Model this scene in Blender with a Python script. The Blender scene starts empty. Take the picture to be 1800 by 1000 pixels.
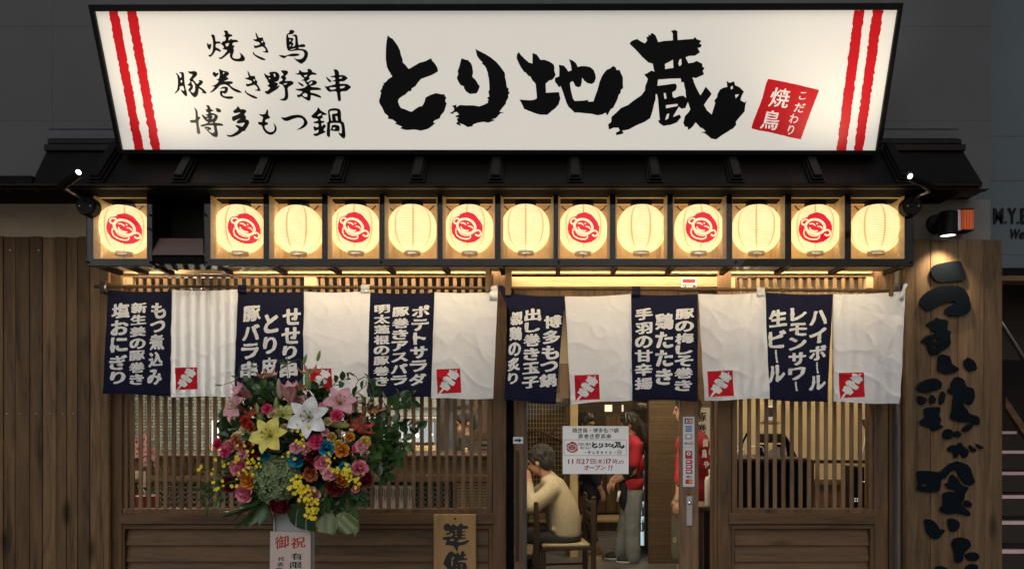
import bpy, bmesh, math, random
from mathutils import Vector, Matrix, Quaternion, noise
R = math.radians
SC = bpy.context.scene
COL = SC.collection
rnd = random.Random(7)

# ---------------------------------------------------------------- camera, sky, sun, exposure
F, D, HZ, CX, EZ = 1350.0, 4.355, 733.0, 960.0, 1.5      # focal length and horizon in picture units
cam = bpy.data.cameras.new('camera'); cam_o = bpy.data.objects.new('camera', cam); COL.objects.link(cam_o)
cam.sensor_width = 36.0; cam.lens = 36.0 * F / 1800.0
cam_o.location = (0, -D, EZ); cam_o.rotation_euler = (R(90), 0, 0)
cam.shift_x = (900 - CX) / 1800.0; cam.shift_y = (HZ - 500) / 1800.0
cam.clip_start = 0.05; cam.clip_end = 500
SC.camera = cam_o

world = bpy.data.worlds.new('World'); SC.world = world; world.use_nodes = True
wn = world.node_tree.nodes; wl = world.node_tree.links; wn.clear()
sky = wn.new('ShaderNodeTexSky'); sky.sky_type = 'NISHITA'; sky.sun_disc = False
sky.sun_elevation = R(28); sky.sun_rotation = R(168); sky.air_density = 1.0
bg = wn.new('ShaderNodeBackground'); bg.inputs['Strength'].default_value = 0.040
wo = wn.new('ShaderNodeOutputWorld'); wl.new(sky.outputs[0], bg.inputs[0]); wl.new(bg.outputs[0], wo.inputs[0])

sun = bpy.data.lights.new('sun', 'SUN'); sun_o = bpy.data.objects.new('sun', sun); COL.objects.link(sun_o)
sun.energy = 0.88; sun.angle = R(60); sun.color = (1.0, 0.98, 0.97)
sun_o.rotation_euler = (R(62), 0, R(-12)); sun_o.location = (-1, -6, 5)

SC.view_settings.view_transform = 'Standard'; SC.view_settings.look = 'None'
SC.view_settings.exposure = 0.0; SC.view_settings.gamma = 1.0; SC.view_settings.use_curve_mapping = False
SC.render.engine = 'CYCLES'
SC.cycles.use_adaptive_sampling = True; SC.cycles.adaptive_threshold = 0.015
SC.cycles.use_denoising = True
SC.cycles.max_bounces = 7; SC.cycles.diffuse_bounces = 4; SC.cycles.glossy_bounces = 3
SC.cycles.transparent_max_bounces = 16; SC.cycles.sample_clamp_indirect = 4.0
SC.cycles.caustics_reflective = False; SC.cycles.caustics_refractive = False

# ---------------------------------------------------------------- picture units -> metres at depth Y
def S(Y): return F / (Y + D)
def W(px, py, Y): s = S(Y); return Vector(((px - CX) / s, Y, EZ - (py - HZ) / s))
def WX(px, Y): return (px - CX) / S(Y)
def WZ(py, Y): return EZ - (py - HZ) / S(Y)

# ---------------------------------------------------------------- materials
def newmat(name):
    m = bpy.data.materials.new(name); m.use_nodes = True
    nt = m.node_tree; nt.nodes.clear()
    o = nt.nodes.new('ShaderNodeOutputMaterial'); b = nt.nodes.new('ShaderNodeBsdfPrincipled')
    nt.links.new(b.outputs[0], o.inputs[0])
    return m, nt, b, o
def N(nt, t, **kw):
    n = nt.nodes.new(t)
    for k, v in kw.items():
        if k.startswith('i_'):
            key = k[2:]; key = int(key) if key.isdigit() else key
            n.inputs[key].default_value = v
        else: setattr(n, k, v)
    return n
def ramp(nt, stops):
    r = nt.nodes.new('ShaderNodeValToRGB'); e = r.color_ramp.elements
    while len(e) < len(stops): e.new(0.5)
    for i, (p, c) in enumerate(stops):
        e[i].position = p; e[i].color = (*c, 1) if len(c) == 3 else c
    return r
def plain(name, col, rough=0.6, metal=0.0, var=0.15, scale=6.0, bump=0.0, bscale=80.0, emit=None, estr=0.0, spec=0.5):
    m, nt, b, o = newmat(name)
    tc = N(nt, 'ShaderNodeTexCoord'); nz = N(nt, 'ShaderNodeTexNoise', i_Scale=scale, i_Detail=5.0)
    nt.links.new(tc.outputs['Object'], nz.inputs['Vector'])
    lo = tuple(c * (1 - var) for c in col); hi = tuple(min(1, c * (1 + var)) for c in col)
    r = ramp(nt, [(0.3, lo), (0.7, hi)]); nt.links.new(nz.outputs[0], r.inputs[0])
    nt.links.new(r.outputs[0], b.inputs['Base Color'])
    b.inputs['Roughness'].default_value = rough; b.inputs['Metallic'].default_value = metal
    b.inputs['Specular IOR Level'].default_value = spec
    if bump:
        n2 = N(nt, 'ShaderNodeTexNoise', i_Scale=bscale, i_Detail=4.0); nt.links.new(tc.outputs['Object'], n2.inputs['Vector'])
        bp = N(nt, 'ShaderNodeBump', i_Strength=bump, i_Distance=0.01)
        nt.links.new(n2.outputs[0], bp.inputs['Height']); nt.links.new(bp.outputs[0], b.inputs['Normal'])
    if emit:
        b.inputs['Emission Color'].default_value = (*emit, 1); b.inputs['Emission Strength'].default_value = estr
    return m
def wood(name, dark, light, axis='Z', rough=0.62, scale=1.0, bump=0.25, knots=True, island=0.22, spec=0.3):
    m, nt, b, o = newmat(name)
    tc = N(nt, 'ShaderNodeTexCoord'); geo = N(nt, 'ShaderNodeNewGeometry')
    k = {'X': (0.09, 1, 1), 'Y': (1, 0.09, 1), 'Z': (1, 1, 0.09)}[axis]
    mp = N(nt, 'ShaderNodeMapping'); mp.inputs['Scale'].default_value = tuple(scale * v for v in k)
    nt.links.new(tc.outputs['Object'], mp.inputs['Vector'])
    mul = N(nt, 'ShaderNodeMath', operation='MULTIPLY', i_1=37.0); nt.links.new(geo.outputs['Random Per Island'], mul.inputs[0])
    add = N(nt, 'ShaderNodeVectorMath', operation='ADD'); nt.links.new(mp.outputs[0], add.inputs[0]); nt.links.new(mul.outputs[0], add.inputs[1])
    n1 = N(nt, 'ShaderNodeTexNoise', i_Scale=16.0, i_Detail=7.0, i_Roughness=0.6, i_Distortion=0.9)
    n2 = N(nt, 'ShaderNodeTexNoise', i_Scale=95.0, i_Detail=3.0, i_Distortion=0.3)
    for n in (n1, n2): nt.links.new(add.outputs[0], n.inputs['Vector'])
    mx = N(nt, 'ShaderNodeMath', operation='MULTIPLY_ADD', i_1=0.35); nt.links.new(n2.outputs[0], mx.inputs[0]); nt.links.new(n1.outputs[0], mx.inputs[2])
    mid = tuple((a + c) / 2 for a, c in zip(dark, light))
    r = ramp(nt, [(0.42, dark), (0.62, mid), (0.9, light)]); nt.links.new(mx.outputs[0], r.inputs[0])
    last = r.outputs[0]
    if knots:
        k2 = {'X': (0.32, 1, 1), 'Y': (1, 0.32, 1), 'Z': (1, 1, 0.32)}[axis]
        m2 = N(nt, 'ShaderNodeMapping'); m2.inputs['Scale'].default_value = k2; nt.links.new(tc.outputs['Object'], m2.inputs['Vector'])
        vo = N(nt, 'ShaderNodeTexVoronoi', i_Scale=5.0); nt.links.new(m2.outputs[0], vo.inputs['Vector'])
        kr = ramp(nt, [(0.05, (0.16, 0.13, 0.11)), (0.11, (0.6, 0.56, 0.52)), (0.17, (1, 1, 1))]); nt.links.new(vo.outputs['Distance'], kr.inputs[0])
        mm = N(nt, 'ShaderNodeMix', data_type='RGBA', blend_type='MULTIPLY'); mm.inputs[0].default_value = 0.9
        nt.links.new(last, mm.inputs[6]); nt.links.new(kr.outputs[0], mm.inputs[7]); last = mm.outputs[2]
    ml = N(nt, 'ShaderNodeMapRange', i_1=0.0, i_2=1.0, i_3=1 - island, i_4=1 + island); nt.links.new(geo.outputs['Random Per Island'], ml.inputs[0])
    m3 = N(nt, 'ShaderNodeVectorMath', operation='SCALE'); nt.links.new(last, m3.inputs[0]); nt.links.new(ml.outputs[0], m3.inputs['Scale'])
    nt.links.new(m3.outputs[0], b.inputs['Base Color'])
    rr = N(nt, 'ShaderNodeMapRange', i_1=0.3, i_2=0.7, i_3=rough - 0.1, i_4=rough + 0.15); nt.links.new(n1.outputs[0], rr.inputs[0]); nt.links.new(rr.outputs[0], b.inputs['Roughness'])
    b.inputs['Specular IOR Level'].default_value = spec
    bp = N(nt, 'ShaderNodeBump', i_Strength=bump, i_Distance=0.004); nt.links.new(mx.outputs[0], bp.inputs['Height']); nt.links.new(bp.outputs[0], b.inputs['Normal'])
    return m
def emis(name, col, strength, base=(0.8, 0.8, 0.8)):
    return plain(name, base, 0.5, emit=col, estr=strength, var=0.05)
def glass(name, tint=(1, 1, 1), refl=0.06, rough=0.0):
    m = bpy.data.materials.new(name); m.use_nodes = True; nt = m.node_tree; nt.nodes.clear()
    o = N(nt, 'ShaderNodeOutputMaterial'); t = N(nt, 'ShaderNodeBsdfTransparent'); g = N(nt, 'ShaderNodeBsdfGlossy')
    t.inputs[0].default_value = (*tint, 1); g.inputs['Roughness'].default_value = rough
    lw = N(nt, 'ShaderNodeFresnel', i_IOR=1.45); mx = N(nt, 'ShaderNodeMixShader')
    sc = N(nt, 'ShaderNodeMath', operation='MULTIPLY_ADD', i_1=0.8, i_2=refl - 0.035); nt.links.new(lw.outputs[0], sc.inputs[0])
    nt.links.new(sc.outputs[0], mx.inputs[0]); nt.links.new(t.outputs[0], mx.inputs[1]); nt.links.new(g.outputs[0], mx.inputs[2]); nt.links.new(mx.outputs[0], o.inputs[0])
    return m
def cloth(name, col, trans=0.0, scale=900.0, wrinkle=0.6):
    m, nt, b, o = newmat(name)
    tc = N(nt, 'ShaderNodeTexCoord')
    n0 = N(nt, 'ShaderNodeTexNoise', i_Scale=5.0, i_Detail=6.0); nt.links.new(tc.outputs['Object'], n0.inputs['Vector'])
    r = ramp(nt, [(0.3, tuple(c * 0.9 for c in col)), (0.7, col)]); nt.links.new(n0.outputs[0], r.inputs[0])
    nt.links.new(r.outputs[0], b.inputs['Base Color']); b.inputs['Roughness'].default_value = 0.9; b.inputs['Specular IOR Level'].default_value = 0.15
    nw = N(nt, 'ShaderNodeTexNoise', i_Scale=13.0, i_Detail=3.0, i_Distortion=1.6); nw.noise_type = 'RIDGED_MULTIFRACTAL'; nt.links.new(tc.outputs['Object'], nw.inputs['Vector'])
    bp = N(nt, 'ShaderNodeBump', i_Strength=wrinkle, i_Distance=0.012); nt.links.new(nw.outputs[0], bp.inputs['Height']); nt.links.new(bp.outputs[0], b.inputs['Normal'])
    if trans:
        tr = N(nt, 'ShaderNodeBsdfTranslucent'); nt.links.new(r.outputs[0], tr.inputs[0])
        tp = N(nt, 'ShaderNodeBsdfTransparent'); tp.inputs[0].default_value = (*col, 1)
        mx = N(nt, 'ShaderNodeMixShader'); mx.inputs[0].default_value = trans
        nt.links.new(b.outputs[0], mx.inputs[1]); nt.links.new(tr.outputs[0], mx.inputs[2])
        m2 = N(nt, 'ShaderNodeMixShader'); m2.inputs[0].default_value = 0.0
        nt.links.new(mx.outputs[0], m2.inputs[1]); nt.links.new(tp.outputs[0], m2.inputs[2]); nt.links.new(m2.outputs[0], o.inputs[0])
    return m

M = {}
M['wood_v'] = wood('stained board upright', (0.026, 0.0143, 0.0070), (0.170, 0.096, 0.047), 'Z')
M['wood_h'] = wood('stained board level', (0.026, 0.0143, 0.0070), (0.170, 0.096, 0.047), 'X')
M['wood_panel'] = wood('weathered sign board', (0.032, 0.020, 0.011), (0.195, 0.120, 0.063), 'Z', spec=.2, island=.28)
M['wood_fence'] = wood('brown fence board', (0.036, 0.021, 0.0105), (0.205, 0.122, 0.060), 'Z', spec=.2, island=.3)
M['wood_pale_lit_h'] = wood('pale and lit tone board level', (0.30, 0.20, 0.105), (0.66, 0.47, 0.27), 'X', knots=False)  # on header and transom the pale tone stands in for strong light
M['wood_lit_v'] = wood('lit tone board upright', (0.30, 0.20, 0.105), (0.66, 0.47, 0.27), 'Z', knots=False)  # paler copy of the stained board for the strongly lit blocks
M['wood_case'] = wood('dark case frame', (0.004, 0.003, 0.002), (0.016, 0.010, 0.007), 'X', rough=0.6, knots=False, spec=.12)
M['wood_in_h'] = wood('new cedar level', (0.52, 0.40, 0.24), (0.84, 0.70, 0.48), 'X', knots=False)
M['wood_in_v'] = wood('new cedar upright', (0.52, 0.40, 0.24), (0.84, 0.70, 0.48), 'Z', knots=False)
M['wood_slat'] = wood('window slat', (0.050, 0.032, 0.0185), (0.255, 0.160, 0.092), 'Z', spec=.2)
M['wood_dark'] = wood('dark interior wood', (0.015, 0.008, 0.005), (0.06, 0.034, 0.018), 'Z', knots=False)
M['wood_plaque'] = wood('plaque wood', (0.24, 0.135, 0.05), (0.42, 0.27, 0.12), 'Z', knots=False, island=0.02)
M['bamboo'] = wood('old bamboo', (0.022, 0.013, 0.006), (0.11, 0.066, 0.03), 'X', rough=0.35, knots=False)
M['black'] = plain('black paint', (0.005, 0.005, 0.0055), 0.5, spec=.15)
M['black_matt'] = plain('matt black', (0.006, 0.006, 0.006), 0.8, spec=.1)
M['ink'] = plain('black ink', (0.004, 0.004, 0.005), 0.55, var=0.02)
M['roof'] = plain('dark brown roof metal', (0.0075, 0.006, 0.0052), 0.5, var=0.35, scale=3, spec=.15)
M['flashing'] = plain('grey flashing', (0.045, 0.048, 0.054), 0.6)
M['grey_wall'] = plain('grey wall panel', (0.082, 0.083, 0.088), 0.85, bump=0.15, bscale=240, var=0.08, scale=2)
M['blue_wall'] = plain('blue grey wall panel', (0.080, 0.102, 0.116), 0.8, bump=0.1, bscale=240, var=0.08, scale=2)
M['stucco'] = plain('beige stucco', (0.52, 0.43, 0.32), 0.9, bump=0.7, bscale=130, var=0.1)
M['stucco_grey'] = plain('grey stucco', (0.17, 0.16, 0.15), 0.9, bump=0.6, bscale=130, var=0.1)
M['concrete'] = plain('pavement concrete', (0.22, 0.21, 0.20), 0.85, bump=0.3, bscale=60)
M['asphalt'] = plain('asphalt', (0.05, 0.05, 0.052), 0.85, bump=0.4, bscale=150)
M['steel'] = plain('brushed steel', (0.45, 0.46, 0.48), 0.35, metal=0.9)
M['chrome'] = plain('chrome', (0.7, 0.7, 0.7), 0.15, metal=1.0)
M['white'] = plain('white print', (0.72, 0.72, 0.72), 0.5, var=0.03)
M['white_sticker'] = plain('white sticker', (0.62, 0.63, 0.66), 0.4, var=0.03)
M['red_print'] = plain('red print', (0.55, 0.012, 0.02), 0.5, var=0.06)
M['letter_slate'] = plain('slate grey letter', (0.005, 0.008, 0.012), 0.9, bump=0.08, bscale=90, var=0.2, spec=.06)
M['glass'] = glass('window glass', (0.93, 0.95, 0.94), 0.018)
M['case_glass'] = glass('case acrylic', (0.97, 0.97, 0.96), 0.02)
M['cloth_white'] = cloth('white cotton', (0.88, 0.89, 0.92), 0.34, wrinkle=0.28)
M['cloth_navy'] = cloth('navy cotton', (0.009, 0.010, 0.030), wrinkle=0.25)
M['cloth_print'] = cloth('white dye on cotton', (0.74, 0.73, 0.72), wrinkle=0.1)
M['cloth_red'] = cloth('red dye on cotton', (0.50, 0.012, 0.022), 0.0, wrinkle=0.1)

# ---------------------------------------------------------------- mesh builder and object helpers
class MB:
    def __init__(s): s.v = []; s.f = []; s.mi = []; s.cur = 0
    def add(s, vs, fs, mi=None):
        o = len(s.v); s.v += [tuple(v) for v in vs]; s.f += [tuple(i + o for i in f) for f in fs]; s.mi += [s.cur if mi is None else mi] * len(fs)
    def box(s, x0, x1, y0, y1, z0, z1):
        if x0 > x1: x0, x1 = x1, x0
        if y0 > y1: y0, y1 = y1, y0
        if z0 > z1: z0, z1 = z1, z0
        s.add([(x0, y0, z0), (x1, y0, z0), (x1, y1, z0), (x0, y1, z0), (x0, y0, z1), (x1, y0, z1), (x1, y1, z1), (x0, y1, z1)],
              [(0, 3, 2, 1), (4, 5, 6, 7), (0, 1, 5, 4), (1, 2, 6, 5), (2, 3, 7, 6), (3, 0, 4, 7)])
        return s
    def pbox(s, px0, py0, px1, py1, Y0, Y1):       # front face at depth Y0 spans these picture units
        a = W(px0, py0, Y0); b = W(px1, py1, Y0); return s.box(a.x, b.x, Y0, Y1, a.z, b.z)
    def tube(s, pts, r, n=10, cap=True):
        pts = [Vector(p) for p in pts]; rs = r if isinstance(r, (list, tuple)) else [r] * len(pts)
        up = None; rings = []
        for i, p in enumerate(pts):
            t = (pts[min(i + 1, len(pts) - 1)] - pts[max(i - 1, 0)]).normalized()
            if up is None: up = t.orthogonal().normalized()
            up = (up - t * up.dot(t)); up = up.normalized() if up.length > 1e-6 else t.orthogonal().normalized()
            bi = t.cross(up); rings.append([p + (up * math.cos(2 * math.pi * k / n) + bi * math.sin(2 * math.pi * k / n)) * rs[i] for k in range(n)])
        vs = [v for rg in rings for v in rg]; fs = []
        for i in range(len(pts) - 1):
            for k in range(n): fs.append((i * n + k, i * n + (k + 1) % n, (i + 1) * n + (k + 1) % n, (i + 1) * n + k))
        if cap: fs.append(tuple(range(n - 1, -1, -1))); fs.append(tuple((len(pts) - 1) * n + k for k in range(n)))
        s.add(vs, fs); return s
    def lathe(s, prof, n=32, c=(0, 0, 0), q=None):   # prof: (radius, height) along local Z
        vs = []; fs = []; c = Vector(c)
        for r, h in prof:
            for k in range(n):
                v = Vector((r * math.cos(2 * math.pi * k / n), r * math.sin(2 * math.pi * k / n), h))
                vs.append(c + (q @ v if q else v))
        for i in range(len(prof) - 1):
            for k in range(n): fs.append((i * n + k, i * n + (k + 1) % n, (i + 1) * n + (k + 1) % n, (i + 1) * n + k))
        fs.append(tuple(range(n - 1, -1, -1))); fs.append(tuple((len(prof) - 1) * n + k for k in range(n)))
        s.add(vs, fs); return s
    def ell(s, c, r, q=None, nu=16, nv=10):
        c = Vector(c); vs = []; fs = []
        for j in range(nv + 1):
            th = math.pi * j / nv
            for i in range(nu):
                v = Vector((r[0] * math.sin(th) * math.cos(2 * math.pi * i / nu), r[1] * math.sin(th) * math.sin(2 * math.pi * i / nu), r[2] * math.cos(th)))
                vs.append(c + (q @ v if q else v))
        for j in range(nv):
            for i in range(nu): fs.append((j * nu + i, (j + 1) * nu + i, (j + 1) * nu + (i + 1) % nu, j * nu + (i + 1) % nu))
        s.add(vs, fs); return s
    def prism(s, poly, fa, fb):                       # the polygon mapped by fa (front) and fb (back)
        n = len(poly); s.add([fa(p) for p in poly] + [fb(p) for p in poly],
              [tuple(range(n)), tuple(range(2 * n - 1, n - 1, -1))] + [(i, i + n, (i + 1) % n + n, (i + 1) % n) for i in range(n)]); return s
    def flat(s, v2, f2, fn): s.add([fn(x, y) for x, y in v2], f2); return s
    def slab(s, v2, f2, fa, fb):                      # a filled outline with thickness
        n = len(v2); cnt = {}
        for f in f2:
            for i in range(len(f)):
                e = (f[i], f[(i + 1) % len(f)]); cnt[frozenset(e)] = cnt.get(frozenset(e), []) + [e]
        sides = [(a, b, b + n, a + n) for es in cnt.values() if len(es) == 1 for a, b in es]
        s.add([fa(x, y) for x, y in v2] + [fb(x, y) for x, y in v2], [tuple(f) for f in f2] + [tuple(i + n for i in reversed(f)) for f in f2] + sides); return s
    def mesh(s, name, mats, smooth=False):
        me = bpy.data.meshes.new(name); me.from_pydata(s.v, [], s.f)
        for m in (mats if isinstance(mats, (list, tuple)) else [mats]): me.materials.append(M[m] if isinstance(m, str) else m)
        me.polygons.foreach_set('material_index', s.mi)
        if smooth: me.polygons.foreach_set('use_smooth', [True] * len(me.polygons))
        me.update(); return me
    def build(s, name, mats, parent=None, smooth=False, bevel=0.0, fix=False):
        me = s.mesh(name, mats, smooth)
        if fix:
            bm = bmesh.new(); bm.from_mesh(me); bmesh.ops.recalc_face_normals(bm, faces=bm.faces); bm.to_mesh(me); bm.free()
        return link(name, me, parent, bevel)
def link(name, me, parent=None, bevel=0.0):
    o = bpy.data.objects.new(name, me); COL.objects.link(o)
    if parent: adopt(o, parent)
    if bevel:
        b = o.modifiers.new('bevel', 'BEVEL'); b.width = bevel; b.segments = 2; b.limit_method = 'ANGLE'; b.angle_limit = R(40)
    return o
def world_of(o):
    m = o.matrix_basis.copy()
    return (world_of(o.parent) @ o.matrix_parent_inverse @ m) if o.parent else m
def adopt(o, parent): o.parent = parent; o.matrix_parent_inverse = world_of(parent).inverted()
def tag(o, label=None, cat=None, group=None, kind=None):
    if label: o['label'] = label
    if cat: o['category'] = cat
    if group: o['group'] = group
    if kind: o['kind'] = kind
    return o
def thing(name, label, cat, loc=(0, 0, 0), group=None, rz=0.0):
    o = bpy.data.objects.new(name, None); COL.objects.link(o); o.empty_display_size = 0.1
    o.location = loc; o.rotation_euler = (0, 0, rz); return tag(o, label, cat, group)
def structure(mb, name, mats, **kw): return tag(mb.build(name, mats, **kw), kind='structure')
def copy_tree(o, parent=None):
    c = o.copy(); COL.objects.link(c)
    if parent: c.parent = parent
    for ch in list(o.children): copy_tree(ch, c)
    return c

# ---------------------------------------------------------------- outlines, brush edges and lettering
def fill2d(polys):
    c = bpy.data.curves.new('outline', 'CURVE'); c.dimensions = '2D'; c.fill_mode = 'BOTH'
    for p in polys:
        sp = c.splines.new('POLY'); sp.points.add(len(p) - 1); sp.use_cyclic_u = True
        for i, (x, y) in enumerate(p): sp.points[i].co = (x, y, 0, 1)
    o = bpy.data.objects.new('outline', c); me = bpy.data.meshes.new_from_object(o)
    v = [(a.co.x, a.co.y) for a in me.vertices]; f = [tuple(p.vertices) for p in me.polygons]
    bpy.data.objects.remove(o); bpy.data.curves.remove(c); bpy.data.meshes.remove(me)
    bm = bmesh.new(); bv = [bm.verts.new((x, y, 0)) for x, y in v]
    for q in f:
        try: bm.faces.new([bv[i] for i in q])
        except ValueError: pass
    bmesh.ops.remove_doubles(bm, verts=bm.verts, dist=1e-5)
    for q in bm.faces:
        q.normal_update()
        if q.normal.z < 0: q.normal_flip()
    bm.verts.index_update()
    v = [(a.co.x, a.co.y) for a in bm.verts]; f = [tuple(a.index for a in q.verts) for q in bm.faces]; bm.free()
    return v, f
def rough(poly, step=2.0, amp=0.5, seed=0.0, freq=0.35):
    out = []
    for i in range(len(poly)):
        a = Vector(poly[i]).to_2d(); b = Vector(poly[(i + 1) % len(poly)]).to_2d(); n = max(1, int((b - a).length / step))
        for k in range(n):
            p = a + (b - a) * (k / n)
            out.append((p.x + amp * noise.noise((p.x * freq, p.y * freq, seed)), p.y + amp * noise.noise((p.x * freq, p.y * freq, seed + 9))))
    return out
def cutgrid(v2, f2, step):
    bm = bmesh.new(); bv = [bm.verts.new((x, y, 0)) for x, y in v2]
    for q in f2:
        try: bm.faces.new([bv[i] for i in q])
        except ValueError: pass
    for ax in (0, 1):
        lo = min(p[ax] for p in v2); hi = max(p[ax] for p in v2); t = math.ceil(lo / step) * step
        while t < hi:
            co = [0, 0, 0]; no = [0, 0, 0]; co[ax] = t; no[ax] = 1
            bmesh.ops.bisect_plane(bm, geom=bm.verts[:] + bm.edges[:] + bm.faces[:], plane_co=co, plane_no=no); t += step
    bm.verts.index_update(); v = [(a.co.x, a.co.y) for a in bm.verts]; f = [tuple(a.index for a in q.verts) for q in bm.faces]; bm.free()
    return v, f
_gl = {}
def glyph(ch, off=0.0, brush=0.0, res=4):
    """outline of one character, filled, as points in a unit box (y up); brush > 0 gives uneven brush-like edges"""
    key = (ch, off, brush)
    if key in _gl: return _gl[key]
    c = bpy.data.curves.new('glyph', 'FONT'); c.body = ch; c.resolution_u = res; c.offset = off if not brush else 0.0
    o = bpy.data.objects.new('glyph', c); me = bpy.data.meshes.new_from_object(o)
    v = [(a.co.x, a.co.y) for a in me.vertices]; f = [tuple(p.vertices) for p in me.polygons]
    bpy.data.objects.remove(o); bpy.data.curves.remove(c); bpy.data.meshes.remove(me)
    if brush:
        bm = bmesh.new(); bv = [bm.verts.new((x, y, 0)) for x, y in v]
        for q in f:
            try: bm.faces.new([bv[i] for i in q])
            except ValueError: pass
        bmesh.ops.remove_doubles(bm, verts=bm.verts, dist=1e-5)
        for q in bm.faces:
            q.normal_update()
            if q.normal.z < 0: q.normal_flip()
        for _ in range(3):
            es = [e for e in bm.edges if len(e.link_faces) == 1 and e.calc_length() > 0.075]
            if es: bmesh.ops.subdivide_edges(bm, edges=es, cuts=1)
        bmesh.ops.triangulate(bm, faces=bm.faces[:])
        sd = ord(ch[0]) * 0.37; mv = {}
        for a in bm.verts:
            nn = Vector((0, 0))
            for e in a.link_edges:
                if len(e.link_loops) == 1:
                    l = e.link_loops[0]; t = (l.link_loop_next.vert.co - l.vert.co).to_2d()
                    if t.length > 1e-6: t.normalize(); nn += Vector((t.y, -t.x))
            if nn.length > 1e-6:
                nn.normalize(); p = a.co
                d = off + brush * (0.5 * abs(nn.x) - 0.25) + brush * 0.9 * noise.noise((p.x * 5, p.y * 5, sd)) + brush * 0.35 * noise.noise((p.x * 17, p.y * 17, sd))
                mv[a] = nn * d
        for a, d in mv.items(): a.co.x += d.x; a.co.y += d.y
        for a in bm.verts: a.co.y += 0.10 * (a.co.x - 0.5) + 0.02 * math.sin(a.co.x * 5 + sd)
        bm.verts.index_update(); v = [(a.co.x, a.co.y) for a in bm.verts]; f = [tuple(a.index for a in q.verts) for q in bm.faces]; bm.free()
    x0 = min(p[0] for p in v); x1 = max(p[0] for p in v); y0 = min(p[1] for p in v); y1 = max(p[1] for p in v)
    res_ = ([(p[0], p[1]) for p in v], f, (x0, x1, y0, y1)); _gl[key] = res_
    return res_
def put_glyph(mb, ch, cx, cy, w, h, fn, off=0.02, brush=0.0, fit=True, rot=0.0, shear=0.0, cut=0.0, em=None):
    """character centred at picture point (cx, cy), inked box w x h; fn maps picture point to space"""
    v, f, (x0, x1, y0, y1) = glyph(ch, off, brush)
    ca, sa = math.cos(rot), math.sin(rot); out = []
    for x, y in v:
        if em: u = (x - 0.5) * em; t = (y - 0.38) * em
        else: u = (x - (x0 + x1) / 2) / (x1 - x0) * w; t = (y - (y0 + y1) / 2) / (y1 - y0) * h
        u += shear * t
        out.append((cx + u * ca + t * sa, cy + u * sa - t * ca))
    if cut: out, f = cutgrid(out, f, cut)
    mb.flat(out, f, fn)
def conv(pts, ox, oy, sc): return [(ox + x / sc, oy + y / sc) for x, y in pts]
def ribbon(pts, wd):
    pts = [Vector(p) for p in pts]; L = []; Rr = []
    for i, p in enumerate(pts):
        t = (pts[min(i + 1, len(pts) - 1)] - pts[max(i - 1, 0)]).normalized(); n = Vector((-t.y, t.x)); k = wd[i] if isinstance(wd, (list, tuple)) else wd
        L.append(tuple(p + n * k / 2)); Rr.append(tuple(p - n * k / 2))
    return L + Rr[::-1]
# ================================================================ SETTING
structure(MB().box(-14, 14, -14, -1.6, -0.30, -0.14), 'road', 'asphalt')
structure(MB().box(-14, 14, -1.6, 0.9, -0.30, -0.012), 'pavement', 'concrete', bevel=0.01)
g = MB().box(-60, 60, -60, 60, -0.6, -0.31); structure(g, 'ground', 'asphalt')

# upper building wall behind the sign, with panel joints left open
u = MB(); zb = WZ(332, -0.22); YW = -0.22
xs = [-9, WX(92, YW), WX(560, YW), WX(1100, YW), WX(1741, YW)]; zs = [zb, WZ(213, YW), 3.6, 5.4]
for i in range(4):
    for j in range(3): u.box(xs[i] + 0.0005, xs[i + 1] - 0.0005, YW, YW + 0.06, zs[j] + 0.0005, zs[j + 1] - 0.0005)
u.box(-9, WX(1741, YW) - 0.004, YW + 0.01, 0.35, zb + 0.004, 5.38)
up = thing('building_wall', 'dark grey panelled building wall rising behind the lit shop sign', 'wall', (0, YW, zb))
u.build('wall_panel', 'grey_wall', up)
# stucco strip of wall under the eaves, both ends
st = thing('stucco_wall', 'strip of beige stucco wall between eaves and wooden fence boards', 'wall', (-2.7, 0, 1.5))
MB().box(-9, WX(196, 0), -0.03, 0.2, 0, zb - 0.004).build('stucco', 'stucco', st)
st = thing('stucco_wall', 'grey stucco wall behind the amber lamp and black downlight', 'wall', (2.3, 0, 1.5))
MB().box(WX(1575, 0), WX(1741, -0.03), -0.03, 0.2, 0, zb - 0.004).build('stucco', 'stucco_grey', st)

# neighbour's blue grey wall with dark raised letters
YN = 0.30
nb = thing('neighbour_wall', 'blue grey neighbouring wall carrying dark raised company letters', 'wall', (3.2, YN, 2.3))
b = MB(); zz = [WZ(472, YN), WZ(448, YN), WZ(318, YN), 3.2, 5.4]
for j in range(4): b.box(2.36, 6.5, YN, YN + 0.1, zz[j] + 0.001, zz[j + 1] - 0.001)
b.build('wall_panel', 'blue_wall', nb)
MB().box(WX(1736, YN), 6.5, YN - 0.04, YN + 0.1, WZ(486, YN), WZ(473, YN)).build('beam', 'black_matt', nb)
MB().box(WX(1700, YN), 6.5, YN - 0.05, YN + 0.1, WZ(496, YN), WZ(487, YN)).build('timber_beam', 'wood_h', nb)
lt = MB()
for ch, px, w in (('M', 1754, 17), ('.', 1767, 3), ('Y', 1778, 15), ('.', 1788, 3), ('B', 1800, 14)):
    h = 27 if ch != '.' else 4; cy = 380 if ch != '.' else 391.5
    v, f, (x0, x1, y0, y1) = glyph(ch, 0.02); q = [(px + (x - (x0 + x1) / 2) / (x1 - x0) * w, cy - (y - (y0 + y1) / 2) / (y1 - y0) * h) for x, y in v]
    lt.slab(q, f, lambda x, y: W(x, y, YN) + Vector((0, -0.011, 0)), lambda x, y: W(x, y, YN) + Vector((0, -0.001, 0)))
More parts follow.
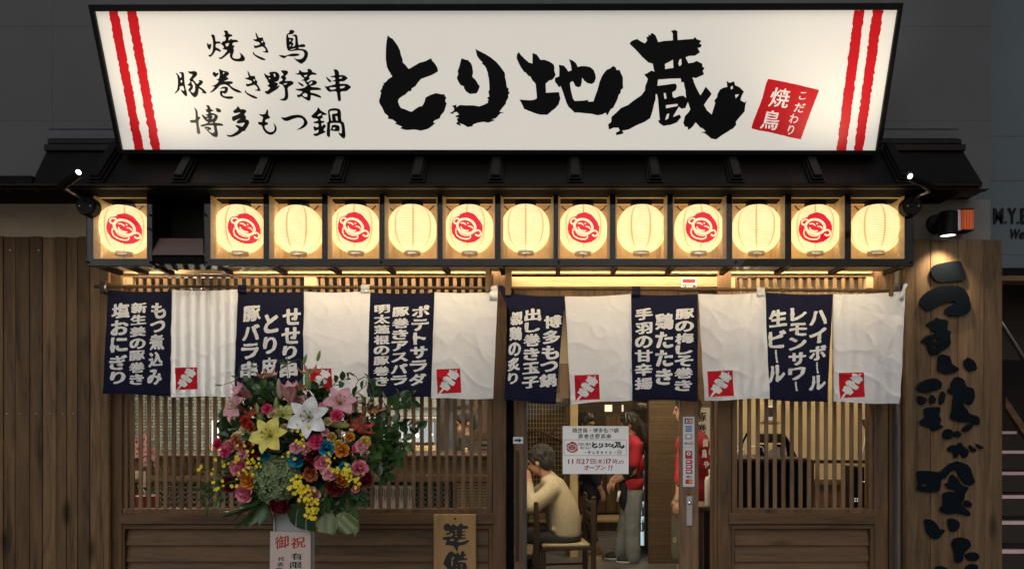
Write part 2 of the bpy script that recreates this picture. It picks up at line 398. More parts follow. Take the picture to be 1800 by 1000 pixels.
for ch, px, w, h, cy in (('W', 1781, 17, 17, 411.5), ('e', 1794, 8, 12, 414), ('s', 1803, 8, 12, 414)):
    v, f, (x0, x1, y0, y1) = glyph(ch, 0.015); q = [(px + (x - (x0 + x1) / 2) / (x1 - x0) * w + (y - y0) * 4, cy - (y - (y0 + y1) / 2) / (y1 - y0) * h) for x, y in v]
    lt.slab(q, f, lambda x, y: W(x, y, YN) + Vector((0, -0.010, 0)), lambda x, y: W(x, y, YN) + Vector((0, -0.002, 0)))
lt.build('lettering', 'black', nb, fix=True)

# outside stair beside the shop
M['stair_dark'] = plain('dark stair side', (0.022, 0.013, 0.009), 0.7)
M['nosing'] = plain('nosing strip with added glow', (0.50, 0.34, 0.33), 0.5, emit=(1.0, 0.68, 0.66), estr=0.06)  # faint glow put into the strips for light falling from above
sr = thing('outside_stair', 'dark outside stair with pale nosing strips, faint glow added, beside the shop', 'stairs', (3.6, 1.6, 0))
steps = [(758, 200), (794, 208), (834, 219), (876, 231), (920, 243), (966, 255)]
tr = MB(); ns = MB()
ys = [F / s_ - D for _, s_ in steps]; zs_ = [EZ - (py - HZ) / s_ for py, s_ in steps]
rise = (zs_[0] - zs_[-1]) / 5; going = (ys[0] - ys[-1]) / 5
for k in range(0, 9):
    z = zs_[0] - rise * k; y = ys[0] - going * k
    if z < 0.1: break
    tr.box(2.75, 5.2, y, y + going + 0.02, z - rise, z - 0.004)
    x1 = 5.2 if k != 0 else WX(1786, y)
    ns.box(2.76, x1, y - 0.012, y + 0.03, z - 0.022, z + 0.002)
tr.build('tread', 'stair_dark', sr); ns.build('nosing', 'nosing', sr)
MB().box(2.7, 6.5, 3.6, 3.7, 0, 4).build('rear_wall', 'stair_dark', sr)
MB().prism([(1768, 697), (1768, 716), (1840, 822), (1840, 803)], lambda p: W(*p, 1.0), lambda p: W(*p, 1.0) + Vector((0, 0.05, 0))).build('stringer', 'wood_h', sr)
hr = MB(); hr.tube([W(1745, 540, 1.0), W(1768, 577, 1.0), W(1840, 690, 1.0)], 0.009); hr.build('handrail', 'steel', sr, smooth=True)
MB().box(2.70, 6.5, 1.02, 1.10, 1.9, WZ(497, 1.02)).build('side_panel', 'stair_dark', sr)

# board fence on the far end
fe = thing('board_fence', 'brown vertical board fence beside the slatted window', 'fence', (-3.0, 0, 0)); fb = MB()
edges = [-440 + 26 * k for k in range(15)] + [-60, -35, -12, 6, 27, 52, 74, 98, 117, 136, 157, 176, 191]
for i in range(len(edges) - 1):
    j = rnd.uniform(-0.004, 0.004); fb.box(WX(edges[i], -.06) + .0015, WX(edges[i + 1], -.06) - .0015, -.06 + j, -.034, 0, WZ(416 + rnd.uniform(-1.5, 1.5), -.06))
fb.build('fence_board', 'wood_fence', fe, bevel=0.003)
nl = MB()
for px in (18, 68):
    nl.ell(W(px, 440, -.066), (.006, .003, .006))
for px in (10, 33, 62, 86, 108, 127): nl.ell(W(px + 2, 727, -.066), (.004, .002, .004))
nl.build('nail', 'steel', fe, smooth=True)

# ================================================================ SHOPFRONT
sf = thing('shopfront', 'dark stained timber shopfront with slatted windows and glazed sliding doors', 'shopfront', (0, 0, 0))
def post(px0, px1, Y0=0.0, Y1=0.12, top=461.5, bot=1300): MB().pbox(px0, top, px1, bot, Y0, Y1).build('post', 'wood_v', sf, bevel=0.004)
post(190, 214, -0.012); post(866, 889, -0.012); post(1262, 1286); post(1537, 1561, -0.012)
post(1563, 1590, 0.03)
# header boards; their pale tone carries the strong light from above
MB().pbox(196, 462, 1575, 481, 0.010, 0.10).build('header_beam', 'wood_pale_lit_h', sf, bevel=0.003)
MB().pbox(891, 486.5, 1261, 504, 0.004, 0.08).build('transom_rail', 'wood_pale_lit_h', sf, bevel=0.002)
MB().pbox(196, 400, 1575, 461, 0.0, 0.10).build('wall_board', 'wood_h', sf)
sp = MB().pbox(196, 481, 1575, 484.5, 0.05, 0.1); sp.build('painted_shadow_gap', 'black_matt', sf)  # black strip stands in for the shade between header and top rail
def lattice_window(px0, px1, sx0, pitch, n, blocks, name='lattice_window', rail=(895, 918)):
    f = MB()
    f.pbox(px0, 484.2, px1, 487, 0.008, 0.050)                             # top rail
    f.pbox(px0, 487, px0 + 9, rail[0] - 1, 0.008, 0.050); f.pbox(px1 - 9, 487, px1, rail[0] - 1, 0.008, 0.050)
    f.pbox(px0, rail[0] - 1, px1, rail[0] + 7, -0.004, 0.050)
    w = f.build(name, 'wood_v', sf, bevel=0.002)
    s_ = MB()
    for k in range(n):
        x = sx0 + pitch * k; s_.pbox(x - 3.4, 487.2, x + 3.4, rail[0] - 1.5, 0.018, 0.030)
    s_.build('slat', 'wood_slat', w, bevel=0.002)
    bl = MB()
    for a, b_ in blocks: bl.pbox(a, 487.2, b_, 506, 0.001, 0.05)
    if blocks: bl.build('frame_block', 'wood_lit_v', w)
    MB().pbox(px0, 486, px1, rail[0], 0.052, 0.057).build('glass_pane', 'glass', w)
    return w
lattice_window(215, 865, 232, 14.55, 43, [(205, 231), (535, 556)])
lattice_window(1287, 1536, 1302.5, 15.0, 15, [(1262, 1292), (1523, 1536)])
def sill_and_lap(px0, px1, name):
    MB().pbox(px0 - 4, 902.5, px1 + 2, 921, -0.02, 0.09).build('sill', 'wood_h', sf, bevel=0.003)
    MB().pbox(px0, 922, px1, 929, -0.005, 0.09).build('lap_rail', 'wood_h', sf, bevel=0.002)
    for a_, b_ in ((px0, px0 + 5), (px1 - 7, px1)): MB().pbox(a_, 929, b_, 1290, -0.005, 0.09).build('lap_frame', 'wood_v', sf, bevel=0.002)
    lp = MB(); y = 929.5
    while y < 1290:
        a = W(px0 + 5, y, 0.03); b = W(px1 - 7, y + 28.2, 0.012)
        x0, x1 = WX(px0 + 5.5, 0.02), WX(px1 - 7.5, 0.02)
        lp.add([(x0, .036, a.z), (x1, .036, a.z), (x1, .012, b.z), (x0, .012, b.z), (x0, .06, a.z), (x1, .06, a.z), (x1, .06, b.z), (x0, .06, b.z)],
               [(0, 3, 2, 1), (4, 5, 6, 7), (0, 1, 5, 4), (1, 2, 6, 5), (2, 3, 7, 6), (3, 0, 4, 7)]); y += 28.6
    lp.build('lap_board', 'wood_h', sf, fix=True)
sill_and_lap(214, 866, 'a'); sill_and_lap(1286, 1537, 'b')
# backing so nothing shows between jamb and panel
MB().pbox(889, 506, 903, 1300, 0.09, 0.14).build('jamb', 'black_matt', sf)
MB().pbox(1558, 400, 1600, 1300, 0.10, 0.16).build('jamb', 'black_matt', sf)
MB().box(WX(889, 0), WX(1262, 0), 0.0, 0.16, -0.01, 0.012).build('threshold', 'steel', sf)
# sliding doors
M['stile'] = wood('door stile', (0.06, 0.034, 0.018), (0.22, 0.135, 0.075), 'Z')
d1 = MB(); d1.pbox(904, 506, 926, 1285, 0.045, 0.085); d1.pbox(1195, 506, 1228, 1285, 0.045, 0.085); d1.pbox(926, 506, 1195, 530, 0.046, 0.084); d1.pbox(926, 1262, 1195, 1285, 0.046, 0.084)
dd = d1.build('sliding_door', 'stile', sf, bevel=0.003)
MB().pbox(925, 529, 1196, 1263, 0.062, 0.067).build('glass_pane', 'glass', dd)
pu = MB(); pu.pbox(906, 792, 912.5, 986, 0.036, 0.046); pu.build('pull_bar', 'wood_dark', dd)
ed = MB(); ed.pbox(921.5, 700, 925.5, 1285, 0.040, 0.046); ed.build('reflection_strip', 'flashing', dd)  # grey strip painted in for a reflection along the stile
lk = MB(); lk.pbox(1206.5, 872, 1217.5, 924, 0.036, 0.046); ob = lk.build('pull_handle', 'steel', dd, bevel=0.003)
q = Quaternion((1, 0, 0), R(90)); l2 = MB(); l2.lathe([(.011, 0), (.011, .006), (.004, .008)], 20, W(1212, 884, .036), q); l2.build('lock', 'chrome', dd, smooth=True)
d2 = MB(); d2.pbox(1228.5, 506, 1262, 530, 0.105, 0.14); d2.pbox(1250, 530, 1262, 1285, 0.105, 0.14); rd = d2.build('sliding_door', 'stile', sf, bevel=0.003)
MB().pbox(1228, 530, 1251, 1263, 0.120, 0.125).build('glass_pane', 'glass', rd)

# small stickers
Y = -0.021
o = MB().pbox(902, 767.5, 919.5, 779.5, 0.0415, 0.044); a = tag(o.build('arrow_sticker', 'white_sticker'), 'small white sticker with black arrow on the door stile', 'sticker')
ar, af = fill2d([[(904, 771.9), (911.5, 771.9), (911.5, 769.7), (917.5, 773.6), (911.5, 777.4), (911.5, 775.2), (904, 775.2)]])
m_ = MB(); m_.flat(ar, af, lambda x, y: W(x, y, 0.0408)); m_.build('arrow', 'ink', a)
# alarm company sticker on the transom
o = MB().pbox(1197.5, 488, 1224.5, 508.5, -0.002, 0.003); a = tag(o.build('alarm_sticker', 'white_sticker'), 'white security sticker with red bar on the pale transom', 'sticker')
MB().pbox(1200, 490.5, 1222, 497, -0.0030, -0.0022).build('red_bar', 'red_print', a)
t = MB()
for i, ch in enumerate('SECOM'): put_glyph(t, ch, 1201.6 + i * 4.75, 503.2, 4.1, 6.4, lambda x, y: W(x, y, -0.0028), off=0.01)
t.build('lettering', 'ink', a)
# payment sticker column on the stile
YS = 0.0425
o = MB().pbox(1200.5, 732, 1220.8, 855, YS, 0.0449); a = tag(o.build('card_sticker', 'white_sticker'), 'tall white sticker strip of payment card marks on door stile', 'sticker')
cols = {'navy': (0.02, 0.05, 0.16), 'blue': (0.01, 0.13, 0.42), 'grey': (0.35, 0.35, 0.38), 'crimson': (0.38, 0.02, 0.025), 'orange': (0.75, 0.25, 0.03), 'green': (0.02, 0.2, 0.08)}
for k, c in cols.items(): M['mark_' + k] = plain('mark ' + k, c, 0.5)
def mark(x0, y0, x1, y1, m, dy=0.001): MB().pbox(x0, y0, x1, y1, YS - dy, YS - dy + 0.0008).build('mark', m, a)
def word(s, cx, cy, w, h, m, dy=0.0016):
    t = MB(); n = len(s)
    for i, ch in enumerate(s): put_glyph(t, ch, cx + (i - (n - 1) / 2) * w / n, cy, w / n * .82, h, lambda x, y: W(x, y, YS - dy), off=0.015)
    t.build('lettering', m, a)
for i, k in enumerate(('navy', 'crimson', 'green')): mark(1203.5 + i * 4.8, 735, 1207.9 + i * 4.8, 744.5, 'mark_' + k)
word('JCB', 1210.4, 739.8, 14, 5.5, 'white')
mark(1205, 748.5, 1216, 758.5, 'mark_blue'); word('AMERICAN', 1210.5, 751.6, 10, 2.2, 'white'); word('EXPRESS', 1210.5, 755.4, 10, 2.2, 'white')
mark(1204, 762, 1217, 772, 'mark_grey'); mark(1207.5, 764, 1213.5, 769, 'white', .0018)
word('DISCOVER', 1210, 779, 14, 3.2, 'ink'); 
rb = ribbon([(1213, 774.5), (1218, 776), (1219, 779), (1218, 782), (1212, 783.5)], [.5, 1.4, 1.8, 1.4, .5]); v_, f_ = fill2d([rb]); t = MB(); t.flat(v_, f_, lambda x, y: W(x, y, YS - .001)); t.build('mark', 'mark_orange', a)
mark(1201, 785.3, 1220.3, 785.8, 'mark_grey')
mark(1204.5, 792, 1217, 806, 'mark_crimson'); rg = [(1210.8 + 3.6 * math.cos(t_ * .52), 797 + 3.3 * math.sin(t_ * .52)) for t_ in range(12)]; ri = [(1210.8 + 1.5 * math.cos(t_ * .52), 797 + 2.2 * math.sin(t_ * .52)) for t_ in range(12)]
v_, f_ = fill2d([rg, ri]); t = MB(); t.flat(v_, f_, lambda x, y: W(x, y, YS - .0016)); t.build('mark', 'white', a)
for y0 in (808, 816.5, 825): mark(1205.5, y0, 1217, y0 + 7, 'mark_crimson'); mark(1207.5, y0 + 2, 1214.5 - (y0 % 3), y0 + 4.6, 'white', .0018)
word('VISA', 1211, 837.5, 12.5, 4.4, 'mark_navy')
mark(1205, 842, 1217, 850, 'mark_crimson'); mark(1211, 843, 1216.5, 849, 'mark_orange', .0018)
# ================================================================ LITTLE ROOF UNDER THE SIGN
YE, YR = -0.50, -0.30
ze, zr = WZ(322, YE), WZ(262, YR)
rf = thing('pent_roof', 'dark brown metal pent roof with raised battens below the sign', 'roof', (0, YE, ze))
rx0, rx1 = WX(56, YE), WX(1727, YE); sx0, sx1 = WX(84, YR), WX(1690, YR)
m_ = MB(); th = 0.02
P = [(rx0, YE, ze), (rx1, YE, ze), (sx1, YR, zr), (sx0, YR, zr)]
m_.add(P + [(x, y + .012, z - th) for x, y, z in P], [(0, 1, 2, 3), (7, 6, 5, 4), (0, 4, 5, 1), (1, 5, 6, 2), (2, 6, 7, 3), (3, 7, 4, 0)])
m_.build('roof_sheet', 'roof', rf)
# ridge caps at either end and flashing above
r = MB(); r.box(WX(78, -.33), WX(1697, -.33), -.335, YW - .003, WZ(265, -.335), WZ(253, -.335)); r.box(WX(84, -.31), WX(1690, -.31), -.315, YW - .003, WZ(252.7, -.315), WZ(244, -.315)); r.build('ridge_cap', 'roof', rf, bevel=0.004)
fl = MB(); fl.box(WX(93, YW), WX(1680, YW), YW - .03, YW - .002, WZ(243.5, YW - .03), WZ(227, YW - .03)); fl.build('flashing', 'flashing', rf)
MB().box(WX(93, YW), WX(1680, YW), YW - .036, YW - .001, WZ(226.8, YW - .036), WZ(225, YW - .036)).build('flashing_lip', 'flashing', rf)
# fascia, gutter line and soffit
MB().box(-9, rx1 - .015, YE - .012, YE + .02, WZ(331.5, YE), WZ(323.5, YE)).build('fascia', 'black', rf, bevel=0.003)
MB().box(-9, rx1 - .03, YE - .03, YE - .013, WZ(326.8, YE - .03), WZ(322.5, YE - .03)).build('gutter_edge', 'roof', rf, bevel=0.003)
MB().box(-9, rx1 - .06, YE + .021, YW + .02, WZ(331, YE) + .004, WZ(331, YE) + .02).build('soffit', 'black_matt', rf)
MB().box(-9, rx0 - .002, YE, YW - .003, WZ(322, YE) - .0, WZ(309, YE)).build('eaves_box', 'black_matt', rf)
ends = MB()
for px in (8, 60): ends.pbox(px - 4, 330.5, px + 4, 334, -.46, -.42)
for px in (1688, 1702): ends.pbox(px - 6, 331, px + 6, 334.5, -.46, -.42)
ends.build('bracket', 'black', rf)
def batten(pb, mat='roof'):
    xb = WX(pb, YE - .012); b = MB(); up_ = Vector((0, YR - YE, zr - ze)).normalized(); nn = Vector((0, -up_.z, up_.y)); L = math.hypot(YR - YE, zr - ze)
    o_ = Vector((xb, YE, ze)) - up_ * .012
    for hw, h0, h1, e in ((.040, .001, .016, 0.0), (.030, .0162, .032, .008), (.022, .0322, .046, .016)):
        vs = []
        for d_ in (0 + e, L + .01):
            for hh in (h0, h1):
                for sx in (-hw, hw): vs.append(o_ + up_ * d_ + nn * hh + Vector((sx, 0, 0)))
        b.add(vs, [(0, 1, 3, 2), (4, 6, 7, 5), (0, 4, 5, 1), (2, 3, 7, 6), (0, 2, 6, 4), (1, 5, 7, 3)])
    b.build('batten', mat, rf, bevel=0.004, fix=True)
for pb in (168, 315, 455, 590, 733, 871, 1011, 1152, 1295, 1437, 1590): batten(pb)

# ================================================================ BIG SIGN
SB, STp = Vector((0, -0.42, 2.850)), Vector((0, -0.687, 3.459))
sv = (STp - SB).normalized(); sn = Vector((0, sv.z, -sv.y)) * -1; sn = Vector((0, -sv.z, sv.y)); 
if sn.y > 0: sn = -sn
camp = Vector((0, -D, EZ))
def on_sign(px, py, h=0.0):
    d = W(px, py, 0) - camp; base = SB + sn * h
    t = (base - camp).dot(sn) / d.dot(sn); return camp + d * t
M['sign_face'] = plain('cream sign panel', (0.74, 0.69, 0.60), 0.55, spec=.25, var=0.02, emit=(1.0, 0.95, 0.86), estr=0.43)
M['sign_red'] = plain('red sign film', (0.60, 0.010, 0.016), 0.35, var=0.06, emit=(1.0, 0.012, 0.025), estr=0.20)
M['sign_ink'] = plain('black sign film', (0.004, 0.004, 0.005), 0.32, var=0.02)
sg = thing('shop_sign', 'long cream lit signboard tilted forward with bold black brush lettering', 'sign', (0, SB.y, SB.z))
ob = on_sign
cor = [(161, 14), (1584, 11), (1544, 268.5), (211, 266.5)]
m_ = MB(); A = [ob(*c) for c in cor]; Bk = [a - sn * .11 for a in A]
m_.add(A + Bk, [(0, 3, 2, 1), (4, 5, 6, 7), (0, 1, 5, 4), (1, 2, 6, 5), (2, 3, 7, 6), (3, 0, 4, 7)]); m_.build('panel', 'sign_face', sg, fix=True)
fr = MB(); oc = [(154, 8.5), (1589, 5.5), (1548, 273), (207, 271.5)]; ic = [(164.5, 20.5), (1579.5, 18), (1541, 265), (213, 263.5)]
for i in range(4):
    j = (i + 1) % 4; q4 = [oc[i], oc[j], ic[j], ic[i]]
    fr.add([ob(*p, h=.022) for p in q4] + [ob(*p) - sn * .12 for p in q4], [(0, 3, 2, 1), (4, 5, 6, 7), (0, 1, 5, 4), (1, 2, 6, 5), (2, 3, 7, 6), (3, 0, 4, 7)])
fr.build('frame', 'black', sg, fix=True, bevel=0.003)
def stripe(tl, tr_, br, bl, sd):
    p = rough([tl, tr_, br, bl], 2.5, 2.2, sd, 0.16); v, f = fill2d([p]); s_ = MB(); s_.flat(v, f, lambda x, y: ob(x, y, .0012)); s_.build('stripe', 'sign_red', sg)
stripe((190.7, 20.5), (208, 20.5), (253, 264), (237, 264), 1); stripe((222.6, 20.5), (240, 20.5), (282, 264), (266.6, 264), 2)
stripe((1501.5, 18.5), (1520, 18.5), (1487.5, 265.5), (1470, 265.5), 3); stripe((1534, 18.5), (1552.5, 18.5), (1517, 265.5), (1501, 265.5), 4)
BIG = {}
BIG['to'] = [conv([(108,112),(128,132),(152,145),(175,175),(195,205),(215,245),(225,290),(237,320),(240,352),(265,375),(292,410),(340,382),(385,355),(440,340),(488,314),(502,340),(525,365),(545,400),(550,430),(500,460),(445,480),(402,495),(375,525),(350,560),(318,580),(316,600),(290,605),(262,632),(225,655),(205,670),(198,695),(210,730),(225,752),(260,762),(295,778),(318,785),(350,760),(385,738),(410,735),(430,700),(440,660),(475,640),(530,620),(575,630),(608,632),(612,650),(624,656),(612,690),(626,712),(615,745),(605,780),(575,815),(565,842),(520,860),(505,880),(528,882),(495,912),(460,935),(400,950),(340,940),(270,945),(218,930),(235,915),(170,888),(185,878),(150,852),(110,845),(112,822),(80,795),(60,750),(38,715),(30,690),(42,650),(50,615),(40,605),(60,575),(58,562),(75,545),(65,535),(90,525),(110,500),(148,475),(120,430),(100,390),(90,320),(92,230),(98,160)], 660, 40, 5)]
BIG['ri_dot'] = [conv([(755,315),(785,325),(815,332),(840,360),(850,385),(858,440),(850,475),(880,505),(905,545),(917,560),(905,595),(890,622),(830,628),(795,605),(778,575),(775,560),(748,550),(725,515),(715,485),(728,450),(722,430),(738,385),(748,345)], 660, 40, 5)]
BIG['ri'] = [conv([(878,232),(910,250),(960,275),(1010,305),(1060,345),(1095,385),(1120,420),(1138,445),(1138,475),(1148,520),(1155,570),(1170,580),(1168,605),(1180,612),(1165,640),(1168,660),(1150,690),(1145,715),(1110,755),(1090,785),(1136,788),(1095,800),(1060,840),(1020,850),(1053,858),(990,880),(950,872),(900,880),(860,895),(850,912),(810,918),(770,895),(740,885),(755,908),(715,895),(708,880),(725,875),(715,845),(735,835),(700,830),(715,815),(735,808),(715,785),(690,790),(680,803),(655,795),(690,775),(690,750),(672,732),(712,722),(710,745),(740,725),(800,728),(860,728),(910,738),(955,722),(990,705),(985,690),(995,680),(982,662),(1000,650),(992,610),(1002,590),(1000,540),(995,490),(985,440),(972,400),(955,375),(938,365),(940,350),(915,325),(893,295),(885,260)], 660, 40, 5)]
BIG['chi_a'] = [conv([(122,178),(145,210),(180,245),(220,280),(255,290),(256,188),(295,200),(335,255),(370,252),(420,270),(462,298),(470,330),(468,360),(482,400),(468,425),(450,448),(420,455),(385,485),(387,575),(440,572),(515,568),(520,600),(528,630),(512,685),(480,725),(440,755),(400,790),(330,788),(290,778),(230,755),(175,732),(150,680),(128,640),(180,645),(240,648),(280,640),(298,628),(293,550),(285,485),(255,455),(235,415),(215,410),(190,378),(172,370),(145,330),(120,285),(100,235),(105,200)], 890, 60, 5.5545)]
BIG['chi_b'] = [conv([(513,302),(560,310),(585,335),(605,368),(638,355),(630,300),(612,245),(650,262),(680,285),(698,322),(730,315),(775,315),(820,325),(855,355),(870,400),(875,430),(862,470),(835,490),(790,480),(765,460),(740,430),(737,470),(728,510),(705,522),(675,510),(655,470),(640,462),(622,480),(628,540),(640,590),(650,630),(668,655),(740,652),(805,645),(795,660),(850,660),(870,600),(890,550),(910,470),(935,410),(960,375),(980,350),(1010,340),(1045,312),(1070,330),(1078,355),(1105,350),(1120,385),(1138,425),(1138,490),(1142,528),(1120,545),(1115,580),(1100,590),(1085,640),(1065,680),(1045,720),(1020,735),(985,798),(970,768),(940,785),(890,795),(835,780),(770,775),(710,768),(665,768),(640,740),(610,715),(590,680),(570,620),(550,560),(530,510),(515,522),(500,500),(474,465),(476,430),(515,415),(518,350)], 890, 60, 5.5545)]
_zo = [(222,178),(240,155),(285,138),(310,155),(350,175),(370,150),(362,122),(380,120),(380,98),(395,110),(402,90),(420,92),(440,110),(462,165),(510,155),(585,150),(583,90),(568,72),(600,62),(622,72),(625,148),(690,142),(755,138),(768,122),(785,140),(825,155),(805,175),(828,188),(815,210),(792,212),(812,250),(770,278),(720,280),(690,292),(715,342),(755,335),(785,322),(830,345),(832,370),(850,382),(835,405),(845,435),(800,455),(780,465),(748,460),(765,510),(790,565),(815,610),(838,575),(858,538),(885,565),(910,598),(875,645),(845,690),(870,735),(910,770),(925,720),(940,670),(930,655),(955,625),(960,595),(980,560),(1010,545),(1040,540),(1035,490),(1060,505),(1098,492),(1105,525),(1140,540),(1180,578),(1160,615),(1150,650),(1185,670),(1200,655),(1190,700),(1185,745),(1140,795),(1112,830),(1115,855),(1090,885),(1040,915),(1000,940),(945,978),(905,970),(870,940),(850,925),(815,918),(860,912),(835,885),(815,880),(775,835),(755,865),(735,885),(712,898),(708,875),(685,870),(672,840),(685,785),(720,745),(730,725),(710,665),(690,715),(660,722),(635,705),(605,755),(585,790),(640,770),(655,790),(620,835),(570,855),(505,865),(475,845),(460,820),(475,815),(468,740),(460,640),(452,600),(440,600),(440,640),(425,690),(415,740),(395,800),(350,830),(280,860),(215,895),(160,905),(175,925),(150,935),(110,942),(110,920),(140,905),(130,880),(90,880),(50,895),(42,855),(70,830),(70,790),(110,755),(150,715),(210,690),(260,650),(320,610),(350,570),(355,530),(370,490),(375,470),(343,435),(370,425),(405,402),(430,412),(415,345),(380,335),(330,290),(285,240)]
_zh = [[(518,348),(550,332),(585,312),(590,380),(550,385),(520,392)], [(630,345),(640,310),(655,305),(658,350),(640,368)], [(460,478),(560,470),(650,468),(655,500),(675,500),(690,570),(695,630),(670,612),(640,615),(600,632),(582,620),(580,585),(610,565),(620,530),(605,510),(550,518),(455,530)], [(508,590),(525,590),(532,635),(515,640)], [(525,692),(580,685),(625,680),(625,698),(570,710),(528,718)], [(535,765),(555,762),(545,805),(520,815)], [(1105,605),(1140,600),(1112,635)], [(1068,540),(1085,528),(1088,550),(1072,562)]]
BIG['zo'] = [conv(p, 1060, 40, 4.7615) for p in [_zo] + _zh]
def big_name(mb, fn, am=0.35):
    for k, ps in BIG.items():
        v, f = fill2d([rough(p, 1.6, am, i + len(k), .5) for i, p in enumerate(ps)]); mb.flat(v, f, fn)
t = MB(); big_name(t, lambda x, y: ob(x, y, .0012)); t.build('brush_lettering', 'sign_ink', sg)
t = MB(); fs_ = lambda x, y: ob(x, y, .0012)
def soften(p):                                                           # one round of corner cutting, as a brush rounds its turns
    o_ = []
    for k in range(len(p)):
        a, b_ = p[k], p[(k + 1) % len(p)]; o_ += [(a[0] * .8 + b_[0] * .2, a[1] * .8 + b_[1] * .2), (a[0] * .2 + b_[0] * .8, a[1] * .2 + b_[1] * .8)]
    return o_
KI = [[[(105,88),(135,115),(175,205),(230,195),(270,205),(270,255),(320,320),(305,365),(345,415),(380,490),(380,518),(320,515),(240,490),(310,485),(325,470),(310,430),(270,395),(250,385),(180,405),(110,425),(80,410),(75,370),(90,350),(105,375),(195,345),(205,325),(180,295),(110,280),(40,238),(140,232),(115,150)], [(225,275),(265,268),(270,295),(245,310)]], [[(65,492),(85,540),(160,580),(270,625),(320,655),(305,680),(230,665),(120,605),(55,545),(50,510)]]]
